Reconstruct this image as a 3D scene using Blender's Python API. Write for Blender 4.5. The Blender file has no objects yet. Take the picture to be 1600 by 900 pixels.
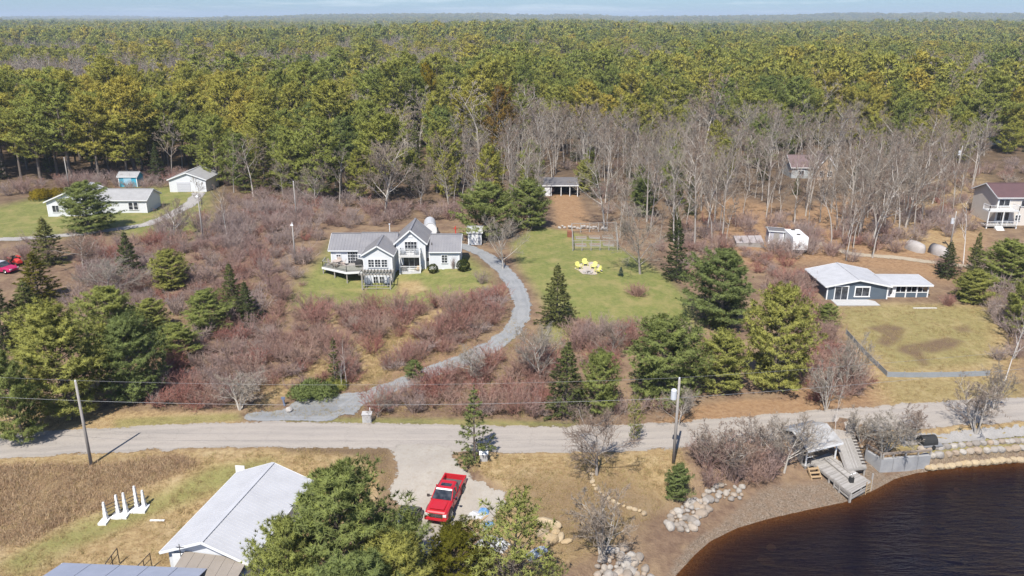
import bpy, bmesh, math, random
import numpy as np
from mathutils import Vector, Matrix
from mathutils.geometry import delaunay_2d_cdt

# ------------------------------------------------------------------ camera, sky, sun, exposure
SC = bpy.context.scene
COL = SC.collection
CAM_H, FPX, PITCH = 38.0, 1244.44, math.radians(18.65)
cam = bpy.data.cameras.new('camera'); cam_o = bpy.data.objects.new('camera', cam); COL.objects.link(cam_o)
cam_o.location = (0, 0, CAM_H); cam_o.rotation_euler = (math.radians(90) - PITCH, 0, 0)
cam.sensor_width = 36.0; cam.lens = 28.0; cam.clip_start = 0.5; cam.clip_end = 40000.0
SC.camera = cam_o
SUN_EL = math.radians(54.0)
SUN_AZ = math.atan2(-0.30, -0.95)            # towards the sun: behind the camera, a little to the left
sd = Vector((math.sin(SUN_AZ) * math.cos(SUN_EL), math.cos(SUN_AZ) * math.cos(SUN_EL), math.sin(SUN_EL)))
world = bpy.data.worlds.new('World'); SC.world = world; world.use_nodes = True
wn = world.node_tree.nodes; wl = world.node_tree.links
for n in list(wn): wn.remove(n)
w_out = wn.new('ShaderNodeOutputWorld'); w_bg = wn.new('ShaderNodeBackground'); w_sky = wn.new('ShaderNodeTexSky')
w_sky.sky_type = 'NISHITA'; w_sky.sun_disc = False; w_sky.sun_elevation = SUN_EL; w_sky.sun_rotation = SUN_AZ
w_sky.air_density = 1.0; w_sky.dust_density = 0.35; w_sky.ozone_density = 2.2
w_bg.inputs['Strength'].default_value = 0.062
w_tc = wn.new('ShaderNodeTexCoord'); w_map = wn.new('ShaderNodeMapping'); w_map.inputs['Scale'].default_value = (1.5, 1.5, 22.0)
w_noi = wn.new('ShaderNodeTexNoise'); w_noi.inputs['Scale'].default_value = 3.2; w_noi.inputs['Detail'].default_value = 7; w_noi.inputs['Roughness'].default_value = 0.62
w_cr = wn.new('ShaderNodeValToRGB'); w_cr.color_ramp.elements[0].position = 0.50; w_cr.color_ramp.elements[1].position = 0.78
w_cr.color_ramp.elements[0].color = (0, 0, 0, 1); w_cr.color_ramp.elements[1].color = (0.6, 0.6, 0.6, 1)
w_mix = wn.new('ShaderNodeMix'); w_mix.data_type = 'RGBA'; w_mix.inputs[7].default_value = (16.0, 16.3, 16.6, 1)
w_hue = wn.new('ShaderNodeMix'); w_hue.data_type = 'RGBA'; w_hue.blend_type = 'MULTIPLY'; w_hue.inputs[0].default_value = 1.0; w_hue.inputs[7].default_value = (0.66, 0.98, 1.40, 1)
wl.new(w_tc.outputs['Generated'], w_map.inputs['Vector']); wl.new(w_map.outputs[0], w_noi.inputs['Vector'])
wl.new(w_noi.outputs['Fac'], w_cr.inputs['Fac']); wl.new(w_cr.outputs['Color'], w_mix.inputs[0])
wl.new(w_sky.outputs['Color'], w_hue.inputs[6]); wl.new(w_hue.outputs[2], w_mix.inputs[6]); wl.new(w_mix.outputs[2], w_bg.inputs['Color']); wl.new(w_bg.outputs[0], w_out.inputs['Surface'])
sun = bpy.data.lights.new('sun', 'SUN'); sun.energy = 4.9; sun.angle = math.radians(0.53); sun.color = (1.0, 0.955, 0.885)
sun_o = bpy.data.objects.new('sun', sun); COL.objects.link(sun_o); sun_o.rotation_euler = sd.to_track_quat('Z', 'Y').to_euler(); sun_o.location = sd * 120
SC.view_settings.view_transform = 'Standard'; SC.view_settings.look = 'None'; SC.view_settings.gamma = 1.0; SC.view_settings.exposure = 0.55
SC.render.engine = 'CYCLES'
SC.cycles.max_bounces = 6; SC.cycles.diffuse_bounces = 2; SC.cycles.glossy_bounces = 2; SC.cycles.transmission_bounces = 3
SC.cycles.transparent_max_bounces = 12; SC.cycles.volume_bounces = 0; SC.cycles.use_denoising = True
SC.cycles.caustics_reflective = False; SC.cycles.caustics_refractive = False
R = random.Random(7); NR = np.random.default_rng(11)

# ------------------------------------------------------------------ terrain height
WATER_Z = -2.4
def ray(px, py):
    dx = (px - 800) / FPX; dv = (py - 450) / FPX
    return dx, math.cos(PITCH) - dv * math.sin(PITCH), -math.sin(PITCH) - dv * math.cos(PITCH)
def flat(px, py, z=0.0):
    d = ray(px, py); t = (z - CAM_H) / d[2]
    return d[0] * t, d[1] * t
def project(x, y, z):
    z = z - CAM_H; c, s = math.cos(PITCH), math.sin(PITCH)
    dep = y * c - z * s
    return 800 + FPX * x / dep, 450 + FPX * (-y * s - z * c) / dep, FPX / dep
ROAD_PX = [(-420, 716), (-200, 708), (0, 697), (100, 691), (200, 686), (330, 679), (450, 678), (600, 681), (720, 685), (860, 687), (1000, 684), (1130, 674), (1250, 663), (1350, 656), (1450, 648), (1600, 638), (1800, 628), (2100, 616)]
ROAD_C = np.array([flat(a, b) for a, b in ROAD_PX])
def road_y(x): return np.interp(x, ROAD_C[:, 0], ROAD_C[:, 1])
SHORE_PX = [(985, 985), (1035, 925), (1062, 893), (1085, 868), (1110, 846), (1150, 826), (1200, 811), (1262, 797), (1320, 785), (1362, 768), (1400, 748), (1450, 735), (1500, 729), (1560, 724), (1620, 720), (1750, 708), (2000, 692)]
SHORE = [flat(a, b, WATER_Z) for a, b in SHORE_PX]
SHORE_POLY = np.array([(SHORE[0][0] - 8, 8.0)] + SHORE + [(150.0, SHORE[-1][1] + 4), (150.0, 8.0)])
def poly_sd(x, y, poly):
    """signed distance to a polygon, negative inside"""
    x = np.asarray(x, float); y = np.asarray(y, float)
    d2 = np.full(x.shape, 1e18); ins = np.zeros(x.shape, bool); n = len(poly)
    for i in range(n):
        ax, ay = poly[i]; bx, by = poly[(i + 1) % n]
        ex, ey = bx - ax, by - ay; L = ex * ex + ey * ey + 1e-12
        t = np.clip(((x - ax) * ex + (y - ay) * ey) / L, 0, 1)
        d2 = np.minimum(d2, (x - ax - t * ex) ** 2 + (y - ay - t * ey) ** 2)
        c = (ay > y) != (by > y)
        with np.errstate(divide='ignore', invalid='ignore'):
            xi = ex * (y - ay) / (ey if abs(ey) > 1e-12 else 1e-12) + ax
        ins ^= c & (x < xi)
    d = np.sqrt(d2)
    return np.where(ins, -d, d)
def sstep(a, b, v):
    t = np.clip((v - a) / (b - a), 0, 1); return t * t * (3 - 2 * t)
_ph = NR.uniform(0, 6.28, 40)
def wav(x, y, L, k=0):
    s = 0.0
    for i in range(4):
        a = _ph[(k * 4 + i) % 40]; f = 6.2832 / (L * (1 + 0.37 * i))
        s = s + np.sin((x * math.cos(a * 3 + i) + y * math.sin(a * 3 + i)) * f + a * 5)
    return s / 4
def height(x, y):
    x = np.asarray(x, float); y = np.asarray(y, float)
    s = y - road_y(x)
    top = 3.4 + (1.3 - 3.4) * sstep(5, 34, x) + 1.4 * sstep(45, 90, s) * sstep(5, 34, x)
    north = top * sstep(3.6, 48, s)
    south = -1.25 * sstep(3.4, 13, -s)
    h = np.where(s > 0, north, south)
    h = h - 1.25 * np.exp(-((x + 19.5) / 8.0) ** 2 - ((y - 105.5) / 5.2) ** 2)
    h = h + 0.22 * wav(x, y, 26, 1) * sstep(4, 12, np.abs(s)) + 0.07 * wav(x, y, 6, 2) * sstep(3.4, 6, np.abs(s))
    r = np.hypot(x, y)
    h = h + 9.0 * wav(x, y, 620, 3) * sstep(330, 1100, r) + (2 + 44 * np.clip(0.40 + wav(x, y, 3600, 4), 0, 1.35)) * sstep(2200, 6500, r)
    near = (x > -10) & (x < 170) & (y > 0) & (y < 110)
    if np.any(near):
        d = np.full(x.shape, 99.0)
        if x.ndim == 0: d = poly_sd(x, y, SHORE_POLY)
        else: d[near] = poly_sd(x[near], y[near], SHORE_POLY)
        bed = np.maximum(d * 0.22, -2.6)
        left = np.where(d > 0, d * 0.16 + np.maximum(0, d - 4.5) * 0.5, bed)
        dw = d - 1.7 * (1 - sstep(35.0, 39.3, x))   # the retaining wall stands back from the water
        right = np.where(d > 0, np.clip(d, 0, 1.7) * 0.12 + 1.25 * sstep(0, 0.7, dw) + 0.2 * sstep(0.9, 3.0, dw) + 1.2 * sstep(-3.7, -2.7, s), bed)   # filled ground behind the seawall
        k = sstep(33.9, 35.0, x); beach = WATER_Z + left * (1 - k) + right * k
        h = np.where(d < 20, np.minimum(h, beach), h)
    return h
def hz(x, y): return float(height(np.array([x]), np.array([y]))[0])
def at(px, py, lift=0.0):
    """the ground point that shows at a pixel of the photograph"""
    z = 0.0
    for i in range(25):
        x, y = flat(px, py, z + lift); z2 = hz(x, y)
        if abs(z2 - z) < 1e-3: break
        z = 0.5 * z + 0.5 * z2
    return x, y, z2

# ------------------------------------------------------------------ node materials
def new_mat(name):
    m = bpy.data.materials.new(name); m.use_nodes = True
    nt = m.node_tree
    for n in list(nt.nodes): nt.nodes.remove(n)
    return m, nt, nt.nodes.new('ShaderNodeOutputMaterial')
def nd(nt, t, **kw):
    n = nt.nodes.new(t)
    for k, v in kw.items():
        if k in ('Scale', 'Detail', 'Roughness', 'Distortion', 'Strength', 'Distance', 'W', 'Fac'): n.inputs[k].default_value = v
        else: setattr(n, k, v)
    return n
def mixc(nt, fac, a, b, blend='MIX'):
    n = nt.nodes.new('ShaderNodeMix'); n.data_type = 'RGBA'; n.blend_type = blend
    for sock, v in ((n.inputs[0], fac), (n.inputs[6], a), (n.inputs[7], b)):
        if hasattr(v, 'is_linked') or hasattr(v, 'links'): nt.links.new(v, sock)
        elif isinstance(v, (int, float)): sock.default_value = v
        else: sock.default_value = (v[0], v[1], v[2], 1)
    return n.outputs[2]
def math_n(nt, op, a, b=None, clamp=False):
    n = nt.nodes.new('ShaderNodeMath'); n.operation = op; n.use_clamp = clamp
    for i, v in enumerate((a, b)):
        if v is None: continue
        if hasattr(v, 'links'): nt.links.new(v, n.inputs[i])
        else: n.inputs[i].default_value = v
    return n.outputs[0]
def ramp(nt, fac, stops):
    n = nt.nodes.new('ShaderNodeValToRGB'); cr = n.color_ramp
    while len(cr.elements) < len(stops): cr.elements.new(0.5)
    for e, (p, c) in zip(cr.elements, stops):
        e.position = p; e.color = (c[0], c[1], c[2], 1) if not isinstance(c, (int, float)) else (c, c, c, 1)
    nt.links.new(fac, n.inputs[0]); return n.outputs[0]
def noise(nt, scale, detail=4, rough=0.6, vec=None, dist=0.0):
    n = nd(nt, 'ShaderNodeTexNoise', Scale=scale, Detail=detail, Roughness=rough, Distortion=dist)
    if vec is None: vec = nt.nodes.new('ShaderNodeNewGeometry').outputs['Position']
    nt.links.new(vec, n.inputs['Vector']); return n.outputs['Fac']
def attr(nt, name):
    n = nt.nodes.new('ShaderNodeAttribute'); n.attribute_name = name; return n
MATS = {}
def M(name, col, rough=0.7, col2=None, scale=2.0, var=0.18, bump=0.0, bscale=30.0, metal=0.0, stripes=None, spec=0.4):
    """procedural surface: two-tone noise, optional fine relief and optional stripes (axis, spacing, depth)"""
    if name in MATS: return MATS[name]
    m, nt, out = new_mat(name); b = nt.nodes.new('ShaderNodeBsdfPrincipled')
    tc = nt.nodes.new('ShaderNodeTexCoord').outputs['Object']
    c2 = col2 or tuple(max(0, c * (1 - var)) for c in col)
    f = ramp(nt, noise(nt, scale, 5, 0.65, tc), [(0.3, (0, 0, 0)), (0.72, (1, 1, 1))])
    c = mixc(nt, f, col, c2)
    sp = noise(nt, scale * 9, 3, 0.7, tc)
    c = mixc(nt, math_n(nt, 'MULTIPLY', sp, 0.28), c, tuple(x * 0.72 for x in col))
    nt.links.new(c, b.inputs['Base Color'])
    b.inputs['Roughness'].default_value = rough; b.inputs['Metallic'].default_value = metal; b.inputs['Specular IOR Level'].default_value = spec
    hgt = None
    if stripes:
        ax, sp_, dep = stripes
        sx = nt.nodes.new('ShaderNodeSeparateXYZ'); nt.links.new(tc, sx.inputs[0])
        fr = math_n(nt, 'FRACT', math_n(nt, 'DIVIDE', sx.outputs[ax], sp_))
        hgt = math_n(nt, 'MULTIPLY', fr, dep)
    if bump or stripes:
        bn = nt.nodes.new('ShaderNodeBump'); bn.inputs['Distance'].default_value = 0.03
        bn.inputs['Strength'].default_value = 0.7 if stripes else bump
        h2 = math_n(nt, 'MULTIPLY', noise(nt, bscale, 4, 0.6, tc), bump if bump else 0.05)
        nt.links.new(math_n(nt, 'ADD', hgt, h2) if hgt is not None else h2, bn.inputs['Height']); nt.links.new(bn.outputs[0], b.inputs['Normal'])
    nt.links.new(b.outputs[0], out.inputs[0]); MATS[name] = m; return m
def leaf_mat(name, stops, v_dark=0.55, v_light=(1.35, 1.3, 1.0), trans=0.3, patch=None):
    """foliage or twigs: hue by individual, by patch of the wood and by clump"""
    m, nt, out = new_mat(name)
    oi = nt.nodes.new('ShaderNodeObjectInfo').outputs['Random']
    fac = oi
    if patch:
        p = noise(nt, patch, 3, 0.6); p = ramp(nt, p, [(0.32, 0.0), (0.68, 1.0)])
        fac = math_n(nt, 'ADD', math_n(nt, 'MULTIPLY', oi, 0.55), math_n(nt, 'MULTIPLY', p, 0.45))
    c = ramp(nt, fac, stops)
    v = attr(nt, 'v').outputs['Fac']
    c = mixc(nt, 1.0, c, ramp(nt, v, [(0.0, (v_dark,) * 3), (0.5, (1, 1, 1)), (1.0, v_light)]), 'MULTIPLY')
    d = nt.nodes.new('ShaderNodeBsdfDiffuse'); t = nt.nodes.new('ShaderNodeBsdfTranslucent'); mx = nt.nodes.new('ShaderNodeMixShader'); mx.inputs[0].default_value = trans
    nt.links.new(c, d.inputs[0]); nt.links.new(c, t.inputs[0]); nt.links.new(d.outputs[0], mx.inputs[1]); nt.links.new(t.outputs[0], mx.inputs[2])
    nt.links.new(mx.outputs[0], out.inputs[0]); MATS[name] = m; return m

# ------------------------------------------------------------------ objects
def tag(o, label=None, cat=None, group=None, kind=None):
    if label: o['label'] = label
    if cat: o['category'] = cat
    if group: o['group'] = group
    if kind: o['kind'] = kind
    return o
def link(name, me, m=None, parent=None):
    o = bpy.data.objects.new(name, me)
    if m is not None and me is not None and not me.materials: me.materials.append(m)
    COL.objects.link(o)
    if parent: o.parent = parent
    return o
def empty(name, loc, rz=0.0):
    o = bpy.data.objects.new(name, None); o.empty_display_size = 0.3; COL.objects.link(o)
    o.location = loc; o.rotation_euler = (0, 0, rz); return o
def mesh_np(name, V, F, vattr=None):
    V = np.asarray(V, np.float32); F = np.asarray(F, np.int32); k = F.shape[1]
    me = bpy.data.meshes.new(name); me.vertices.add(len(V)); me.vertices.foreach_set('co', V.ravel())
    me.loops.add(F.size); me.loops.foreach_set('vertex_index', F.ravel())
    me.polygons.add(len(F)); me.polygons.foreach_set('loop_start', np.arange(len(F), dtype=np.int32) * k)
    me.update(calc_edges=True)
    if vattr is not None:
        a = me.attributes.new('v', 'FLOAT', 'POINT'); a.data.foreach_set('value', np.asarray(vattr, np.float32))
    return me
class MB:
    """collects boxes, bars, prisms and tubes and links them as one mesh object"""
    def __init__(s): s.v = []; s.f = []
    def add(s, vs, fs):
        o = len(s.v); s.v += [tuple(v) for v in vs]; s.f += [tuple(i + o for i in f) for f in fs]; return s
    def box(s, x0, x1, y0, y1, z0, z1):
        return s.add([(x0, y0, z0), (x1, y0, z0), (x1, y1, z0), (x0, y1, z0), (x0, y0, z1), (x1, y0, z1), (x1, y1, z1), (x0, y1, z1)],
                     [(0, 3, 2, 1), (4, 5, 6, 7), (0, 1, 5, 4), (1, 2, 6, 5), (2, 3, 7, 6), (3, 0, 4, 7)])
    def prism(s, pts, d):
        """polygon (list of 3-d points) pushed along d"""
        n = len(pts); d = Vector(d); p = [Vector(q) for q in pts]
        nn = Vector((0, 0, 0))
        for i in range(n): nn += p[i].cross(p[(i + 1) % n])
        if nn.dot(d) > 0: p = p[::-1]
        vs = p + [q + d for q in p]
        fs = [tuple(range(n)), tuple(range(2 * n - 1, n - 1, -1))] + [(i, i + n, (i + 1) % n + n, (i + 1) % n)[::1] for i in range(n)]
        return s.add(vs, fs)
    def bar(s, a, b, w, h=None, up=(0, 0, 1)):
        h = h or w; a = Vector(a); b = Vector(b); d = (b - a).normalized(); u = Vector(up)
        if abs(d.dot(u)) > 0.98: u = Vector((0, 1, 0))
        x = d.cross(u).normalized() * (w / 2); y = x.cross(d).normalized() * (h / 2)
        vs = [a - x - y, a + x - y, a + x + y, a - x + y, b - x - y, b + x - y, b + x + y, b - x + y]
        return s.add(vs, [(0, 1, 2, 3), (7, 6, 5, 4), (0, 4, 5, 1), (1, 5, 6, 2), (2, 6, 7, 3), (3, 7, 4, 0)])
    def tube(s, pts, rad, n=8, cap=True):
        pts = [Vector(p) for p in pts]
        if not hasattr(rad, '__len__'): rad = [rad] * len(pts)
        o = len(s.v); vs = []; fs = []
        for i, p in enumerate(pts):
            d = (pts[min(i + 1, len(pts) - 1)] - pts[max(i - 1, 0)]).normalized()
            u = Vector((0, 0, 1)) if abs(d.z) < 0.9 else Vector((1, 0, 0))
            x = d.cross(u).normalized(); y = d.cross(x)
            for k in range(n):
                a = 2 * math.pi * k / n; vs.append(p + (x * math.cos(a) + y * math.sin(a)) * rad[i])
        for i in range(len(pts) - 1):
            for k in range(n): fs.append((i * n + k, i * n + (k + 1) % n, (i + 1) * n + (k + 1) % n, (i + 1) * n + k))
        if cap: fs += [tuple(range(n - 1, -1, -1)), tuple((len(pts) - 1) * n + k for k in range(n))]
        return s.add(vs, fs)
    def mesh(s, name):
        me = bpy.data.meshes.new(name); me.from_pydata(s.v, [], s.f); me.update()
        bm = bmesh.new(); bm.from_mesh(me); bmesh.ops.recalc_face_normals(bm, faces=bm.faces); bm.to_mesh(me); bm.free(); return me
    def build(s, name, m, parent=None, kind=None, smooth=False, bevel=0.0):
        me = s.mesh(name); o = link(name, me, m, parent)
        if smooth: me.shade_smooth()
        if bevel:
            md = o.modifiers.new('bevel', 'BEVEL'); md.width = bevel; md.segments = 2; md.limit_method = 'ANGLE'
        if kind: o['kind'] = kind
        return o
# ------------------------------------------------------------------ ground sheet
def graded(a, b, step, far, ratio=1.11):
    v = list(np.arange(a, b + 1e-6, step)); d = step
    lo = [a]; 
    while lo[-1] > -far:
        d *= ratio; lo.append(lo[-1] - d)
    d = step; hi = [b]
    while hi[-1] < far:
        d *= ratio; hi.append(hi[-1] + d)
    return np.array(lo[1:][::-1] + v + hi[1:])
GX = graded(-64, 66, 0.45, 15000); GY = graded(42, 128, 0.45, 15000); GY = GY[GY > -900]
XX, YY = np.meshgrid(GX, GY); ZZ = height(XX.ravel(), YY.ravel())
gx, gy = XX.ravel(), YY.ravel()
def wpoly(px): return np.array([at(a, b)[:2] for a, b in px])
def region(poly, soft, x=None, y=None):
    """1 inside a world polygon, falling to 0 over soft metres"""
    x = gx if x is None else x; y = gy if y is None else y
    out = np.zeros(x.shape)
    lo = poly.min(0) - soft; hi = poly.max(0) + soft
    m = (x > lo[0]) & (x < hi[0]) & (y > lo[1]) & (y < hi[1])
    if m.any(): out[m] = 1 - sstep(-soft, soft, poly_sd(x[m], y[m], poly))
    return out
LAWNS = [  # (pixel outline, softness, strength)
    ([(452, 480), (470, 440), (500, 405), (520, 375), (730, 400), (760, 425), (765, 445), (730, 465), (640, 478), (540, 480)], 2.0, 0.85),
    ([(800, 380), (835, 355), (890, 362), (960, 385), (1000, 405), (1040, 432), (1075, 470), (1095, 515), (1000, 512), (905, 500), (860, 490), (838, 450), (815, 420)], 1.5, 1.0),
    ([(855, 500), (905, 500), (880, 545), (845, 530)], 1.5, 0.7),
    ([(-60, 335), (0, 322), (100, 300), (240, 292), (330, 288), (320, 372), (270, 380), (120, 352), (90, 372), (-60, 375)], 3.0, 0.85),
    ([(1285, 482), (1400, 475), (1560, 480), (1545, 570), (1400, 582), (1340, 530)], 2.0, 0.42),
    ([(1395, 700), (1450, 690), (1600, 668), (1700, 660), (1700, 690), (1600, 696), (1450, 708)], 0.8, 0.55),
    ([(1380, 590), (1550, 590), (1600, 600), (1600, 622), (1400, 632)], 1.2, 0.25),
    ([(0, 880), (120, 815), (240, 775), (330, 730), (420, 715), (440, 735), (330, 770), (240, 805), (120, 855), (30, 900)], 1.0, 0.62),
    ([(440, 652), (700, 654), (900, 660), (900, 668), (600, 664), (430, 658)], 0.5, 0.6),
    ([(180, 655), (370, 645), (380, 656), (180, 672)], 0.5, 0.5),
]
STRAW = [
    ([(-100, 720), (130, 705), (330, 700), (480, 697), (600, 698), (612, 745), (560, 800), (440, 960), (-100, 960)], 1.5, 1.0),
    ([(715, 712), (860, 702), (1060, 700), (1075, 760), (1010, 800), (960, 850), (850, 900), (830, 960), (760, 830), (800, 770)], 1.0, 1.0),
    ([(1285, 482), (1400, 475), (1580, 480), (1600, 640), (1380, 640), (1340, 530)], 2.0, 0.9),
    ([(395, 640), (430, 590), (500, 560), (560, 545), (650, 480), (690, 500), (600, 590), (480, 610)], 1.0, 0.7),
    ([(505, 484), (525, 484), (530, 515), (570, 548), (582, 600), (562, 600), (550, 565), (512, 525)], 0.8, 0.95),
    ([(715, 482), (685, 510), (650, 535), (610, 565), (585, 600), (565, 590), (590, 555), (630, 520), (660, 498), (690, 480)], 0.8, 0.95),
    ([(1380, 300), (1530, 260), (1560, 330), (1480, 400), (1400, 380)], 4.0, 0.6),
    ([(0, 640), (120, 640), (370, 645), (380, 664), (120, 690), (0, 700)], 0.8, 0.8),
    ([(1380, 675), (1600, 650), (1700, 660), (1700, 700), (1450, 706), (1380, 706)], 1.0, 0.7),
    ([(622, 440), (655, 438), (668, 452), (645, 462), (618, 460)], 0.8, 1.0),
]
LITTER = [
    ([(860, 300), (900, 300), (925, 365), (875, 360)], 1.5, 1.0),
    ([(1060, 300), (1250, 330), (1330, 300), (1500, 330), (1560, 400), (1470, 440), (1280, 410), (1150, 420)], 4.0, 0.8),
    ([(1060, 640), (1150, 625), (1300, 620), (1290, 655), (1150, 668), (1000, 672)], 1.0, 0.9),
    ([(1470, 480), (1600, 480), (1600, 520), (1540, 510)], 2.0, 0.6),
    ([(1220, 600), (1330, 570), (1400, 630), (1240, 650)], 1.5, 0.7),
    ([(600, 520), (700, 500), (760, 560), (600, 640)], 2.0, 0.35),
]
REEDS_PX = [(-160, 728), (40, 728), (140, 724), (260, 712), (310, 725), (250, 752), (160, 790), (60, 838), (-60, 880), (-160, 900)]
MUD = [(REEDS_PX, 1.2, 0.4), ([(1355, 512), (1385, 506), (1412, 512), (1408, 530), (1388, 543), (1368, 536), (1380, 522)], 0.6, 0.75), ([(1405, 540), (1440, 535), (1480, 527), (1505, 533), (1490, 545), (1455, 552), (1440, 548), (1452, 570), (1440, 572), (1425, 556), (1402, 548)], 0.6, 0.75), ([(1488, 512), (1512, 508), (1518, 518), (1500, 520)], 0.6, 0.6), ([(800, 745), (960, 735), (1050, 790), (980, 850), (900, 880), (820, 820)], 2.5, 0.55), ([(430, 697), (610, 698), (615, 745), (596, 790), (590, 740), (560, 712), (450, 706)], 0.6, 0.75)]
def paint(lst):
    o = np.zeros(gx.shape)
    for px, soft, k in lst: o = np.maximum(o, k * region(wpoly(px), soft))
    return o
g_lawn, g_straw, g_litter, g_mud = paint(LAWNS), paint(STRAW), paint(LITTER), paint(MUD)
g_lawn = g_lawn * (1 - 0.9 * region(wpoly([(622, 440), (655, 438), (668, 452), (645, 462), (618, 460)]), 0.8))
m_ = (gx > -10) & (gx < 170) & (gy > 0) & (gy < 110)
shore_d = np.full(gx.shape, 99.0); shore_d[m_] = poly_sd(gx[m_], gy[m_], SHORE_POLY)
bwid = 0.8 + 2.4 * sstep(16, 23, gx); g_beach = 1 - sstep(bwid * 0.75, bwid * 1.15, shore_d + 0.9 * wav(gx, gy, 5, 5))
g_beach = np.where(gx > 34.6, 1 - sstep(0.3, 0.8, shore_d), g_beach)
NXg, NYg = len(GX), len(GY)
idx = np.arange(NXg * NYg).reshape(NYg, NXg)
Fg = np.stack([idx[:-1, :-1], idx[:-1, 1:], idx[1:, 1:], idx[1:, :-1]], -1).reshape(-1, 4)
gme = mesh_np('ground', np.stack([gx, gy, ZZ], 1), Fg)
for nm, arr in (('lawn', g_lawn), ('straw', g_straw), ('litter', g_litter), ('mud', g_mud), ('beach', g_beach)):
    a = gme.attributes.new(nm, 'FLOAT', 'POINT'); a.data.foreach_set('value', arr.astype(np.float32))
gme.shade_smooth()
def ground_material():
    m, nt, out = new_mat('ground_cover'); b = nt.nodes.new('ShaderNodeBsdfPrincipled'); b.inputs['Roughness'].default_value = 0.95; b.inputs['Specular IOR Level'].default_value = 0.15
    n1 = noise(nt, 0.35, 3, 0.65); n2 = noise(nt, 1.7, 3, 0.7); n3 = noise(nt, 8.0, 2, 0.75)
    def mask(name, sharp=2.4):
        a = attr(nt, name).outputs['Fac']
        k = math_n(nt, 'ADD', math_n(nt, 'MULTIPLY', math_n(nt, 'SUBTRACT', n2, 0.5), 1.0), math_n(nt, 'MULTIPLY', math_n(nt, 'SUBTRACT', n1, 0.5), 0.9))
        v = math_n(nt, 'ADD', a, math_n(nt, 'MULTIPLY', k, math_n(nt, 'MULTIPLY', a, 1.1)))
        return math_n(nt, 'MULTIPLY', v, 1.25, True)
    scrub = mixc(nt, ramp(nt, n2, [(0.3, 0.0), (0.7, 1.0)]), (0.12, 0.075, 0.052), (0.215, 0.145, 0.095))
    scrub = mixc(nt, ramp(nt, n1, [(0.42, 0.0), (0.64, 0.75)]), scrub, (0.27, 0.19, 0.115))
    forest = mixc(nt, ramp(nt, n1, [(0.35, 0.0), (0.7, 1.0)]), (0.085, 0.06, 0.04), (0.17, 0.115, 0.07))
    geo = nt.nodes.new('ShaderNodeNewGeometry'); sp = nt.nodes.new('ShaderNodeSeparateXYZ'); nt.links.new(geo.outputs['Position'], sp.inputs[0])
    far = ramp(nt, math_n(nt, 'MULTIPLY', sp.outputs[1], 0.002), [(0.27, 0.0), (0.36, 1.0)])
    c = mixc(nt, far, scrub, forest)
    lit = mixc(nt, ramp(nt, n2, [(0.3, 0.0), (0.7, 1.0)]), (0.235, 0.135, 0.072), (0.33, 0.215, 0.12))
    c = mixc(nt, mask('litter'), c, lit)
    straw = mixc(nt, ramp(nt, n2, [(0.3, 0.0), (0.72, 1.0)]), (0.235, 0.155, 0.075), (0.43, 0.32, 0.165))
    straw = mixc(nt, ramp(nt, n3, [(0.4, 0.0), (0.8, 0.5)]), straw, (0.20, 0.12, 0.06))
    straw = mixc(nt, ramp(nt, n1, [(0.52, 0.0), (0.75, 0.55)]), straw, (0.47, 0.37, 0.22))
    c = mixc(nt, mask('straw'), c, straw)
    lawn = mixc(nt, ramp(nt, n2, [(0.28, 0.0), (0.75, 1.0)]), (0.125, 0.155, 0.042), (0.235, 0.225, 0.075))
    lawn = mixc(nt, ramp(nt, n1, [(0.45, 0.0), (0.7, 0.85)]), lawn, (0.30, 0.245, 0.105))
    lawn = mixc(nt, ramp(nt, n3, [(0.45, 0.0), (0.8, 0.45)]), lawn, (0.10, 0.105, 0.035))
    c = mixc(nt, mask('lawn'), c, lawn)
    mud = mixc(nt, ramp(nt, n3, [(0.3, 0.0), (0.7, 1.0)]), (0.10, 0.066, 0.042), (0.21, 0.145, 0.085))
    c = mixc(nt, mask('mud'), c, mud)
    vor = nd(nt, 'ShaderNodeTexVoronoi', Scale=10.0); nt.links.new(geo.outputs['Position'], vor.inputs['Vector'])
    peb = mixc(nt, ramp(nt, vor.outputs['Color'], [(0.15, 0.0), (0.85, 1.0)]), (0.11, 0.082, 0.058), (0.26, 0.205, 0.155))
    peb = mixc(nt, ramp(nt, n2, [(0.42, 0.0), (0.66, 0.75)]), peb, (0.19, 0.13, 0.085))
    bea = math_n(nt, 'MULTIPLY', math_n(nt, 'ADD', attr(nt, 'beach').outputs['Fac'], math_n(nt, 'MULTIPLY', math_n(nt, 'SUBTRACT', n2, 0.5), 0.5)), 1.0, True)
    bea = math_n(nt, 'MULTIPLY', bea, ramp(nt, attr(nt, 'beach').outputs['Fac'], [(0.0, 0.0), (0.12, 1.0)]))
    c = mixc(nt, bea, c, peb)
    bed = ramp(nt, math_n(nt, 'ADD', sp.outputs[2], 3.0), [(0.0, 1.0), (0.62, 0.0)])   # below the water: tannin-stained lake bed
    c = mixc(nt, bed, c, mixc(nt, n2, (0.05, 0.027, 0.012), (0.15, 0.07, 0.022)))
    nt.links.new(c, b.inputs['Base Color'])
    bn = nd(nt, 'ShaderNodeBump', Strength=0.55, Distance=0.25)
    nt.links.new(noise(nt, 5.0, 2, 0.7), bn.inputs['Height']); nt.links.new(bn.outputs[0], b.inputs['Normal'])
    nt.links.new(b.outputs[0], out.inputs[0]); return m
ground = link('ground', gme, ground_material()); tag(ground, kind='structure')

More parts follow.
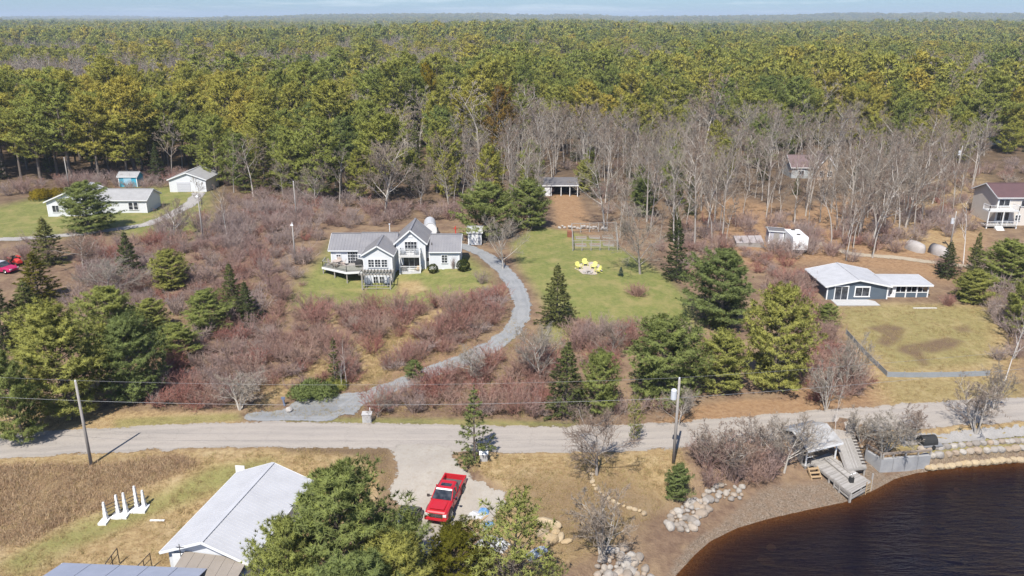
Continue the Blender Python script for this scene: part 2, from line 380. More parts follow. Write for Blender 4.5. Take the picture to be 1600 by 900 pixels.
# ------------------------------------------------------------------ sheets laid on the ground
def sheet(name, poly, m, step=1.0, lift=0.03, jit=0.15, sub=0.6, edge=0.8, seed=1, kind='structure'):
    """a triangulated sheet over a world outline, following the ground, with a ragged rim"""
    rg = np.random.default_rng(seed); poly = np.asarray(poly, float); b = []
    for i in range(len(poly)):
        p, q = poly[i], poly[(i + 1) % len(poly)]; L = np.hypot(*(q - p)); n = max(1, int(L / sub))
        for k in range(n): b.append(p + (q - p) * k / n + rg.normal(0, jit, 2))
    b = np.array(b); lo, hi = b.min(0), b.max(0)
    qx, qy = np.meshgrid(np.arange(lo[0], hi[0], step), np.arange(lo[1], hi[1], step))
    q = np.stack([qx.ravel(), qy.ravel()], 1) + rg.uniform(-0.2, 0.2, (qx.size, 2)) * step
    q = q[poly_sd(q[:, 0], q[:, 1], b) < -0.35 * step]
    pts = [Vector((float(u), float(v))) for u, v in np.vstack([b, q])]
    vs, es, fs, *_ = delaunay_2d_cdt(pts, [], [list(range(len(b)))], 1, 1e-5)
    xy = np.array([(v.x, v.y) for v in vs]); z = height(xy[:, 0], xy[:, 1]) + lift
    me = mesh_np(name, np.column_stack([xy, z]), np.array([f for f in fs if len(f) == 3]))
    e = np.clip(-poly_sd(xy[:, 0], xy[:, 1], b) / edge, 0, 1)
    a = me.attributes.new('edge', 'FLOAT', 'POINT'); a.data.foreach_set('value', e.astype(np.float32)); me.shade_smooth()
    a = me.attributes.new('inset', 'FLOAT', 'POINT'); a.data.foreach_set('value', np.clip(-poly_sd(xy[:, 0], xy[:, 1], b), 0, 9).astype(np.float32))
    # triangles face up
    bm = bmesh.new(); bm.from_mesh(me); bm.normal_update()
    fl = [f for f in bm.faces if f.normal.z < 0]
    if fl: bmesh.ops.reverse_faces(bm, faces=fl)
    bm.to_mesh(me); bm.free()
    o = link(name, me, m); o['kind'] = kind; return o
def sheet_mat(name, c1, c2, c3, fine=7.0, big=0.5, rough=0.9, ragged=True, streak=None, tracks=None):
    m, nt, out = new_mat(name); b = nt.nodes.new('ShaderNodeBsdfPrincipled'); b.inputs['Roughness'].default_value = rough; b.inputs['Specular IOR Level'].default_value = 0.2
    geo = nt.nodes.new('ShaderNodeNewGeometry').outputs['Position']
    vec = geo
    if streak:
        mp = nt.nodes.new('ShaderNodeMapping'); mp.inputs['Scale'].default_value = streak; nt.links.new(geo, mp.inputs[0]); vec = mp.outputs[0]
    n1 = noise(nt, big, 3, 0.65, vec); n2 = noise(nt, fine, 2, 0.7); n3 = noise(nt, big * 4, 3, 0.7, vec)
    c = mixc(nt, ramp(nt, n1, [(0.33, 0.0), (0.68, 1.0)]), c1, c2); c = mixc(nt, ramp(nt, n3, [(0.5, 0.0), (0.75, 0.7)]), c, c3)
    c = mixc(nt, ramp(nt, n2, [(0.3, 0.35), (0.6, 0.0)]), c, tuple(x * 0.6 for x in c1))
    if tracks:   # polished wheel paths, sandy shoulders, cracks and patches
        ins = math_n(nt, 'DIVIDE', math_n(nt, 'ADD', attr(nt, 'inset').outputs['Fac'], math_n(nt, 'MULTIPLY', math_n(nt, 'SUBTRACT', n1, 0.5), 0.7)), tracks)
        c = mixc(nt, ramp(nt, ins, [(0.0, 0.75), (0.16, 0.0)]), c, tuple(x * 0.92 for x in (0.40, 0.33, 0.25)))
        c = mixc(nt, ramp(nt, ins, [(0.2, 0.0), (0.33, 0.55), (0.48, 0.0), (0.62, 0.0), (0.76, 0.5), (0.92, 0.0)]), c, c2)
        c = mixc(nt, ramp(nt, ins, [(0.9, 0.0), (1.0, 0.45)]), c, tuple(x * 0.8 for x in c1))
        vo = nd(nt, 'ShaderNodeTexVoronoi', Scale=0.3, feature='DISTANCE_TO_EDGE'); wv = nt.nodes.new('ShaderNodeVectorMath'); wv.operation = 'ADD'; nz = nd(nt, 'ShaderNodeTexNoise', Scale=1.2, Detail=3); nt.links.new(geo, nz.inputs['Vector']); nt.links.new(geo, wv.inputs[0]); nt.links.new(nz.outputs['Color'], wv.inputs[1]); nt.links.new(wv.outputs[0], vo.inputs['Vector'])
        c = mixc(nt, ramp(nt, vo.outputs['Distance'], [(0.0, 0.28), (0.012, 0.0)]), c, (0.16, 0.14, 0.12))
    nt.links.new(c, b.inputs['Base Color'])
    bn = nd(nt, 'ShaderNodeBump', Strength=0.35, Distance=0.05); nt.links.new(n2, bn.inputs['Height']); nt.links.new(bn.outputs[0], b.inputs['Normal'])
    if ragged:
        e = attr(nt, 'edge').outputs['Fac']
        f = math_n(nt, 'GREATER_THAN', math_n(nt, 'ADD', e, math_n(nt, 'MULTIPLY', math_n(nt, 'SUBTRACT', noise(nt, 2.3, 5, 0.75), 0.5), 1.5)), 0.32)
        tr = nt.nodes.new('ShaderNodeBsdfTransparent'); mx = nt.nodes.new('ShaderNodeMixShader')
        nt.links.new(f, mx.inputs[0]); nt.links.new(tr.outputs[0], mx.inputs[1]); nt.links.new(b.outputs[0], mx.inputs[2]); nt.links.new(mx.outputs[0], out.inputs[0])
    else: nt.links.new(b.outputs[0], out.inputs[0])
    MATS[name] = m; return m
def ribbon_poly(c, w):
    """outline of a band along a world centre line"""
    c = np.asarray(c, float); w = np.broadcast_to(w, (len(c),)); t = np.gradient(c, axis=0); t /= np.linalg.norm(t, axis=1)[:, None]
    n = np.stack([-t[:, 1], t[:, 0]], 1)
    return np.vstack([c + n * w[:, None] / 2, (c - n * w[:, None] / 2)[::-1]])
def smooth_line(c, step=2.0):
    c = np.asarray(c, float); d = np.concatenate([[0], np.cumsum(np.linalg.norm(np.diff(c, axis=0), axis=1))])
    s = np.arange(0, d[-1], step); s = np.append(s, d[-1]); out = np.stack([np.interp(s, d, c[:, i]) for i in (0, 1)], 1)
    for _ in range(4): out[1:-1] = 0.25 * out[:-2] + 0.5 * out[1:-1] + 0.25 * out[2:]
    return out
asphalt = sheet_mat('worn_asphalt', (0.30, 0.27, 0.24), (0.38, 0.335, 0.29), (0.245, 0.22, 0.20), fine=9, big=0.35, streak=(0.25, 1.6, 1.0), tracks=2.8)
bluestone = sheet_mat('crushed_stone_drive', (0.215, 0.222, 0.228), (0.285, 0.285, 0.282), (0.19, 0.185, 0.175), fine=11, big=0.7, tracks=1.37)
palegravel = sheet_mat('pale_gravel', (0.325, 0.29, 0.25), (0.385, 0.35, 0.30), (0.26, 0.215, 0.165), fine=8, big=0.5)
tanlane = sheet_mat('dirt_lane', (0.36, 0.30, 0.22), (0.42, 0.35, 0.26), (0.30, 0.22, 0.15), fine=8, big=0.6)
RLINE = smooth_line(ROAD_C, 2.5)
sheet('road', ribbon_poly(RLINE, 5.6), asphalt, 1.1, 0.03, 0.10, 0.8, 0.5, 1)
def pxline(p): return smooth_line(wpoly(p), 1.2)
sheet('driveway', ribbon_poly(pxline([(540, 650), (540, 632), (575, 618), (625, 601), (680, 580), (740, 557), (785, 532), (812, 505), (818, 478), (806, 446), (782, 418), (757, 398), (735, 388), (712, 381)]), 2.75), bluestone, 0.8, 0.055, 0.09, 0.6, 0.3, 2)
sheet('driveway_apron', wpoly([(366, 646), (440, 640), (470, 620), (560, 611), (575, 622), (545, 645), (520, 660), (390, 659)]), bluestone, 0.8, 0.045, 0.08, 0.6, 0.25, 3)
sheet('gravel_lot', wpoly([(600, 694), (705, 694), (712, 712), (740, 745), (790, 765), (800, 790), (770, 820), (740, 850), (660, 880), (640, 840), (622, 800), (600, 770), (616, 745), (608, 720)]), palegravel, 0.8, 0.05, 0.2, 0.6, 0.9, 4)
sheet('side_lane', ribbon_poly(pxline([(1405, 693), (1440, 691), (1480, 688), (1560, 681), (1620, 675), (1720, 667), (1900, 654)]), 1.2), sheet_mat('concrete_lane', (0.27, 0.258, 0.245), (0.33, 0.31, 0.29), (0.22, 0.20, 0.18), big=0.8), 0.5, 0.07, 0.06, 0.5, 0.3, 5)
sheet('ranch_lane', ribbon_poly(pxline([(-120, 376), (0, 374), (40, 373), (110, 368), (230, 352), (270, 335), (300, 318), (312, 300)]), 3.0), sheet_mat('grey_lane', (0.33, 0.31, 0.29), (0.40, 0.375, 0.35), (0.28, 0.25, 0.22)), 1.2, 0.05, 0.12, 0.9, 0.6, 6)
sheet('woods_lane', ribbon_poly(pxline([(1215, 372), (1260, 372), (1330, 398), (1400, 402), (1470, 412), (1560, 420), (1650, 425)]), 2.4), tanlane, 1.0, 0.05, 0.12, 0.8, 0.8, 7)
sheet('fire_pit_gravel', wpoly([(898, 420), (902, 413), (925, 409), (938, 414), (942, 424), (930, 430), (910, 429)]), sheet_mat('pit_gravel', (0.44, 0.38, 0.32), (0.50, 0.44, 0.37), (0.36, 0.29, 0.23)), 0.4, 0.04, 0.05, 0.4, 0.25, 8)
# ------------------------------------------------------------------ water
def water_material():
    m, nt, out = new_mat('lake_water'); b = nt.nodes.new('ShaderNodeBsdfPrincipled')
    dep = attr(nt, 'depth').outputs['Fac']
    n1 = noise(nt, 0.16, 4, 0.6)
    c = mixc(nt, ramp(nt, n1, [(0.4, 0.0), (0.62, 1.0)]), (0.004, 0.0027, 0.0065), (0.009, 0.005, 0.006))
    nt.links.new(c, b.inputs['Base Color']); b.inputs['Roughness'].default_value = 0.07; b.inputs['IOR'].default_value = 1.33
    geo = nt.nodes.new('ShaderNodeNewGeometry').outputs['Position']
    mp = nt.nodes.new('ShaderNodeMapping'); mp.inputs['Rotation'].default_value = (0, 0, 0.42); mp.inputs['Scale'].default_value = (0.42, 2.2, 1); nt.links.new(geo, mp.inputs[0])
    r1 = noise(nt, 1.1, 3, 0.55, mp.outputs[0], 0.4); r2 = noise(nt, 4.0, 2, 0.5, mp.outputs[0])
    bn = nd(nt, 'ShaderNodeBump', Strength=0.8, Distance=0.45); nt.links.new(math_n(nt, 'ADD', r1, math_n(nt, 'MULTIPLY', r2, 0.25)), bn.inputs['Height']); nt.links.new(bn.outputs[0], b.inputs['Normal'])
    tr = nt.nodes.new('ShaderNodeBsdfTransparent'); tr.inputs[0].default_value = (0.78, 0.56, 0.34, 1); mx = nt.nodes.new('ShaderNodeMixShader')
    nt.links.new(ramp(nt, dep, [(0.0, 0.2), (0.12, 0.55), (0.35, 0.86), (1.0, 0.98)]), mx.inputs[0]); nt.links.new(tr.outputs[0], mx.inputs[1]); nt.links.new(b.outputs[0], mx.inputs[2]); nt.links.new(mx.outputs[0], out.inputs[0])
    return m
wx, wy = np.meshgrid(np.arange(4, 150.1, 0.7), np.arange(10, 96, 0.7)); wx, wy = wx.ravel(), wy.ravel()
wsd = poly_sd(wx, wy, SHORE_POLY); nx_ = len(np.arange(4, 150.1, 0.7)); ny_ = len(wx) // nx_
wi = np.arange(nx_ * ny_).reshape(ny_, nx_); wf = np.stack([wi[:-1, :-1], wi[:-1, 1:], wi[1:, 1:], wi[1:, :-1]], -1).reshape(-1, 4)
wf = wf[(wsd[wf] < 1.5).any(1)]
wme = mesh_np('lake', np.column_stack([wx, wy, np.full(wx.shape, WATER_Z)]), wf)
a = wme.attributes.new('depth', 'FLOAT', 'POINT'); a.data.foreach_set('value', np.clip((WATER_Z - height(wx, wy)) / 2.4, 0, 1).astype(np.float32))
wbm = bmesh.new(); wbm.from_mesh(wme); bmesh.ops.delete(wbm, geom=[v for v in wbm.verts if not v.link_faces], context='VERTS'); wbm.to_mesh(wme); wbm.free()
lake = link('lake', wme, water_material()); lake['kind'] = 'structure'
# ------------------------------------------------------------------ plant meshes
def unit(v): return v / (np.linalg.norm(v, axis=-1, keepdims=True) + 1e-9)
NORMALS = {}
def tufts(rg, C, A, size, K, w, spread=0.9, up=0.25, soft=0.75):
    """K thin blades fanning out of each centre along its axis; returns V, F, v, normals"""
    n = len(C); C = np.repeat(C, K, 0); A = np.repeat(A, K, 0); s = np.repeat(np.broadcast_to(size, (n,)), K)
    d = unit(A + rg.normal(0, spread, (n * K, 3)) + np.array([0, 0, up])); L = s * rg.uniform(0.55, 1.1, n * K)
    p = unit(np.cross(d, rg.normal(0, 1, (n * K, 3)))) * (w * rg.uniform(0.7, 1.3, n * K))[:, None]
    b = C + rg.normal(0, 0.06, C.shape) * s[:, None]
    tip = b + d * L[:, None]; N = np.cross(2 * p, tip - b); N = unit(N); O = unit(A + np.array([0, 0, 0.45]))
    flip = ((N * O).sum(1) < 0)[:, None]; N = np.where(flip, -N, N)
    v0 = np.where(flip, b + p, b - p); v1 = np.where(flip, b - p, b + p)
    V = np.stack([v0, v1, tip], 1).reshape(-1, 3)
    SN = unit(O * soft + N * (1 - soft) + rg.normal(0, 0.12, N.shape))
    F = np.arange(n * K * 3).reshape(-1, 3)
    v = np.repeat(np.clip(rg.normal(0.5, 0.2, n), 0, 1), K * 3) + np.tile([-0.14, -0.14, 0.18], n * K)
    return V, F, np.clip(v, 0, 1), np.repeat(SN, 3, 0)
def leaf_mesh(name, t):
    V, F, v, N = t; me = mesh_np(name, V, F, v); me.shade_smooth(); NORMALS[me.name] = N; me.normals_split_custom_set_from_vertices(N.astype(np.float32)); return me
class Tubes:
    """many tapered tubes, gathered and meshed in batches"""
    def __init__(s): s.b = {}
    def add(s, pts, rad, k=4, v=0.5):
        g = s.b.setdefault((len(pts), k), ([], [], [])); g[0].append(pts); g[1].append(rad); g[2].append(v)
    def mesh(s, name, rg=None):
        V, F, A, n0 = [], [], [], 0
        for (m, k), (P, Rd, v) in s.b.items():
            P = np.asarray(P, float); Rd = np.asarray(Rd, float); n = len(P); t = unit(np.gradient(P, axis=1))
            u = np.where(np.abs(t[..., 2:3]) < 0.9, np.array([0, 0, 1.0]), np.array([1.0, 0, 0])); x = unit(np.cross(t, u)); y = np.cross(t, x); a = np.arange(k) * 2 * math.pi / k
            ring = x[:, :, None, :] * np.cos(a)[:, None] + y[:, :, None, :] * np.sin(a)[:, None]
            V.append((P[:, :, None, :] + ring * Rd[:, :, None, None]).reshape(-1, 3))
            o = (np.arange(n) * m * k)[:, None, None]; i = (np.arange(m - 1) * k)[None, :, None]; j = np.arange(k)[None, None, :]; j2 = (j + 1) % k
            F.append((np.stack([o + i + j, o + i + j2, o + i + k + j2, o + i + k + j], -1).reshape(-1, 4)) + n0); n0 += n * m * k
            A.append(np.repeat(v, m * k))
        V = np.vstack(V); A = np.concatenate(A)
        if rg is not None: A = np.clip(A + rg.normal(0, 0.1, len(A)), 0, 1)
        me = mesh_np(name, V, np.vstack(F), A); me.shade_smooth(); return me
def curve_pts(P0, d0, L, m, rg, bend, curl=0.12):
    q = rg.normal(0, curl, (m, 3)); px, py, pz = float(P0[0]), float(P0[1]), float(P0[2]); dx, dy, dz = float(d0[0]), float(d0[1]), float(d0[2]); P = [(px, py, pz)]
    for i in range(m):
        dx += bend[0] / m + q[i, 0]; dy += bend[1] / m + q[i, 1]; dz += bend[2] / m + q[i, 2]; n = L / m / math.sqrt(dx * dx + dy * dy + dz * dz + 1e-9); k = n * m / L
        dx *= k; dy *= k; dz *= k; px += dx * L / m; py += dy * L / m; pz += dz * L / m; P.append((px, py, pz))
    return np.array(P)
def pine_mesh(seed, H=12.0, Rr=3.4, t0=0.16, whorls=15, per=6, dens=26, size=0.42, K=9, w=0.035, gap=0.25):
    rg = np.random.default_rng(seed); T = Tubes(); C = []; A = []
    lean = rg.normal(0, 0.03, 2); tz = np.linspace(0, 1, 9); trunk = np.stack([lean[0] * H * tz + 0.1 * np.sin(tz * 5), lean[1] * H * tz, tz * H], 1)
    T.add(trunk, 0.017 * H * (1 - tz * 0.93) + 0.01, 6)
    side = rg.uniform(0, 6.28); skew = rg.uniform(0.1, 0.35)
    for i in range(whorls):
        t = t0 + (0.985 - t0) * (i + rg.uniform(-0.3, 0.3)) / (whorls - 0.5); t = min(max(t, t0 * 0.8), 0.985)
        prof = math.sin(math.pi * min(1, (1.02 - t) / (1.02 - t0) * 0.78 + 0.0)) ** 0.75 if t > t0 else 0.6
        a0 = rg.uniform(0, 6.28)
        for k in range(per):
            if rg.random() < gap * (0.4 + 0.6 * (1 - t)): continue
            az = a0 + k * 6.283 / per + rg.normal(0, 0.28)
            L = Rr * prof * rg.uniform(0.55, 1.18) * (1 + skew * math.cos(az - side)); L = max(L, 0.25)
            el = math.radians(rg.normal(6 + 38 * t, 9)); o = np.array([np.interp(t, tz, trunk[:, 0]), np.interp(t, tz, trunk[:, 1]), t * H])
            d = np.array([math.cos(az) * math.cos(el), math.sin(az) * math.cos(el), math.sin(el)])
            P = curve_pts(o, d, L, 4, rg, (0, 0, 0.28), 0.07); T.add(P, np.linspace(0.028, 0.008, 5) * (0.5 + L / 3), 3)
            nt_ = max(4, int(dens * (0.25 + L / Rr) * rg.uniform(0.8, 1.2))); s = rg.uniform(0.28, 1.03, nt_) ** 0.8
            B = np.stack([np.interp(s, np.linspace(0, 1, 5), P[:, j]) for j in range(3)], 1)
            lat = np.array([-math.sin(az), math.cos(az), 0]); u = rg.normal(0, 0.30, nt_) * L * np.clip(1.15 - s, 0.15, 1) ** 0.7
            c = B + lat * u[:, None] + np.array([math.cos(az), math.sin(az), 0]) * (np.abs(u) * 0.35)[:, None]; c[:, 2] += rg.normal(0.03, 0.10, nt_) + 0.04 * s * L
            C.append(c); A.append(np.broadcast_to(d * 0.55 + np.array([0, 0, 0.35]), (nt_, 3)) + lat * np.sign(u)[:, None] * 0.5)
    C.append(trunk[-1] + rg.normal(0, 0.12, (8, 3))); A.append(np.broadcast_to([0, 0, 1.0], (8, 3)))
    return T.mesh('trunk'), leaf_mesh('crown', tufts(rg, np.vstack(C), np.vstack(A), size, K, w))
def spruce_mesh(seed, H=9.0, Rr=2.6, whorls=24, per=8, dens=20, size=0.30, K=8, w=0.032, power=0.85, gap=0.08):
    rg = np.random.default_rng(seed); T = Tubes(); C = []; A = []
    tz = np.linspace(0, 1, 8); trunk = np.stack([0.04 * np.sin(tz * 4), 0 * tz, tz * H], 1); T.add(trunk, 0.015 * H * (1 - tz * 0.95) + 0.006, 6)
    for i in range(whorls):
        t = 0.05 + 0.94 * (i / whorls) ** 0.92; a0 = rg.uniform(0, 6.28); n = max(4, int(per * (1.15 - 0.5 * t)))
        for k in range(n):
            if rg.random() < gap: continue
            az = a0 + k * 6.283 / n + rg.normal(0, 0.16); L = max(0.15, Rr * (1 - t) ** power * rg.uniform(0.72, 1.14))
            el = math.radians(rg.normal(-14 + 46 * t, 6)); o = np.array([0.04 * math.sin(t * 4), 0, t * H])
            d = np.array([math.cos(az) * math.cos(el), math.sin(az) * math.cos(el), math.sin(el)])
            P = curve_pts(o, d, L, 3, rg, (0, 0, 0.22), 0.05); T.add(P, np.linspace(0.018, 0.006, 4) * (0.6 + L / 3), 3)
            nt_ = max(3, int(dens * (0.15 + L / Rr))); s = rg.uniform(0.15, 1.02, nt_) ** 0.8
            B = np.stack([np.interp(s, np.linspace(0, 1, 4), P[:, j]) for j in range(3)], 1)
            lat = np.array([-math.sin(az), math.cos(az), 0]); u = rg.uniform(-1, 1, nt_) * (0.10 + 0.24 * L) * np.clip(1.1 - s, 0.1, 1)
            c = B + lat * u[:, None]; c[:, 2] -= np.abs(u) * 0.22 + rg.uniform(0, 0.10, nt_)
            C.append(c); A.append(np.broadcast_to(d * 0.9, (nt_, 3)) + lat * np.sign(u)[:, None] * 0.55 + np.array([0, 0, -0.12]))
    C.append(np.array([[0, 0, H * 0.97], [0, 0, H]])); A.append(np.array([[0, 0, 1.0], [0, 0, 1.0]]))
    return T.mesh('trunk'), leaf_mesh('crown', tufts(rg, np.vstack(C), np.vstack(A), size, K, w, 0.5, 0.05))
def bare_tree_mesh(seed, H=12.0, spread=0.5, trunk_frac=0.35, stems=1, n1=7, n2=6, n3=6, n4=4, r0=0.15, up=0.35, fine=0.011):
    """leafless tree: trunk and limbs in one mesh, branches and twigs in another"""
    rg = np.random.default_rng(seed); T = Tubes(); W = Tubes()
    def kids(P, n, lo, hi, L, ang, lvl, r):
        m = len(P) - 1
        for k in range(n):
            s = lo + (hi - lo) * (k + rg.uniform(0.1, 0.9)) / n; f = s * m; i = min(int(f), m - 1); q = P[i] + (P[i + 1] - P[i]) * (f - i)
            d0 = unit(P[i + 1] - P[i]); a = unit(np.cross(d0, rg.normal(0, 1, 3))); th = math.radians(rg.normal(ang, 12))
            d = d0 * math.cos(th) + a * math.sin(th); LL = L * rg.uniform(0.6, 1.2) * (1.15 - 0.55 * s); rr = r * (1.1 - 0.6 * s)
            if lvl == 1:
                d[2] = abs(d[2]) * 0.7 + 0.25; Q = curve_pts(q, unit(d), LL, 5, rg, (0, 0, up), 0.13); T.add(Q, np.linspace(rr, rr * 0.25, 6), 5); kids(Q, n2, 0.22, 1.0, LL * 0.52, 42, 2, rr * 0.42)
            elif lvl == 2:
                Q = curve_pts(q, d, LL, 4, rg, (0, 0, up * 0.8), 0.15); W.add(Q, np.linspace(rr, max(fine, rr * 0.3), 5), 3, 0.75); kids(Q, n3, 0.15, 1.0, LL * 0.55, 40, 3, rr * 0.5)
            elif lvl == 3:
                Q = curve_pts(q, d, LL, 3, rg, (0, 0, up * 0.7), 0.16); W.add(Q, np.linspace(max(rr, fine * 1.1), fine * 0.8, 4), 3, 0.45); kids(Q, n4, 0.2, 1.0, LL * 0.55, 36, 4, fine)
            else:
                Q = curve_pts(q, d, LL, 2, rg, (0, 0, 0.25), 0.12); W.add(Q, np.array([fine, fine * 0.8, fine * 0.5]), 3, 0.25)
    for s in range(stems):
        az = s * 6.283 / max(1, stems) + rg.uniform(0, 2); tilt = 0.03 if stems == 1 else rg.uniform(0.12, 0.38)
        h = H * rg.uniform(0.8, 1.0) if stems > 1 else H; r = r0 * (1 if stems == 1 else 0.62)
        P = curve_pts((0.12 * math.cos(az) * (stems > 1), 0.12 * math.sin(az) * (stems > 1), 0), unit(np.array([math.cos(az) * tilt, math.sin(az) * tilt, 1.0])), h * 0.86, 8, rg, (math.cos(az) * 0.05, math.sin(az) * 0.05, 0.1), 0.05)
        T.add(P, r * (1 - np.linspace(0, 0.93, 9) ** 0.8), 7)
        kids(P, n1, trunk_frac, 0.98, H * spread, 46, 1, r * 0.42)
    return T.mesh('trunk'), W.mesh('branches', rg)
def shrub_mesh(seed, H=2.2, Rr=1.6, stems=26, n2=7, n3=5, fine=0.012):
    rg = np.random.default_rng(seed); W = Tubes()
    for s in range(stems):
        az = rg.uniform(0, 6.283); e = rg.uniform(0, 1) ** 0.7; d = unit(np.array([math.cos(az) * e * Rr / H * 1.25, math.sin(az) * e * Rr / H * 1.25, 1.0])); r = rg.uniform(0, 0.25) * Rr
        L = H * rg.uniform(0.7, 1.06) * (1 + 0.12 * e); P = curve_pts((math.cos(az) * r, math.sin(az) * r, -0.05), d, L, 4, rg, (0, 0, 0.12), 0.12)
        W.add(P, np.linspace(0.03, fine, 5), 3, 0.7)
        for k in range(n2):
            f = rg.uniform(0.25, 0.98) * 4; i = min(int(f), 3); q = P[i] + (P[i + 1] - P[i]) * (f - i); d0 = unit(P[i + 1] - P[i])
            dd = unit(d0 + rg.normal(0, 0.55, 3)); LL = L * 0.36 * rg.uniform(0.5, 1.2); Q = curve_pts(q, dd, LL, 3, rg, (0, 0, 0.3), 0.14)
            W.add(Q, np.array([fine * 1.3, fine * 1.1, fine, fine * 0.7]), 3, 0.45)
            for j in range(n3):
                g = rg.uniform(0.2, 1.0) * 3; a = min(int(g), 2); q2 = Q[a] + (Q[a + 1] - Q[a]) * (g - a); d2 = unit(dd + rg.normal(0, 0.6, 3) + np.array([0, 0, 0.2])); l2 = LL * 0.55 * rg.uniform(0.5, 1.2)
                W.add(np.array([q2, q2 + d2 * l2]), np.array([fine, fine * 0.5]), 3, 0.3)
    return W.mesh('branches', rg)
def lumpy_bush_mesh(seed, H, Rr, lumps, n, size, K, w):
    """low sprawling evergreen: several overlapping leafy mounds of unequal size"""
    rg = np.random.default_rng(seed); C = []; A = []
    for i in range(lumps):
        a = rg.uniform(0, 6.28); q = rg.uniform(0.15, 0.78) * Rr; c = np.array([math.cos(a) * q, math.sin(a) * q, H * rg.uniform(0.12, 0.45)]); r = rg.uniform(0.3, 0.52) * Rr
        d = unit(rg.normal(0, 1, (n // lumps, 3))); d[:, 2] = np.abs(d[:, 2]) * 1.0 - 0.15; k = c + d * (r * rg.uniform(0.6, 1.15, len(d)))[:, None] * np.array([1, 1, 0.75 * H / Rr + 0.15]); m = k[:, 2] > 0.02; C.append(k[m]); A.append(d[m])
    return leaf_mesh('foliage', tufts(rg, np.vstack(C), np.vstack(A), size, K, w, 0.7, 0.25))
def ball_bush_mesh(seed, H=1.2, Rr=0.8, n=900, size=0.14, K=7, w=0.022):
    rg = np.random.default_rng(seed); d = unit(rg.normal(0, 1, (n, 3))); rr = rg.uniform(0.72, 1.0, n) ** 0.5 * (1 + 0.09 * np.sin(d[:, 0] * 5 + seed) * np.cos(d[:, 1] * 4))
    C = d * rr[:, None] * np.array([Rr, Rr, H * 0.5]) + np.array([0, 0, H * 0.5]); C = C[C[:, 2] > 0.02]; dd = unit(C - np.array([0, 0, H * 0.45]))
    return leaf_mesh('foliage', tufts(rg, C, dd, size, K, w, 0.6, 0.2))
# pine needle colours are brightened past real leaf tones to offset crown self-shading
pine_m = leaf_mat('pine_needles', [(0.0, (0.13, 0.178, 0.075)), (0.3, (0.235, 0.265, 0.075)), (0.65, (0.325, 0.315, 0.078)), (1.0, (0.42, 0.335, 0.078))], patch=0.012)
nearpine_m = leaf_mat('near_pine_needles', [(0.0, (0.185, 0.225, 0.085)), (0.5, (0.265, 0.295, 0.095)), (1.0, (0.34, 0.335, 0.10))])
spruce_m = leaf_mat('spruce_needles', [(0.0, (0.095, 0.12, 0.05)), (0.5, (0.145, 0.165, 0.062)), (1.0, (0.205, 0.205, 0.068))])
blue_m = leaf_mat('blue_spruce_needles', [(0.0, (0.07, 0.13, 0.11)), (1.0, (0.08, 0.14, 0.12))])
cedar_m = leaf_mat('cedar_sprays', [(0.0, (0.12, 0.125, 0.022)), (1.0, (0.185, 0.16, 0.025))])
gold_m = leaf_mat('golden_foliage', [(0.0, (0.24, 0.185, 0.02)), (1.0, (0.26, 0.20, 0.025))])
larch_m = leaf_mat('rusty_foliage', [(0.0, (0.20, 0.13, 0.03)), (1.0, (0.23, 0.15, 0.04))])
box_m = leaf_mat('clipped_foliage', [(0.0, (0.06, 0.075, 0.02)), (1.0, (0.075, 0.09, 0.024))])
bark_m = M('pine_bark', (0.13, 0.10, 0.08), 0.95, (0.20, 0.17, 0.14), 3.0, bump=0.5, bscale=12)
greybark_m = leaf_mat('grey_bark', [(0.0, (0.40, 0.36, 0.32)), (0.5, (0.48, 0.44, 0.385)), (1.0, (0.31, 0.275, 0.245))], 0.7, (1.15, 1.15, 1.15), 0.0)
birch_m = leaf_mat('birch_bark', [(0.0, (0.62, 0.57, 0.52)), (1.0, (0.72, 0.67, 0.62))], 0.7, (1.1, 1.1, 1.1), 0.0)
twig_m = leaf_mat('grey_twigs', [(0.0, (0.29, 0.235, 0.185)), (0.25, (0.37, 0.32, 0.26)), (0.5, (0.27, 0.20, 0.155)), (0.75, (0.33, 0.295, 0.245)), (1.0, (0.35, 0.26, 0.19))], 0.75, (1.25, 1.22, 1.18), 0.0, patch=0.02)
redtwig_m = leaf_mat('red_twigs', [(0.0, (0.31, 0.145, 0.115)), (0.25, (0.36, 0.21, 0.165)), (0.5, (0.39, 0.275, 0.22)), (0.75, (0.35, 0.155, 0.125)), (1.0, (0.42, 0.30, 0.215))], 0.72, (1.2, 1.18, 1.15), 0.0, patch=0.09)
dimtwig_m = leaf_mat('mauve_twigs', [(0.0, (0.33, 0.245, 0.22)), (0.4, (0.39, 0.31, 0.275)), (0.75, (0.32, 0.205, 0.175)), (1.0, (0.44, 0.37, 0.30))], 0.75, (1.25, 1.2, 1.15), 0.0, patch=0.07)
def kit(fn, m_bark, m_leaf, second, n, **kw):
    out = []
    for i in range(n):
        a, b = fn(kw.pop('seed0', 0) + i * 17 + 3 if 'seed0' in kw else i * 17 + 3 + KSEED[0], **kw); a.materials.append(m_bark); b.materials.append(m_leaf); out.append((a, b, second))
    KSEED[0] += 301
    return out
KSEED = [0]
PINE_NEAR = kit(pine_mesh, bark_m, nearpine_m, 'crown', 4, H=10.0, Rr=3.3, t0=0.07, whorls=18, per=7, dens=50, size=0.33, K=13, w=0.021, gap=0.12)
PINE_WOOD = kit(pine_mesh, bark_m, pine_m, 'crown', 6, H=17.0, Rr=4.6, t0=0.30, whorls=13, per=6, dens=24, size=0.62, K=9, w=0.055, gap=0.2)
PINE_EDGE = kit(pine_mesh, bark_m, pine_m, 'crown', 4, H=14.0, Rr=4.2, t0=0.07, whorls=16, per=6, dens=24, size=0.58, K=9, w=0.05, gap=0.16)
SPRUCE = kit(spruce_mesh, bark_m, spruce_m, 'crown', 4, H=9.0, Rr=2.5)
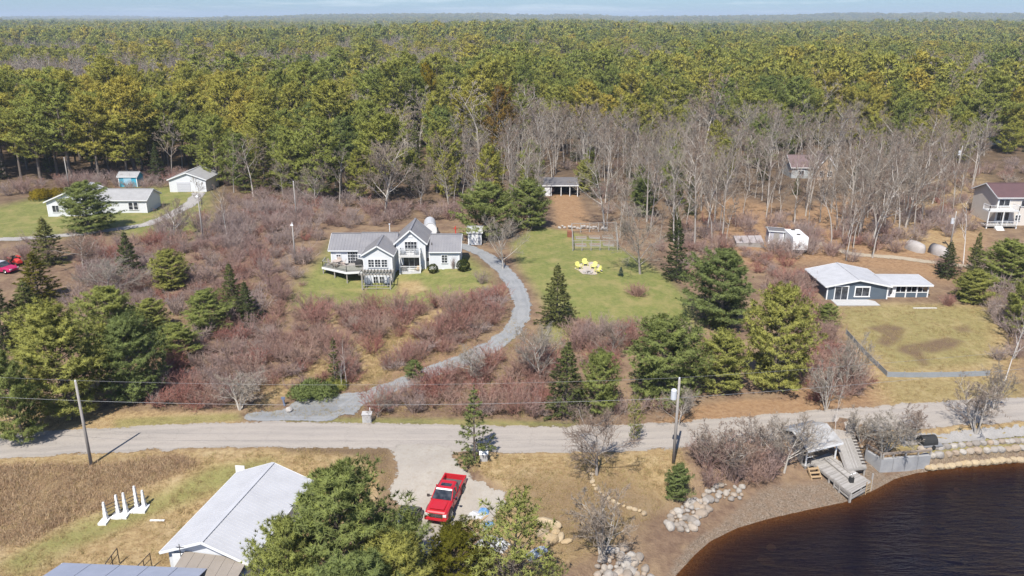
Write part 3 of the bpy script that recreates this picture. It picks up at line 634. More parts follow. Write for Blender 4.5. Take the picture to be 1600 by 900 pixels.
SPRUCE_WOOD = kit(spruce_mesh, bark_m, spruce_m, 'crown', 2, H=13.0, Rr=2.9, whorls=22, per=7, dens=13, size=0.5, K=8, w=0.05)
SPARSE = kit(pine_mesh, bark_m, nearpine_m, 'crown', 2, H=8.0, Rr=2.6, t0=0.14, whorls=16, per=5, dens=16, size=0.30, K=10, w=0.024, gap=0.3)
FIR = kit(spruce_mesh, bark_m, nearpine_m, 'crown', 1, H=8.0, Rr=2.4, whorls=15, per=7, dens=18, size=0.3, K=9, w=0.03, gap=0.22)
THIN = kit(spruce_mesh, bark_m, spruce_m, 'crown', 1, H=7.0, Rr=1.1, whorls=16, per=5, dens=9, gap=0.35)
BARE = []
for h_, sp_, tf_, up_, r_ in ((12, 0.30, 0.42, 0.55, 0.13), (12, 0.38, 0.30, 0.45, 0.15), (12, 0.46, 0.25, 0.40, 0.17), (12, 0.26, 0.50, 0.60, 0.11), (12, 0.36, 0.35, 0.50, 0.14), (12, 0.42, 0.22, 0.35, 0.15), (12, 0.22, 0.38, 0.65, 0.10)):
    BARE += kit(bare_tree_mesh, greybark_m, twig_m, 'branches', 1, H=h_, spread=sp_, trunk_frac=tf_, n1=9, n2=6, n3=6, n4=5, r0=r_, up=up_, fine=0.013)
BARE_WIDE = kit(bare_tree_mesh, greybark_m, twig_m, 'branches', 4, H=8.0, spread=0.62, trunk_frac=0.16, n1=13, n2=9, n3=7, n4=5, r0=0.17, up=0.32, fine=0.012)
BARE_MULTI = kit(bare_tree_mesh, greybark_m, twig_m, 'branches', 3, H=7.0, spread=0.34, trunk_frac=0.22, stems=7, n1=6, n2=6, n3=5, n4=5, r0=0.13, up=0.35, fine=0.012)
BIRCH = kit(bare_tree_mesh, birch_m, twig_m, 'branches', 2, H=9.0, spread=0.26, trunk_frac=0.3, n1=9, n2=5, n3=4, n4=2, r0=0.085, up=0.5, fine=0.009)
SHRUB = [shrub_mesh(900 + i, 1.7 + 0.25 * i, 1.5 + 0.12 * i, 20 + 3 * i) for i in range(4)]
for me in SHRUB: me.materials.append(redtwig_m)
SHRUB_DIM = [shrub_mesh(930 + i, 2.4, 1.7, 24, 7, 5) for i in range(4)]
for me in SHRUB_DIM: me.materials.append(dimtwig_m)
COUNT = {}
def plant(kitlist, name, x, y, s, label, cat, group=None, sx=1.0, k=None, rz=None, mat=None, z=None):
    a, b, second = kitlist[R.randrange(len(kitlist)) if k is None else k % len(kitlist)]
    e = empty(name, (x, y, (hz(x, y) if z is None else z) - 0.08), R.uniform(0, 6.28) if rz is None else rz); e.scale = (s * sx, s * sx, s)
    link('trunk', a, None, e); c = link(second, b, None, e)
    if mat is not None:
        c.material_slots[0].link = 'OBJECT'; c.material_slots[0].material = mat
    tag(e, label, cat, group); return e
def shrub(meshes, x, y, s, label, group=None, sx=1.0, name='leafless_shrub', mat=None, cat='shrub'):
    o = link(name, meshes[R.randrange(len(meshes))]); o.location = (x, y, hz(x, y) - 0.05); o.scale = (s * sx, s * sx, s); o.rotation_euler = (0, 0, R.uniform(0, 6.28))
    if mat is not None:
        o.material_slots[0].link = 'OBJECT'; o.material_slots[0].material = mat
    tag(o, label, cat, group); return o
def plant_px(kitlist, name, px, py, top, wpx, H0, W0, label, cat, group=None, k=None, mat=None):
    """stand a plant on the ground at a pixel, as tall and wide as it measures there"""
    x, y, z = at(px, py); _, _, ppm = project(x, y, z); s = (py - top) / ppm / 0.93 / H0; sx = (wpx / ppm) / (W0 * s)
    return plant(kitlist, name, x, y, s, label, cat, group, sx=min(1.9, max(0.5, sx)), k=k, mat=mat)
def scatter(poly, n, dmin, seed, keep=None):
    rg = np.random.default_rng(seed); lo, hi = poly.min(0), poly.max(0); out = []
    for _ in range(60):
        q = rg.uniform(lo, hi, (400, 2)); q = q[poly_sd(q[:, 0], q[:, 1], poly) < 0]
        if keep is not None: q = q[keep(q[:, 0], q[:, 1])]
        for p in q:
            if len(out) >= n: return out
            if all((p[0] - o[0]) ** 2 + (p[1] - o[1]) ** 2 > dmin * dmin for o in out): out.append((float(p[0]), float(p[1])))
    return out
# ------------------------------------------------------------------ building kit
white_side = M('white_clapboard', (0.70, 0.71, 0.72), 0.6, (0.64, 0.65, 0.66), 1.2, stripes=(2, 0.16, 0.6))
white_trim = M('white_trim', (0.78, 0.78, 0.77), 0.5, (0.70, 0.70, 0.69), 2.0)
grey_metal = M('grey_standing_seam', (0.20, 0.195, 0.205), 0.45, (0.265, 0.255, 0.255), 0.5, spec=0.5)
blue_side = M('slate_blue_siding', (0.105, 0.135, 0.165), 0.6, (0.085, 0.11, 0.14), 1.0, stripes=(2, 0.18, 0.5))
white_metal = M('white_metal_roof', (0.49, 0.49, 0.505), 0.6, (0.42, 0.42, 0.435), 0.7, bump=0.05, bscale=8)
pale_roof = M('pale_grey_roof', (0.47, 0.47, 0.48), 0.75, (0.37, 0.37, 0.38), 0.8, bump=0.2)
grey_shingle = M('grey_shingle', (0.34, 0.335, 0.33), 0.9, (0.27, 0.265, 0.26), 1.2, bump=0.4, bscale=14)
maroon_shingle = M('maroon_shingle', (0.125, 0.07, 0.07), 0.9, (0.095, 0.055, 0.058), 1.2, bump=0.4, bscale=14)
cream_side = M('cream_siding', (0.66, 0.61, 0.55), 0.65, (0.60, 0.55, 0.49), 1.0, stripes=(2, 0.2, 0.5))
turq = M('turquoise_boards', (0.07, 0.42, 0.56), 0.6, (0.06, 0.36, 0.50), 2.0, stripes=(0, 0.2, 0.5))
grey_wood = M('weathered_boards', (0.36, 0.335, 0.305), 0.85, (0.27, 0.25, 0.225), 1.5, bump=0.3, bscale=16, stripes=(0, 0.14, 0.8))
grey_plank = M('weathered_plank', (0.36, 0.335, 0.305), 0.85, (0.26, 0.24, 0.215), 2.5, bump=0.3, bscale=16)
raw_wood = M('raw_lumber', (0.44, 0.31, 0.175), 0.8, (0.36, 0.25, 0.14), 3.0, bump=0.2)
brown_roof = M('brown_roll_roof', (0.27, 0.235, 0.20), 0.9, (0.225, 0.195, 0.165), 0.9, bump=0.3)
slate_roof = M('blue_grey_roof', (0.30, 0.325, 0.40), 0.8, (0.255, 0.28, 0.35), 1.0, bump=0.3)
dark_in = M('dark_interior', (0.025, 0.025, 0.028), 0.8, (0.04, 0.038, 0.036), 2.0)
iron = M('dark_iron', (0.05, 0.045, 0.04), 0.6, (0.08, 0.06, 0.05), 4.0)
concrete = M('weathered_concrete', (0.37, 0.365, 0.36), 0.9, (0.25, 0.25, 0.255), 0.9, bump=0.3)
polewood = M('pole_wood', (0.36, 0.33, 0.30), 0.9, (0.27, 0.245, 0.22), 1.5, bump=0.4, bscale=8)
black_rubber = M('black_rubber', (0.022, 0.022, 0.022), 0.8, (0.035, 0.034, 0.032), 5.0)
brick_m = M('red_brick', (0.30, 0.13, 0.09), 0.9, (0.24, 0.10, 0.07), 4.0, bump=0.3)
def glass_mat():
    m, nt, out = new_mat('window_glass'); b = nt.nodes.new('ShaderNodeBsdfPrincipled')
    tc = nt.nodes.new('ShaderNodeTexCoord').outputs['Object']
    nt.links.new(mixc(nt, ramp(nt, noise(nt, 1.6, 2, 0.5, tc), [(0.4, 0.0), (0.65, 1.0)]), (0.018, 0.022, 0.030), (0.07, 0.075, 0.085)), b.inputs['Base Color'])
    b.inputs['Roughness'].default_value = 0.06; nt.links.new(b.outputs[0], out.inputs[0]); return m
glass = glass_mat()
def clear_glass_mat():
    m, nt, out = new_mat('clear_panel'); g = nt.nodes.new('ShaderNodeBsdfGlossy'); g.inputs['Roughness'].default_value = 0.05; t = nt.nodes.new('ShaderNodeBsdfTransparent'); t.inputs[0].default_value = (0.93, 0.96, 0.95, 1); mx = nt.nodes.new('ShaderNodeMixShader'); mx.inputs[0].default_value = 0.1
    nt.links.new(t.outputs[0], mx.inputs[1]); nt.links.new(g.outputs[0], mx.inputs[2]); nt.links.new(mx.outputs[0], out.inputs[0]); return m
clear_panel = clear_glass_mat()
def screen_mat():
    m, nt, out = new_mat('insect_screen'); d = nt.nodes.new('ShaderNodeBsdfDiffuse'); d.inputs[0].default_value = (0.03, 0.03, 0.035, 1); t = nt.nodes.new('ShaderNodeBsdfTransparent'); mx = nt.nodes.new('ShaderNodeMixShader'); mx.inputs[0].default_value = 0.55
    nt.links.new(t.outputs[0], mx.inputs[1]); nt.links.new(d.outputs[0], mx.inputs[2]); nt.links.new(mx.outputs[0], out.inputs[0]); return m
screen = screen_mat()
def block(root, x0, x1, y0, y1, z0, ze, zr, axis, m, name='wall'):
    b = MB()
    if axis == 'x': ym = (y0 + y1) / 2; b.prism([(x0, y0, z0), (x0, y1, z0), (x0, y1, ze), (x0, ym, zr), (x0, y0, ze)], (x1 - x0, 0, 0))
    elif axis == 'y': xm = (x0 + x1) / 2; b.prism([(x0, y0, z0), (x1, y0, z0), (x1, y0, ze), (xm, y0, zr), (x0, y0, ze)], (0, y1 - y0, 0))
    else: b.box(x0, x1, y0, y1, z0, ze)
    return b.build(name, m, root)
def roof(root, x0, x1, y0, y1, ze, zr, axis, m, over=0.3, th=0.12, seams=0.0, trim=white_trim, ends=None):
    """two roof slopes with ridge cap; raised seams and white rake boards ride on it as sub-parts"""
    b = MB(); sm = MB(); tr = []; ea, eb = ends if ends else (over, over)
    if axis == 'x': c = (y0 + y1) / 2; hw = (y1 - y0) / 2; a0, a1 = x0 - ea, x1 + eb; P = lambda a, t, z: (a, t, z)
    else: c = (x0 + x1) / 2; hw = (x1 - x0) / 2; a0, a1 = y0 - ea, y1 + eb; P = lambda a, t, z: (t, a, z)
    k = (zr - ze) / hw; lift = 0.03
    for s in (-1, 1):
        t1 = c + s * (hw + over); z1 = ze - k * over + lift; z0 = zr + lift
        poly = [P(a0, c, z0), P(a0, t1, z1), P(a0, t1, z1 + th), P(a0, c, z0 + th)]
        d = P(a1 - a0, 0, 0) if axis == 'x' else (0, a1 - a0, 0)
        b.prism(poly, d)
        if seams:
            n = int((a1 - a0) / seams)
            for i in range(n + 1):
                a = a0 + 0.04 + (a1 - a0 - 0.08) * i / max(1, n); sm.bar(P(a, c, z0 + th + 0.02), P(a, t1, z1 + th + 0.02), 0.035, 0.06)
        if ea > 0.15: tr.append(('rake_board', MB().bar(P(a0 - 0.02, c, z0 + th * 0.3), P(a0 - 0.02, t1, z1 + th * 0.3), 0.04, 0.2)))
        if eb > 0.15: tr.append(('rake_board', MB().bar(P(a1 + 0.02, c, z0 + th * 0.3), P(a1 + 0.02, t1, z1 + th * 0.3), 0.04, 0.2)))
        tr.append(('eave_board', MB().bar(P(a0, t1 + s * 0.02, z1 + th * 0.35), P(a1, t1 + s * 0.02, z1 + th * 0.35), 0.04, 0.15)))
    b.bar(P(a0 + 0.01, c, zr + lift + th + 0.01), P(a1 - 0.01, c, zr + lift + th + 0.01), 0.3, 0.05)
    o = b.build('roof', m, root)
    if seams: sm.build('roof_seams', m, o, 'stuff')
    for nm, q in tr: q.build(nm, trim, o)
    return o
def window(root, cx, cz, w, h, y, nx=2, ny=2, fm=white_trim, gm=None, side=None, name='window', frame=0.08):
    """framed window proud of a wall that faces the viewer (side=+1/-1: a wall that faces +x/-x, y is then its x)"""
    f = MB(); p = MB(); T = (lambda u, v, z: (u, v, z)) if side is None else ((lambda u, v, z: (y - side * (v - y), u, z)))
    def bx(mb, u0, u1, v0, v1, z0, z1):
        a = T(u0, v0, z0); b_ = T(u1, v1, z1); mb.box(min(a[0], b_[0]), max(a[0], b_[0]), min(a[1], b_[1]), max(a[1], b_[1]), z0, z1)
    x0, x1, z0, z1 = cx - w / 2, cx + w / 2, cz - h / 2, cz + h / 2; d0, d1 = y - 0.09, y + 0.02
    bx(f, x0 - frame, x1 + frame, d0, d1, z1, z1 + frame * 1.3); bx(f, x0 - frame * 1.3, x1 + frame * 1.3, d0 - 0.04, d1, z0 - frame, z0)
    bx(f, x0 - frame, x0, d0, d1, z0, z1); bx(f, x1, x1 + frame, d0, d1, z0, z1)
    for i in range(1, nx): q = x0 + w * i / nx; bx(f, q - 0.022, q + 0.022, y - 0.06, y - 0.022, z0, z1)
    for i in range(1, ny): q = z0 + h * i / ny; bx(f, x0, x1, y - 0.055, y - 0.024, q - 0.02, q + 0.02)
    bx(p, x0, x1, y - 0.02, y + 0.01, z0, z1)
    o = f.build(name, fm, root); p.build('pane', gm or glass, o); return o
def door(root, cx, z0, w, h, y, m=white_trim, panel=None, name='door', oval=False):
    b = MB(); b.box(cx - w / 2, cx + w / 2, y - 0.06, y + 0.02, z0, z0 + h); b.box(cx - w / 2 - 0.1, cx - w / 2, y - 0.09, y + 0.02, z0, z0 + h + 0.1); b.box(cx + w / 2, cx + w / 2 + 0.1, y - 0.09, y + 0.02, z0, z0 + h + 0.1); b.box(cx - w / 2, cx + w / 2, y - 0.09, y + 0.02, z0 + h, z0 + h + 0.1)
    o = b.build(name, m, root)
    if oval:
        g = MB(); g.prism([(cx + 0.2 * math.cos(a), y - 0.075, z0 + h * 0.64 + 0.5 * math.sin(a)) for a in np.linspace(0, 2 * math.pi, 15)[:-1]], (0, 0.03, 0)); g.build('pane', glass, o)
    k = MB(); k.tube([(cx + w * 0.38, y - 0.13, z0 + 1.0), (cx + w * 0.38, y - 0.05, z0 + 1.0)], 0.035, 6); k.build('door_handle', iron, o); return o
def railing(root, pts, h=0.95, m=white_trim, post=0.09, gap=0.14, glassy=False, name='railing', spacing=1.6):
    b = MB(); g = MB()
    for p, q in zip(pts[:-1], pts[1:]):
        p, q = Vector(p), Vector(q); L = (q - p).length; n = max(1, round(L / spacing))
        for i in range(n + 1): c = p.lerp(q, i / n); b.bar(c, c + Vector((0, 0, h)), post)
        b.bar(p + Vector((0, 0, h)), q + Vector((0, 0, h)), 0.09, 0.05); b.bar(p + Vector((0, 0, 0.1)), q + Vector((0, 0, 0.1)), 0.05, 0.05)
        if glassy: g.prism([p + Vector((0, 0, 0.13)), q + Vector((0, 0, 0.13)), q + Vector((0, 0, h - 0.04)), p + Vector((0, 0, h - 0.04))], (0.01, 0.01, 0))
        elif gap:
            k = int(L / gap)
            for i in range(1, k): c = p.lerp(q, i / k); b.bar(c + Vector((0, 0, 0.1)), c + Vector((0, 0, h)), 0.03)
    o = b.build(name, m, root)
    if glassy: g.build('glass_panel', clear_panel, o)
    return o
def corner_boards(root, xs, y, z0, z1):
    for x in xs: MB().box(x - 0.09, x + 0.09, y - 0.035, y + 0.05, z0, z1).build('corner_board', white_trim, root)
# ------------------------------------------------------------------ the large white house
hx, hy, hb = -17.0, 111.5, 3.0
H1 = empty('house', (hx, hy, hb)); tag(H1, 'large white clapboard house with grey metal gable roofs, balconies and raised deck', 'house')
block(H1, 4.9, 9.35, 0.0, 6.2, -0.7, 3.0, 4.65, 'x', white_side); roof(H1, 4.9, 9.35, 0.0, 6.2, 3.0, 4.65, 'x', grey_metal, seams=0.42, ends=(0.0, 0.25))
block(H1, -5.3, 0.12, -0.2, 7.4, -1.9, 2.75, 4.75, 'x', white_side); roof(H1, -5.3, 0.1, -0.2, 7.4, 2.75, 4.75, 'x', grey_metal, seams=0.42, ends=(0.1, 0.0))
block(H1, -9.6, -5.2, 0.8, 6.6, -1.3, 3.0, 4.62, 'x', white_side); roof(H1, -9.6, -5.42, 0.8, 6.6, 3.0, 4.62, 'x', grey_metal, seams=0.42, ends=(0.3, 0.0))
block(H1, -4.15, 0.0, -3.1, 1.5, -2.0, 3.36, 4.62, 'y', white_side); roof(H1, -4.15, 0.0, -3.1, 2.6, 3.36, 4.62, 'y', grey_metal, seams=0.42, ends=(0.3, 0.0))
block(H1, 0.1, 4.4, 0.35, 6.9, -1.7, 4.2, 6.05, 'y', white_side); roof(H1, 0.1, 4.4, 0.35, 6.9, 4.2, 6.05, 'y', grey_metal, seams=0.42, ends=(0.35, 0.3))
block(H1, 4.35, 4.95, 1.4, 5.0, -0.8, 2.6, 3.0, 'x', white_side, 'link_wall')
fb = MB(); fb.box(4.92, 9.33, -0.03, 0.3, -0.9, -0.2); fb.build('foundation', concrete, H1)
corner_boards(H1, (5.0, 9.26), 0.0, -0.2, 2.95); corner_boards(H1, (-4.06, -0.09), -3.1, -1.6, 3.3); corner_boards(H1, (0.2, 4.3), 0.35, -1.2, 4.15); corner_boards(H1, (-9.5,), 0.8, 0.9, 2.95)
window(H1, 7.15, 1.85, 0.78, 1.15, 0.0, 2, 3); window(H1, 7.2, 0.02, 0.75, 0.36, 0.0, 2, 1)
window(H1, -8.45, 1.95, 0.6, 0.62, 0.8, 2, 2)
for x in (-6.75, -6.0): window(H1, x, 1.85, 0.66, 1.7, 0.8, 2, 4, name='french_door')
for x in (-3.02, -2.08, -1.14): window(H1, x, 2.12, 0.78, 1.1, -3.1, 2, 3)
for x in (-2.5, -1.62): window(H1, x, -0.62, 0.62, 1.5, -3.1, 2, 3, name='french_door')
for x in (1.82, 2.72): window(H1, x, 3.62, 0.8, 1.45, 0.35, 2, 3, name='balcony_door')
window(H1, 2.3, 1.22, 2.3, 1.75, 0.35, 3, 1, name='sliding_door', frame=0.1)
window(H1, 4.65, 1.35, 0.4, 0.6, 1.4, 1, 1); window(H1, 2.6, 2.2, 0.6, 0.9, 4.4, 1, 2, side=1)
fan = MB(); fan.box(1.95, 2.55, 0.30, 0.36, 5.0, 5.35); fan.build('gable_vent', white_trim, H1)
# balconies on the tower
for z, nm in ((2.62, 'upper'), (0.12, 'lower')):
    b = MB(); b.box(0.65, 3.75, -1.15, 0.34, z - 0.22, z); fl = b.build('balcony', M('balcony_boards', (0.62, 0.61, 0.59), 0.7, (0.54, 0.53, 0.51), 2.0), H1)
    railing(fl, [(0.72, 0.25, z), (0.72, -1.08, z), (3.68, -1.08, z), (3.68, 0.25, z)], 0.92, white_trim if z > 1 else white_trim, 0.08, 0.16)
for x in (0.72, 3.68): MB().bar((x, -1.06, -1.9), (x, -1.06, 3.5), 0.16).build('balcony_post', white_trim, H1)
b = MB(); b.box(0.75, 3.6, -0.9, 0.33, -1.7, -0.15); b.build('undercroft_dark_block', dark_in, H1)  # plain near-black block filling the space under the lower balcony
# raised deck
dk = [(-10.5, -1.2), (-6.5, -3.7), (-4.2, -3.25), (-4.2, -0.25), (-5.32, -0.25), (-5.32, 0.76), (-10.5, 0.76)]
b = MB(); b.prism([(x, y, 0.82) for x, y in dk], (0, 0, 0.18)); DK = b.build('deck', grey_wood, H1)
b = MB(); b.prism([(-10.56, -1.24, 0.70), (-6.5, -3.78, 0.70), (-6.5, -3.78, 1.02), (-10.56, -1.24, 1.02)], (0.02, 0.04, 0)); b.prism([(-6.5, -3.78, 0.70), (-4.2, -3.33, 0.70), (-4.2, -3.33, 1.02), (-6.5, -3.78, 1.02)], (-0.01, 0.04, 0)); b.build('deck_fascia', white_trim, DK)
for x, y in ((-10.4, -1.1), (-8.5, -2.35), (-6.5, -3.55), (-10.4, 0.5), (-4.4, -3.2)):
    b = MB(); b.bar((x, y, -2.0), (x, y, 0.8), 0.15); b.build('leg', grey_plank, DK)
railing(DK, [(-10.4, 0.7, 1.0), (-10.4, -1.15, 1.0), (-6.5, -3.6, 1.0), (-4.3, -3.2, 1.0)], 0.9, grey_plank, 0.07, 0, True, spacing=2.2)
b = MB(); b.tube([(-1.5, 5.5, 3.5), (-1.5, 5.5, 5.6)], 0.06, 8); b.tube([(-1.5, 5.5, 5.6), (-1.5, 5.5, 5.75)], 0.12, 8); b.build('flue_pipe', white_trim, H1)
b = MB(); b.tube([(5.25, 1.0, 3.5), (5.25, 1.0, 4.05)], 0.06, 8); b.build('vent_pipe', iron, H1)
# pergola in front of the sunroom
PG = empty('pergola', (hx - 2.1, hy - 4.2, hz(hx - 2.1, hy - 4.2))); pz = PG.location.z
tag(PG, 'weathered timber pergola with open rafters in front of the sunroom of the large house', 'pergola')
ptop = hb + 1.0 - pz
for x in (-2.0, 2.0):
    for y in (-0.95, 0.85): b = MB(); b.bar((x, y, -0.4), (x, y, ptop), 0.14); b.build('post', grey_plank, PG)
for y in (-0.95, 0.85): b = MB(); b.box(-2.4, 2.4, y - 0.05, y + 0.05, ptop, ptop + 0.18); b.build('beam', raw_wood if False else grey_plank, PG)
rm = None
for i in range(11):
    if rm is None: b = MB(); b.prism([(-0.035, -1.45, 0.06), (-0.035, -1.3, 0.0), (-0.035, 1.0, 0.0), (-0.035, 1.0, 0.16), (-0.035, -1.45, 0.16)], (0.07, 0, 0)); o = b.build('rafter', grey_plank, PG); rm = o.data
    else: o = link('rafter', rm, None, PG)
    o.location = (-2.3 + 0.46 * i, 0, ptop + 0.182)
railing(PG, [(-1.9, -0.95, 0.0), (1.9, -0.95, 0.0)], 0.55, grey_plank, 0.06, 0.0, name='low_rail')
def lounge_chair(name, x, y, z, rz, m, label, s=1.0, group=None):
    """slatted garden chair: raked back, wide arms, sloping seat, splayed legs"""
    e = empty(name, (x, y, z), rz); e.scale = (s, s, s)
    b = MB(); b.prism([(-0.27, -0.35, 0.36), (0.27, -0.35, 0.36), (0.27, 0.2, 0.24), (-0.27, 0.2, 0.24)], (0, 0.01, 0.05)); b.build('seat', m, e)
    for i in range(5):
        u = -0.24 + 0.12 * i; h = 0.98 - 0.03 * abs(i - 2) ** 2; b = MB(); b.prism([(u - 0.052, 0.18, 0.24), (u + 0.052, 0.18, 0.24), (u * 1.2 + 0.055, 0.45, h), (u * 1.2 - 0.055, 0.45, h)], (0, 0.03, 0.01)); b.build('slat', m, e)
    for sgn in (-1, 1):
        b = MB(); b.box(sgn * 0.36 - 0.07, sgn * 0.36 + 0.07, -0.42, 0.36, 0.52, 0.55); b.build('arm', m, e)
        b = MB(); b.bar((sgn * 0.33, -0.36, 0), (sgn * 0.33, -0.36, 0.52), 0.09, 0.04); b.build('leg', m, e)
        b = MB(); b.bar((sgn * 0.31, 0.55, 0.02), (sgn * 0.31, -0.32, 0.38), 0.04, 0.1); b.build('leg', m, e)
    return tag(e, label, 'chair', group)
greych = M('grey_plastic', (0.17, 0.19, 0.22), 0.5, (0.13, 0.15, 0.18), 3.0)
yellowch = M('lime_yellow_paint', (0.72, 0.68, 0.20), 0.45, (0.64, 0.60, 0.16), 3.0)
for x, rz, w_ in ((-1.35, 0.5, 'left'), (1.35, -0.5, 'right')): lounge_chair('garden_chair', PG.location.x + x, PG.location.y + 0.25, hz(PG.location.x + x, PG.location.y + 0.25), rz + 0.0, greych, 'grey garden chair under the %s side of the pergola' % w_, 1.15)
# things standing on the raised deck
dz = hb + 1.0
def patio_table(x, y, z, m, label):
    e = empty('patio_table', (x, y, z)); b = MB(); b.tube([(0, 0, 0.68), (0, 0, 0.73)], 0.62, 18); b.build('table_top', m, e)
    b = MB(); b.tube([(0, 0, 0), (0, 0, 0.68)], 0.05, 8); b.build('leg', m, e); b = MB(); b.tube([(0, 0, 0), (0, 0, 0.05)], 0.28, 12); b.build('base', m, e); return tag(e, label, 'table')
beige_m = M('beige_weave', (0.50, 0.41, 0.35), 0.8, (0.40, 0.33, 0.28), 4.0)
patio_table(hx - 8.5, hy - 0.5, dz, beige_m, 'round beige patio table on the raised deck of the large house')
for i, (x, y, rz, w_) in enumerate(((-9.4, -0.3, 1.4, 'left of'), (-7.6, -0.4, -1.5, 'right of'), (-8.4, 0.3, 0.0, 'behind'), (-8.6, -1.4, 3.1, 'in front of'))):
    lounge_chair('patio_chair', hx + x, hy + y, dz, rz, beige_m, 'beige patio chair %s the round table on the raised deck' % w_)
e = empty('barbecue', (hx - 5.1, hy - 1.1, dz)); tag(e, 'black covered barbecue dome on the raised deck beside the sunroom', 'barbecue')
b = MB(); ring = [(0.62 * math.cos(a) , 0.42 * math.sin(a)) for a in np.linspace(0, 2 * math.pi, 15)[:-1]]
vs = []; fs = []
for j, (t, zz) in enumerate(((1.0, 0.0), (1.02, 0.55), (0.92, 0.85), (0.62, 1.05), (0.2, 1.13))):
    vs += [(x * t, y * t, zz) for x, y in ring]
    if j: fs += [((j - 1) * 14 + k, (j - 1) * 14 + (k + 1) % 14, j * 14 + (k + 1) % 14, j * 14 + k) for k in range(14)]
fs.append(tuple(4 * 14 + k for k in range(14))); b.add(vs, fs); b.build('cover', black_rubber, e, smooth=True)
b = MB(); b.tube([(-0.75, 0, 0.62), (-0.5, 0, 0.62)], 0.03, 6); b.build('handle', iron, e)
for x, y, w_ in ((0.9, -0.6, 'left'), (2.9, -0.6, 'right')): lounge_chair('balcony_chair', hx + 0.3 + x, hy + y + 0.1, hb + 2.62, 0.3 if x < 2 else -0.3, greych, 'grey chair at the %s end of the upper balcony' % w_, 0.85)
lounge_chair('balcony_chair', hx + 1.3, hy - 0.5, hb + 0.12, 0.4, iron, 'dark slatted chair on the lower balcony', 0.9)
lounge_chair('balcony_chair', hx + 3.2, hy - 0.5, hb + 0.12, -0.4, raw_wood, 'tan wooden chair on the lower balcony', 0.8)
# ------------------------------------------------------------------ behind the large house
def arch_shelter(px, py, w, h, L, label):
    x, y, z = at(px, py); e = empty('arched_shelter', (x, y, z), 0.12); n = 12; b = MB(); pr = [(w / 2 * math.cos(a), h * (0.45 + 0.55 * math.sin(a)) if True else 0) for a in np.linspace(0, math.pi, n)]
    pr = [(w / 2, 0)] + pr + [(-w / 2, 0)]
    b.prism([(u, 0, v) for u, v in pr], (0, L, 0)); b.build('cover', M('grey_tarp', (0.50, 0.50, 0.51), 0.55, (0.44, 0.44, 0.45), 2.0), e)
    b = MB(); b.prism([(u * 0.93, -0.04, v * 0.96) for u, v in pr], (0, 0.03, 0)); b.build('door_panel', white_trim, e)
    b = MB()
    for (u0, v0), (u1, v1) in zip(pr[:-1], pr[1:]): b.bar((u0 * 1.01, -0.05, v0 * 1.01), (u1 * 1.01, -0.05, v1 * 1.01), 0.06)
    b.build('hoop', white_trim, e); return tag(e, label, 'shelter')
arch_shelter(673, 369, 2.1, 2.3, 4.5, 'white arched fabric shelter behind the tower of the large house')
def simple_shed(name, px, py, w, d, hw, hr, wm, rm, label, axis='x', rz=0.0, dm=white_trim, dw=0.8, win=False, cat='shed', base=0.0):
    x, y, z = at(px, py); e = empty(name, (x, y, z + base), rz); block(e, -w / 2, w / 2, 0, d, -0.5, hw, hr, axis, wm); roof(e, -w / 2, w / 2, 0, d, hw, hr, axis, rm, 0.18, 0.08)
    if dw: door(e, 0.0, 0.05, dw, min(1.9, hw - 0.15), 0.0, dm)
    if win: window(e, -w * 0.32, hw * 0.6, 0.5, 0.5, 0.0, 2, 2)
    corner_boards(e, (-w / 2 + 0.1, w / 2 - 0.1), 0.0, 0.0, hw - 0.05); return tag(e, label, cat)
simple_shed('garden_shed', 742, 383, 2.2, 2.8, 2.1, 2.7, M('grey_shed_boards', (0.42, 0.44, 0.47), 0.8, (0.36, 0.38, 0.41), 2.0, stripes=(0, 0.18, 0.5)), pale_roof, 'small pale grey shed under the round-headed pine by the driveway')
x, y, z = at(712, 367); e = empty('red_post', (x, y, z)); tag(e, 'slim red painted post with a crosspiece behind the right wing of the large house', 'post')
red_paint = M('red_paint', (0.62, 0.05, 0.04), 0.45, (0.52, 0.04, 0.03), 3.0)
b = MB(); b.bar((0, 0, -0.1), (0, 0, 1.5), 0.16); b.build('upright', red_paint, e); b = MB(); b.bar((-0.35, -0.1, 1.15), (0.35, -0.1, 1.15), 0.12); b.build('crosspiece', red_paint, e)
x, y, z = at(684, 368); e = empty('wheelbarrow', (x, y, z), 0.5); tag(e, 'dark wheelbarrow beside the arched fabric shelter', 'wheelbarrow')
b = MB(); b.prism([(-0.3, -0.45, 0.35), (0.3, -0.45, 0.35), (0.38, 0.5, 0.45), (-0.38, 0.5, 0.45)], (0, 0, 0.3)); b.build('tray', iron, e); b = MB(); b.tube([(-0.05, 0.75, 0.2), (0.05, 0.75, 0.2)], 0.2, 12); b.build('wheel', black_rubber, e)
for s in (-1, 1): b = MB(); b.bar((s * 0.3, -1.0, 0.6), (s * 0.08, 0.75, 0.2), 0.05); b.build('handle', polewood, e)
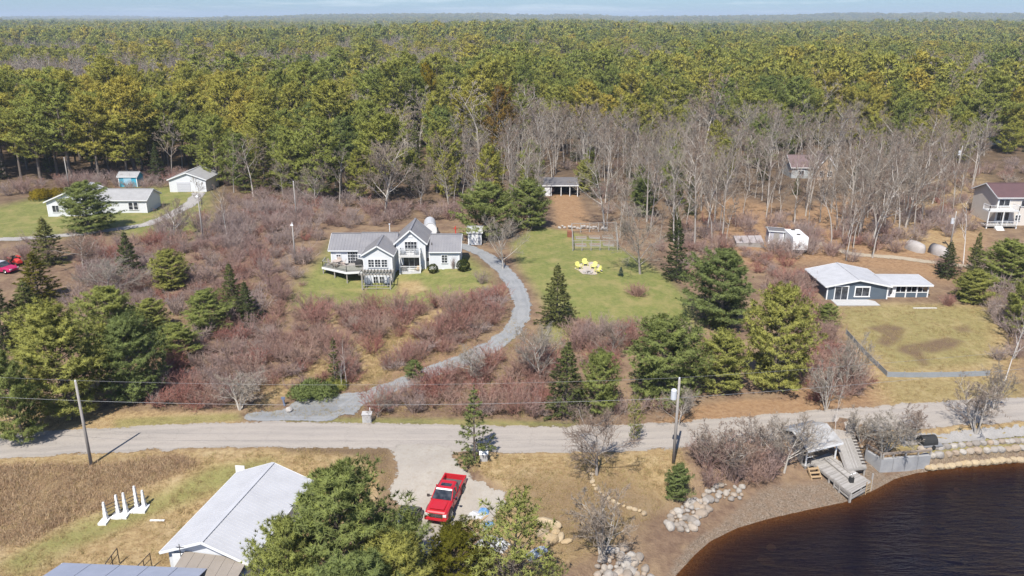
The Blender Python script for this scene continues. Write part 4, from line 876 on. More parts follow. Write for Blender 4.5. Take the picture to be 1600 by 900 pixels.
# ------------------------------------------------------------------ slate blue house
x, y, z = at(1290, 468); BH = empty('house', (x, y, z)); tag(BH, 'single-storey slate blue house with pale low roof and screened porch on its right', 'house')
block(BH, 0, 8.6, 0, 7.6, -0.6, 1.95, 2.85, 'y', blue_side); roof(BH, 0, 8.6, 0, 7.6, 1.95, 2.85, 'y', pale_roof, 0.35, 0.12)
b = MB(); b.prism([(8.62, 0.35, 1.9), (15.0, 0.35, 1.86), (15.0, 5.0, 2.02), (8.62, 5.0, 2.06)], (0, 0, 0.12)); pr = b.build('porch_roof', pale_roof, BH)
b = MB(); b.bar((8.62, 0.32, 1.93), (15.0, 0.32, 1.89), 0.04, 0.2); b.bar((15.02, 0.35, 1.9), (15.02, 5.0, 2.06), 0.04, 0.18); b.build('roof_trim', white_trim, pr)
b = MB(); b.box(10.0, 14.6, 0.8, 0.95, -0.3, 0.75); b.build('porch_kneewall', blue_side, BH)
b = MB(); b.box(8.62, 14.6, 4.4, 4.55, -0.3, 1.95); b.box(14.45, 14.6, 0.96, 4.4, -0.3, 0.75); b.build('porch_back_wall', blue_side, BH)
b = MB(); b.box(8.62, 14.4, 0.96, 4.4, -0.35, 0.0); b.build('porch_floor', grey_wood, BH)
for xx in (9.95, 11.45, 13.0, 14.55): b = MB(); b.box(xx - 0.08, xx + 0.08, 0.72, 0.95, -0.3, 1.84); b.build('porch_post', white_trim, BH)
for a, c in ((10.03, 11.37), (11.53, 12.92), (13.08, 14.47)):
    b = MB(); b.box(a, c, 0.75, 0.9, 0.75, 0.83); b.box((a + c) / 2 - 0.03, (a + c) / 2 + 0.03, 0.8, 0.88, 0.83, 1.82); o = b.build('screen_frame', white_trim, BH)
    b = MB(); b.box(a, c, 0.84, 0.86, 0.83, 1.82); b.build('screen', screen, o)
door(BH, 9.35, -0.25, 0.95, 1.95, 0.8, white_trim, oval=True); b = MB(); b.box(8.62, 9.95, 0.82, 0.9, -0.3, 1.84); b.build('door_surround', white_trim, BH)
window(BH, 2.05, 0.95, 1.75, 1.9, 0.0, 2, 1, name='sliding_door', frame=0.12); window(BH, 4.95, 1.15, 1.9, 1.25, 0.0, 2, 1, name='picture_window', frame=0.14)
corner_boards(BH, (0.09, 8.5), 0.0, -0.2, 1.9)
b = MB(); b.box(0.7, 6.6, -2.4, -0.03, -0.25, 0.02); PD = b.build('patio_deck', M('pale_deck_boards', (0.50, 0.49, 0.48), 0.8, (0.42, 0.41, 0.40), 2.0, stripes=(1, 0.14, 0.6)), BH); b = MB(); b.box(0.68, 6.62, -2.46, -2.41, -0.6, 0.0); b.build('deck_skirt', grey_plank, PD)
b = MB(); b.box(8.9, 10.6, -0.3, 0.7, -0.5, -0.12); b.build('door_step', concrete, BH)
x, y, z = at(1445, 482); o = MB().box(-1.6, 1.6, -0.12, 0.12, 0.0, 0.1).build('plank', M('pale_plank', (0.6, 0.57, 0.52), 0.8), None); o.location = (x, y, z + 0.01); tag(o, 'pale plank lying on the lawn of the slate blue house', 'plank')
# panel fence round its yard
FL = [at(*p) for p in ((1322, 522), (1345, 548), (1386, 589), (1440, 590), (1500, 589), (1546, 587))]
fx0, fy0, fz0 = FL[2]; FE = empty('panel_fence', (fx0, fy0, fz0)); tag(FE, 'low grey panel fence round the yard of the slate blue house', 'fence')
fence_m = M('grey_fence_panel', (0.27, 0.29, 0.31), 0.8, (0.22, 0.24, 0.26), 1.0, bump=0.2)
for p, q in zip(FL[:-1], FL[1:]):
    L = math.hypot(q[0] - p[0], q[1] - p[1]); n = max(1, round(L / 2.3))
    for i in range(n):
        a = (p[0] + (q[0] - p[0]) * i / n, p[1] + (q[1] - p[1]) * i / n); c = (p[0] + (q[0] - p[0]) * (i + 1) / n, p[1] + (q[1] - p[1]) * (i + 1) / n)
        ux, uy = (c[0] - a[0]) * 0.012, (c[1] - a[1]) * 0.012; za, zc = hz(*a), hz(*c)
        b = MB(); b.prism([(a[0] + ux - fx0, a[1] + uy - fy0, za - 0.2 - fz0), (c[0] - ux - fx0, c[1] - uy - fy0, zc - 0.2 - fz0), (c[0] - ux - fx0, c[1] - uy - fy0, zc + 0.62 - fz0), (a[0] + ux - fx0, a[1] + uy - fy0, za + 0.62 + R.uniform(-0.03, 0.03) - fz0)], (0.02, 0.05, 0)); b.build('panel', fence_m, FE)
        b = MB(); b.bar((a[0] - fx0, a[1] - fy0 + 0.09, za - 0.2 - fz0), (a[0] - fx0, a[1] - fy0 + 0.09, za + 0.7 - fz0), 0.09); b.build('post', grey_plank, FE)
# ------------------------------------------------------------------ white ranch house, garage, turquoise shed
x, y, z = at(178, 333); RH = empty('house', (x, y, z)); tag(RH, 'white ranch house with pale grey roof, half hidden by a bushy pine', 'house')
block(RH, -4.5, 6.4, 0, 6.0, -0.5, 2.5, 3.9, 'x', white_side); roof(RH, -4.5, 6.4, 0, 6.0, 2.5, 3.9, 'x', grey_shingle, 0.3)
block(RH, -11.2, -3.0, -2.0, 7.0, -0.6, 2.6, 4.3, 'y', white_side); roof(RH, -11.2, -3.0, -2.0, 7.0, 2.6, 4.3, 'y', pale_roof, 0.35)
for xx in (3.4, 4.35): window(RH, xx, 1.35, 0.75, 1.35, 0.0, 1, 2)
window(RH, -9.6, 1.3, 1.2, 1.2, -2.0, 2, 1); window(RH, -6.0, 1.3, 1.2, 1.2, -2.0, 2, 1); corner_boards(RH, (6.3,), 0, -0.2, 2.4); corner_boards(RH, (-11.1,), -2.0, -0.2, 2.5)
x, y, z = at(292, 300); GA = empty('garage', (x, y, z)); tag(GA, 'white garage with grey gable roof beyond the lane at the left', 'garage')
block(GA, -3.5, 4.2, 0, 8.0, -0.4, 2.6, 4.0, 'y', white_side); roof(GA, -3.5, 4.2, 0, 8.0, 2.6, 4.0, 'y', grey_shingle, 0.3)
b = MB()
for i in range(4): b.box(-1.9, 0.9, -0.07, 0.02, 0.05 + 0.52 * i, 0.53 + 0.52 * i)
b.build('garage_door', M('grey_white_door', (0.55, 0.55, 0.58), 0.6, (0.5, 0.5, 0.53), 2.0), GA); corner_boards(GA, (-3.4, 4.1), 0, 0, 2.5)
simple_shed('garden_shed', 201, 292, 4.1, 3.0, 2.2, 3.0, turq, grey_shingle, 'turquoise shed with grey roof behind the white ranch house', dm=M('pale_blue_door', (0.35, 0.55, 0.66), 0.6), dw=1.5)
# ------------------------------------------------------------------ beige house, brown-roofed house, far white house, sheds
x, y, z = at(1552, 352); CH = empty('house', (x, y, z)); tag(CH, 'two-storey cream house with maroon roof and white balcony at the right edge', 'house')
block(CH, 0, 13, 0, 8, -0.8, 5.3, 7.0, 'x', cream_side); roof(CH, 0, 13, 0, 8, 5.3, 7.0, 'x', maroon_shingle, 0.4)
b = MB(); b.box(9.0, 9.0 + 0.6, 5.0, 5.6, 5.5, 8.2); b.build('chimney', brick_m, CH)
b = MB(); b.box(-2.6, 3.0, -2.2, -0.03, 3.0, 3.2); BL = b.build('balcony', M('balcony_white', (0.66, 0.65, 0.63), 0.7), CH); railing(BL, [(-2.5, -0.1, 3.2), (-2.5, -2.1, 3.2), (2.9, -2.1, 3.2), (2.9, -0.1, 3.2)], 0.95, white_trim, 0.1, 0.3)
b = MB(); b.box(-2.6, 3.0, -2.2, -0.03, 0.3, 0.5); LD = b.build('porch_floor', grey_wood, CH); railing(LD, [(-2.5, -2.1, 0.5), (2.9, -2.1, 0.5)], 0.7, white_trim, 0.1, 0.3)
for xx in (-2.5, 0.2, 2.9): b = MB(); b.bar((xx, -2.1, -0.8), (xx, -2.1, 3.0), 0.16); b.build('post', white_trim, BL)
window(CH, 1.4, 1.8, 2.2, 1.7, 0.0, 3, 1); window(CH, 1.2, 4.2, 1.9, 1.2, 0.0, 2, 1); window(CH, 4.2, 1.4, 0.9, 1.0, 0.0, 1, 2); window(CH, 5.0, 4.1, 1.3, 1.1, 0.0, 2, 1)
b = MB()
for i in range(5): b.box(-1.2 - 0.0, 0.2, -2.25 - 0.28 * (i + 1), -2.25 - 0.28 * i, -0.5, 0.4 - 0.17 * i)
b.build('steps', white_trim, CH); corner_boards(CH, (0.1,), 0, -0.3, 5.2)
x, y, z = at(1268, 279); WH = empty('house', (x, y, z)); tag(WH, 'grey house with dull red-brown roof half hidden in the bare wood', 'house')
block(WH, -4.8, 4.8, 0, 7, -0.5, 2.7, 4.9, 'x', M('grey_siding', (0.40, 0.42, 0.42), 0.7, (0.33, 0.35, 0.35), 1.0, stripes=(2, 0.2, 0.4)), 'wall'); roof(WH, -4.8, 4.8, 0, 7, 2.7, 4.9, 'x', M('dull_red_shingle', (0.18, 0.125, 0.12), 0.9, (0.14, 0.10, 0.098), 1.0, bump=0.4), 0.35)
block(WH, 0.2, 4.6, -2.0, 4.0, -0.5, 2.7, 5.6, 'y', M('tan_siding', (0.48, 0.35, 0.24), 0.8, (0.40, 0.29, 0.2), 1.0), 'gable_wall'); roof(WH, 0.2, 4.6, -2.0, 4.0, 2.7, 5.6, 'y', MATS['dull_red_shingle'], 0.3)
window(WH, 1.4, 1.5, 0.9, 1.1, -2.0, 1, 2); window(WH, 3.3, 1.5, 0.9, 1.1, -2.0, 1, 2); window(WH, -2.6, 1.4, 1.3, 1.0, 0.0, 2, 1)
x, y, z = at(1556, 226); FH = empty('house', (x, y, z)); tag(FH, 'far low white house with dark roof among trees at the upper right', 'house')
block(FH, -6, 6, 0, 7, -0.5, 2.6, 3.9, 'x', white_side); roof(FH, -6, 6, 0, 7, 2.6, 3.9, 'x', M('dark_shingle', (0.12, 0.115, 0.12), 0.9, (0.16, 0.15, 0.15), 1.0), 0.3)
for xx in (-4, -1, 2.4, 4.6): window(FH, xx, 1.4, 1.1, 1.1, 0.0, 2, 1)
x, y, z = at(872, 306); DS = empty('open_shed', (x, y, z)); tag(DS, 'dark-roofed open shed with white posts in the woods behind the lawn', 'shed')
b = MB(); b.prism([(-4.2, -0.2, 2.1), (4.2, -0.2, 2.1), (4.2, 4.0, 3.0), (-4.2, 4.0, 3.0)], (0, 0, 0.14)); b.build('roof', MATS['dark_shingle'], DS); b = MB(); b.box(-4.2, 4.2, -0.25, -0.21, 2.05, 2.25); b.build('fascia', white_trim, DS)
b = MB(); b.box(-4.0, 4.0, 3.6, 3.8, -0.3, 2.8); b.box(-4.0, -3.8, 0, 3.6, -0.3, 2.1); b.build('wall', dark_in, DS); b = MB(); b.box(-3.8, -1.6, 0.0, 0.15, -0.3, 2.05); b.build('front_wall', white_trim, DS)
for xx in (-1.4, 0.6, 2.4, 4.0): b = MB(); b.bar((xx, 0.05, -0.3), (xx, 0.05, 2.1), 0.14); b.build('post', white_trim, DS)
e = simple_shed('garden_shed', 1211, 382, 2.5, 2.4, 2.3, 2.5, M('whitewashed_boards', (0.52, 0.51, 0.54), 0.8, (0.38, 0.37, 0.40), 1.2, stripes=(0, 0.22, 0.6)), MATS['dark_shingle'], 'leaning whitewashed shed with dark roof left of the camper trailer', dm=grey_plank, dw=0.7, rz=-0.12)
e.rotation_euler = (0.0, 0.04, -0.12)
x, y, z = at(1172, 386); CF = empty('cold_frame', (x, y, z), 0.06); tag(CF, 'long low cold frame with clouded white panels left of the whitewashed shed', 'cold frame')
for i in range(4):
    b = MB(); b.prism([(-2.4 + 1.2 * i, 0, 0.7), (-1.28 + 1.2 * i, 0, 0.7), (-1.28 + 1.2 * i, 1.7, 1.5), (-2.4 + 1.2 * i, 1.7, 1.5)], (0, 0, 0.05)); b.build('panel', M('clouded_panel', (0.36, 0.32, 0.31), 0.6, (0.27, 0.235, 0.225), 2.0), CF)
b = MB(); b.box(-2.4, 2.4, 0.03, 0.12, -0.2, 0.69); b.box(-2.4, 2.4, 1.6, 1.7, -0.2, 1.45); b.build('frame', grey_plank, CF)
# camper trailer
def rounded_box(b, x0, x1, y0, y1, z0, z1, r, seg=3):
    pr = []
    for cy, cz, a0 in ((y1 - r, z1 - r, 0), (y0 + r, z1 - r, 90)):
        for k in range(seg + 1): a = math.radians(a0 + 90 * k / seg); pr.append((cy + r * math.cos(a), cz + r * math.sin(a)))
    pr += [(y0, z0), (y1, z0)]; b.prism([(x0, u, v) for u, v in pr], (x1 - x0, 0, 0)); return b
x, y, z = at(1250, 398); RV = empty('camper_trailer', (x, y, z), -0.05); tag(RV, 'white camper trailer parked on the leaf litter behind the slate blue house', 'camper')
b = MB(); rounded_box(b, -1.25, 1.25, 0.4, 6.2, 0.55, 2.85, 0.35); b.build('body', M('camper_white', (0.80, 0.80, 0.79), 0.35, (0.74, 0.74, 0.73), 1.0), RV, bevel=0.06)
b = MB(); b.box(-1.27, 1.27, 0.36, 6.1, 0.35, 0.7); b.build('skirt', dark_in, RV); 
for yy, s in ((2.0, 0.25), (5.2, 0.3)): b = MB(); b.box(-s, s, yy - 0.25, yy + 0.25, 2.83, 2.98); b.build('roof_vent', iron, RV)
for s in (-1, 1): b = MB(); b.tube([(s * 1.0, 3.6, 0.33), (s * 1.22, 3.6, 0.33)], 0.33, 14); b.build('wheel', black_rubber, RV)
b = MB(); b.bar((-0.7, 0.5, 0.45), (0, -0.9, 0.45), 0.1); b.bar((0.7, 0.5, 0.45), (0, -0.9, 0.45), 0.1); b.build('hitch', iron, RV)
for px, py, w, L, h, lb in ((1443, 396, 2.2, 3.8, 1.6, 'pale wrapped mound behind the grove, left of the dark spruces'), (1480, 402, 2.0, 3.4, 1.6, 'pale wrapped mound beside the utility pole at the right')):
    x, y, z = at(px, py); e = empty('wrapped_boat', (x, y, z), 0.3); n = 10; b = MB(); pr = [(w / 2 * math.cos(a), h * math.sin(a) ** 0.7) for a in np.linspace(0.0, math.pi, n)]
    vs, fs = [], []; secs = ((0.0, 0.25), (0.5, 0.8), (1.6, 1.0), (3.2, 0.95), (L - 0.4, 0.75), (L, 0.3))
    for j, (yy, s) in enumerate(secs):
        vs += [(u * s, yy, v * (0.5 + 0.5 * s)) for u, v in pr]
        if j: fs += [((j - 1) * n + k, (j - 1) * n + k + 1, j * n + k + 1, j * n + k) for k in range(n - 1)]
    fs += [tuple(range(n)), tuple(range(len(vs) - n, len(vs)))]; b.add(vs, fs); b.build('wrapping', M('white_wrap', (0.42, 0.385, 0.36), 0.6, (0.33, 0.30, 0.28), 1.5, bump=0.3, bscale=3), e, smooth=True)
    b = MB(); b.bar((0, 0.5, 0.15), (0, L - 0.5, 0.15), 0.3, 0.2); b.build('keel_block', grey_plank, e); tag(e, lb, 'boat' if False else 'covered mound')
# ------------------------------------------------------------------ boathouse, dock and shore structures
def wroot(name, x, y, z): return empty(name, (x, y, z))
def wbuild(mb, name, m, root, kind=None, smooth=False, bevel=0.0):
    """link a mesh given in world coordinates under a root that is only moved"""
    lo = root.location; mb.v = [(v[0] - lo.x, v[1] - lo.y, v[2] - lo.z) for v in mb.v]
    return mb.build(name, m, root, kind, smooth, bevel)
fl_ = Vector((*flat(1258, 728, -1.2), -1.2)); fr_ = Vector((*flat(1306, 716, -1.2), -1.2)); ux = (fr_ - fl_).normalized(); uy = Vector((-ux.y, ux.x, 0)); bw = (fr_ - fl_).length
ang = math.atan2(ux.y, ux.x)
BO = empty('boathouse', (fl_.x, fl_.y, -1.2), ang); tag(BO, 'small grey-roofed boathouse with open porch on the shore', 'boathouse')
MB().box(-0.05, bw + 0.05, -0.05, 3.6, -0.16, 0.0).build('floor', grey_wood, BO)
MB().box(0.0, bw, 1.7, 3.5, 0.0, 2.3).build('cabin_wall', M('dark_grey_boards', (0.16, 0.165, 0.18), 0.8, (0.12, 0.125, 0.14), 2.0, stripes=(0, 0.2, 0.5)), BO)
MB().prism([(0.0, 0.35, 0.0), (0.0, 1.7, 0.0), (0.0, 1.7, 2.35), (0.0, 0.35, 1.95)], (-0.05, 0, 0)).build('side_wall', grey_plank, BO)
MB().prism([(-0.25, -0.35, 1.72), (bw + 0.25, -0.35, 1.72), (bw + 0.25, 1.9, 2.62), (-0.25, 1.9, 2.62)], (0, 0, 0.1)).build('roof', M('bleached_roof', (0.40, 0.39, 0.38), 0.85, (0.26, 0.25, 0.24), 1.8, bump=0.3), BO)
MB().prism([(-0.25, 1.92, 2.62), (bw + 0.25, 1.92, 2.62), (bw + 0.25, 3.9, 1.85), (-0.25, 3.9, 1.85)], (0, 0, 0.1)).build('back_roof', MATS['bleached_roof'], BO)
MB().bar((-0.25, -0.38, 1.72), (bw + 0.25, -0.38, 1.72), 0.04, 0.18).build('fascia', white_trim, BO)
for xx in (0.08, bw - 0.08): MB().bar((xx, 0.05, 0.0), (xx, 0.05, 1.75), 0.11).build('porch_post', white_trim, BO)
for xx in (0.1, bw / 2, bw - 0.1): MB().bar((xx, 0.1, -1.1), (xx, 0.1, -0.16), 0.16).build('pile', grey_plank, BO)
door(BO, bw * 0.58, 0.05, 0.85, 1.85, 1.7, M('pale_blue_paint', (0.46, 0.54, 0.62), 0.5), name='door')
MB().bar((0.05, -0.02, 0.85), (0.75, -0.02, 0.85), 0.05).build('handrail', white_trim, BO)
railing(BO, [(bw, 0.1, 0.0), (bw, 1.6, 0.0)], 0.8, grey_plank, 0.07, 0.0)
def to_w(u, v, z=0.0): p = fl_ + ux * u + uy * v; return (p.x, p.y, -1.2 + z)
cx_, cy_, cz_ = to_w(0.65, 0.95); e = empty('barbecue', (cx_, cy_, cz_), ang); tag(e, 'black barbecue under the boathouse porch', 'barbecue')
MB().box(-0.42, 0.42, -0.25, 0.25, 0.62, 0.8).build('firebox', black_rubber, e); MB().prism([(-0.4, -0.24, 0.8), (-0.4, 0.24, 0.8), (-0.4, 0.2, 1.0), (-0.4, 0.0, 1.1), (-0.4, -0.2, 1.0)], (0.8, 0, 0)).build('lid', black_rubber, e)
for s in (-1, 1): MB().bar((s * 0.36, 0, 0), (s * 0.36, 0, 0.62), 0.06, 0.4).build('leg', iron, e)
cx_, cy_, cz_ = to_w(0.4, 0.35); lounge_chair('porch_chair', cx_, cy_, cz_, ang + 0.1, iron, 'dark chair at the front left of the boathouse porch', 0.8)
# dock: plank walk from the porch to the water
A_ = Vector((*flat(1270, 723, -1.21), -1.21)); B_ = Vector((*flat(1302, 714, -1.21), -1.21)); C_ = Vector((*flat(1330, 771, -1.45), -1.45)); D_ = Vector((*flat(1362, 753, -1.45), -1.45))
DO = wroot('dock', C_.x, C_.y, WATER_Z); tag(DO, 'weathered plank dock sloping from the boathouse porch to the lake', 'dock')
nP = 40
pm = [grey_plank, M('pale_plank_grey', (0.40, 0.375, 0.345), 0.85, (0.32, 0.295, 0.27), 2.0), M('mid_plank_grey', (0.31, 0.285, 0.26), 0.85, (0.24, 0.22, 0.20), 2.0)]
for i in range(nP):   # cross planks
    a0, a1 = i / nP + 0.0012, (i + 1) / nP - 0.0012; p0, q0, p1, q1 = A_.lerp(C_, a0), B_.lerp(D_, a0), A_.lerp(C_, a1), B_.lerp(D_, a1); j = R.uniform(-0.03, 0.05); dz_ = Vector((0, 0, R.uniform(-0.006, 0.006)))
    dirv = (q0 - p0).normalized(); mb = MB(); mb.prism([p0 - dirv * j + dz_, q0 + dirv * j + dz_, q1 + dirv * j + dz_, p1 - dirv * j + dz_], (0, 0, -0.05)); wbuild(mb, 'plank', pm[R.randrange(3)], DO)
mb = MB()
for p, q in ((A_, C_), (B_, D_), ((A_ + B_) / 2, (C_ + D_) / 2)): mb.bar(p + Vector((0, 0, -0.17)), q + Vector((0, 0, -0.17)), 0.1, 0.22)
wbuild(mb, 'joists', grey_plank, DO, 'stuff')
for t in (0.45, 0.72, 0.985):
    for p, q in ((A_, C_), (B_, D_)):
        c = p.lerp(q, t); wbuild(MB().bar(c + Vector((0, 0, -0.1)), Vector((c.x, c.y, hz(c.x, c.y) - 0.3)), 0.16), 'pile', grey_plank, DO)
mb = MB()
for dz_ in (-0.32, -0.58): mb.bar(C_ + Vector((0, 0, dz_)), D_ + Vector((0, 0, dz_)), 0.05, 0.16); mb.bar(A_.lerp(C_, 0.6) + Vector((0, 0, dz_)), C_ + Vector((0, 0, dz_)), 0.05, 0.14)
wbuild(mb, 'fender_boards', MATS['pale_plank_grey'], DO)
for t in (0.0, 0.55): 
    c = C_.lerp(A_, t * 0.75); wbuild(MB().bar(c + Vector((0, 0, -0.9)), c + Vector((0, 0, 0.1)), 0.12), 'fender_post', MATS['pale_plank_grey'], DO)
wbuild(MB().bar(D_ + Vector((0, 0, -0.9)), D_ + Vector((0, 0, 0.85)), 0.12), 'end_post', MATS['pale_plank_grey'], DO)
l0 = C_.lerp(D_, 0.72); l1 = C_.lerp(D_, 0.95); nrm = Vector((l1.y - l0.y, -(l1.x - l0.x), 0)).normalized() * 0.06; mb = MB()
for q in (l0, l1): mb.bar(q + nrm + Vector((0, 0, -0.95)), q + nrm + Vector((0, 0, 0.35)), 0.06)
for k in range(4): mb.bar(l0 + nrm + Vector((0, 0, -0.8 + 0.25 * k)), l1 + nrm + Vector((0, 0, -0.8 + 0.25 * k)), 0.05)
wbuild(mb, 'ladder', raw_wood, DO)
def wedge(p, q, o, name): return None
# raised walkway strips along the dock and a post with a folded ramp
s0, s1 = A_.lerp(B_, 0.55), C_.lerp(D_, 0.42); s2, s3 = A_.lerp(B_, 0.8), C_.lerp(D_, 0.66); mb = MB(); mb.prism([s0 + Vector((0, 0, 0.01)), s2 + Vector((0, 0, 0.01)), s2.lerp(s3, 0.72) + Vector((0, 0, 0.01)), s0.lerp(s1, 0.72) + Vector((0, 0, 0.01))], (0, 0, 0.07))
RP = wroot('gangway', s1.x, s1.y, s1.z); wbuild(mb, 'ramp_boards', MATS['pale_plank_grey'], RP)
for p, q in ((s0, s0.lerp(s1, 0.72)), (s2, s2.lerp(s3, 0.72))): wbuild(MB().bar(p + Vector((0, 0, 0.1)), q + Vector((0, 0, 0.1)), 0.07, 0.12), 'side_rail', grey_plank, RP)
for k in range(7):
    a = s0.lerp(s1, 0.1 * k + 0.05); c = s2.lerp(s3, 0.1 * k + 0.05); wbuild(MB().bar(a + Vector((0, 0, 0.1)), c + Vector((0, 0, 0.1)), 0.06, 0.05), 'cleat', grey_plank, RP)
tag(RP, 'cleated gangway lying along the dock', 'gangway')
c = C_.lerp(A_, 0.22).lerp(D_.lerp(B_, 0.22), 0.42); WP = wroot('winch_post', c.x, c.y, c.z); tag(WP, 'dark winch post with pale top near the end of the dock', 'winch')
MB().bar((0, 0, 0), (0, 0, 0.95), 0.1).build('post', MATS['pale_plank_grey'], WP); MB().box(-0.18, 0.18, -0.16, 0.16, 0.0, 0.5).build('winch_body', black_rubber, WP); MB().tube([(-0.12, 0, 0.75), (0.3, 0, 0.95)], 0.05, 6).build('crank', white_trim, WP)
# little wooden steps down to the beach
sx_, sy_ = flat(1273, 744, -1.75); ST = empty('wooden_steps', (sx_, sy_, hz(sx_, sy_) - 0.05), ang - 0.25); tag(ST, 'short set of new wooden steps from the boathouse porch to the beach', 'steps')
for s in (-1, 1): MB().prism([(s * 0.5, -0.45, 0.0), (s * 0.5, -0.3, 0.25), (s * 0.5, 0.55, 0.85), (s * 0.5, 0.55, 0.55), (s * 0.5, -0.15, 0.0)], (0.06 * -s, 0, 0)).build('stringer', raw_wood, ST)
for i in range(3): MB().box(-0.47, 0.47, -0.38 + 0.33 * i, -0.12 + 0.33 * i, 0.2 + 0.23 * i, 0.25 + 0.23 * i).build('tread', raw_wood, ST)
# slipway platform right of the boathouse
P4 = [Vector((*flat(a, c, z), z)) for a, c, z in ((1304, 687, -0.62), (1336, 683, -0.62), (1354, 729, -1.15), (1320, 733, -1.15))]
SL = wroot('slipway_platform', P4[3].x, P4[3].y, -2.0); tag(SL, 'sloping grey board platform between the boathouse and the retaining wall', 'platform')
for i in range(16):
    a, c = i / 16 + 0.004, (i + 1) / 16 - 0.004; mb = MB(); mb.prism([P4[0].lerp(P4[1], a), P4[0].lerp(P4[1], c), P4[3].lerp(P4[2], c), P4[3].lerp(P4[2], a)], (0, 0, -0.06)); wbuild(mb, 'board', pm[R.randrange(3)], SL)
mb = MB().bar(P4[3] + Vector((0, 0, -0.16)), P4[2] + Vector((0, 0, -0.16)), 0.12, 0.2); wbuild(mb, 'front_beam', grey_plank, SL)
for t in (0.05, 0.5, 0.95):
    c = P4[3].lerp(P4[2], t); wbuild(MB().bar(c + Vector((0, 0.1, -0.1)), Vector((c.x, c.y + 0.1, hz(c.x, c.y) - 0.3)), 0.14), 'pile', grey_plank, SL)
for t in np.linspace(0.08, 0.92, 9):
    c = P4[1].lerp(P4[2], t); wbuild(MB().bar(c + Vector((-0.35, 0.0, 0.05)), c + Vector((0.12, 0.0, 0.05)), 0.1, 0.1), 'roller', iron, SL)
# retaining wall with guard rail
W0, W1, W2 = (flat(1356, 712, -1.1), flat(1374, 738, -2.2), flat(1451, 733, -2.3)); W0 = (W0[0], W0[1] + 0.6)
RW = wroot('retaining_wall', W1[0], W1[1], -2.6); tag(RW, 'streaked grey concrete retaining wall with timber guard rail beside the slipway', 'wall')
wt = -0.85
for (p, q) in ((W0, W1), (W1, W2)):
    L = math.hypot(q[0] - p[0], q[1] - p[1]); n = max(1, round(L / 1.35)); nx, ny = -(q[1] - p[1]) / L * 0.3, (q[0] - p[0]) / L * 0.3
    for i in range(n):
        a = [p[k] + (q[k] - p[k]) * (i / n + 0.004) for k in (0, 1)]; c = [p[k] + (q[k] - p[k]) * ((i + 1) / n - 0.004) for k in (0, 1)]
        mb = MB(); mb.prism([(a[0], a[1], -2.9), (c[0], c[1], -2.9), (c[0], c[1], wt), (a[0], a[1], wt)], (nx, ny, 0)); wbuild(mb, 'panel', concrete, RW)
    for i in range(n + 1):
        a = [p[k] + (q[k] - p[k]) * i / n for k in (0, 1)]; wbuild(MB().bar((a[0] + nx * .5, a[1] + ny * .5, wt), (a[0] + nx * .5, a[1] + ny * .5, wt + 0.55), 0.13), 'rail_post', grey_plank, RW)
    wbuild(MB().bar((p[0] + nx * .5, p[1] + ny * .5, wt + 0.5), (q[0] + nx * .5, q[1] + ny * .5, wt + 0.5), 0.16, 0.18), 'guard_rail', M('brown_timber', (0.30, 0.245, 0.20), 0.9, (0.24, 0.195, 0.16), 2.0), RW)
# ------------------------------------------------------------------ stones
def stone_mesh(seed, sub=2):
    rg = np.random.default_rng(seed); bm = bmesh.new(); bmesh.ops.create_icosphere(bm, subdivisions=sub, radius=1.0); ax = unit(rg.normal(0, 1, (7, 3))); dd = rg.uniform(0.62, 0.95, 7)
    for v in bm.verts:
        p = np.array(v.co)
        for a, d in zip(ax, dd):
            t = p @ a
            if t > d: p = p - a * (t - d) * 0.85
        p = p * (1 + rg.normal(0, 0.02)); v.co = p * np.array([1.0, 0.8, 0.68])
    me = bpy.data.meshes.new('stone'); bm.to_mesh(me); bm.free(); return me
def stone_mat(name, stops):
    m, nt, out = new_mat(name); b = nt.nodes.new('ShaderNodeBsdfPrincipled'); b.inputs['Roughness'].default_value = 0.9
    c = ramp(nt, nt.nodes.new('ShaderNodeObjectInfo').outputs['Random'], stops); n = noise(nt, 3.0, 4, 0.7); c = mixc(nt, ramp(nt, n, [(0.35, 0.0), (0.7, 0.55)]), c, (0.20, 0.165, 0.13)); nt.links.new(c, b.inputs['Base Color'])
    bn = nd(nt, 'ShaderNodeBump', Strength=0.5, Distance=0.08); nt.links.new(noise(nt, 7, 3, 0.7), bn.inputs['Height']); nt.links.new(bn.outputs[0], b.inputs['Normal']); nt.links.new(b.outputs[0], out.inputs[0]); return m
pale_stone = stone_mat('pale_boulder', [(0.0, (0.30, 0.275, 0.25)), (0.4, (0.40, 0.365, 0.32)), (0.7, (0.34, 0.26, 0.185)), (1.0, (0.22, 0.205, 0.19))])
gold_stone = stone_mat('golden_boulder', [(0.0, (0.40, 0.29, 0.155)), (0.5, (0.46, 0.355, 0.215)), (1.0, (0.36, 0.275, 0.175))])
grey_stone = stone_mat('grey_boulder', [(0.0, (0.34, 0.32, 0.30)), (1.0, (0.48, 0.45, 0.42))])
STONES = [stone_mesh(i) for i in range(7)]
for k_, me in enumerate(STONES): me.name = 'stone'
def stone(x, y, z, s, m, rz=None, sc=(1, 1, 1), name='boulder', parent=None):
    o = link(name, STONES[R.randrange(7)], pale_stone, parent); o.location = (x, y, z); o.scale = (s * sc[0], s * sc[1], s * sc[2]); o.rotation_euler = (R.uniform(-0.25, 0.25), R.uniform(-0.25, 0.25), R.uniform(0, 6.28) if rz is None else rz)
    o.material_slots[0].link = 'OBJECT'; o.material_slots[0].material = m; return o
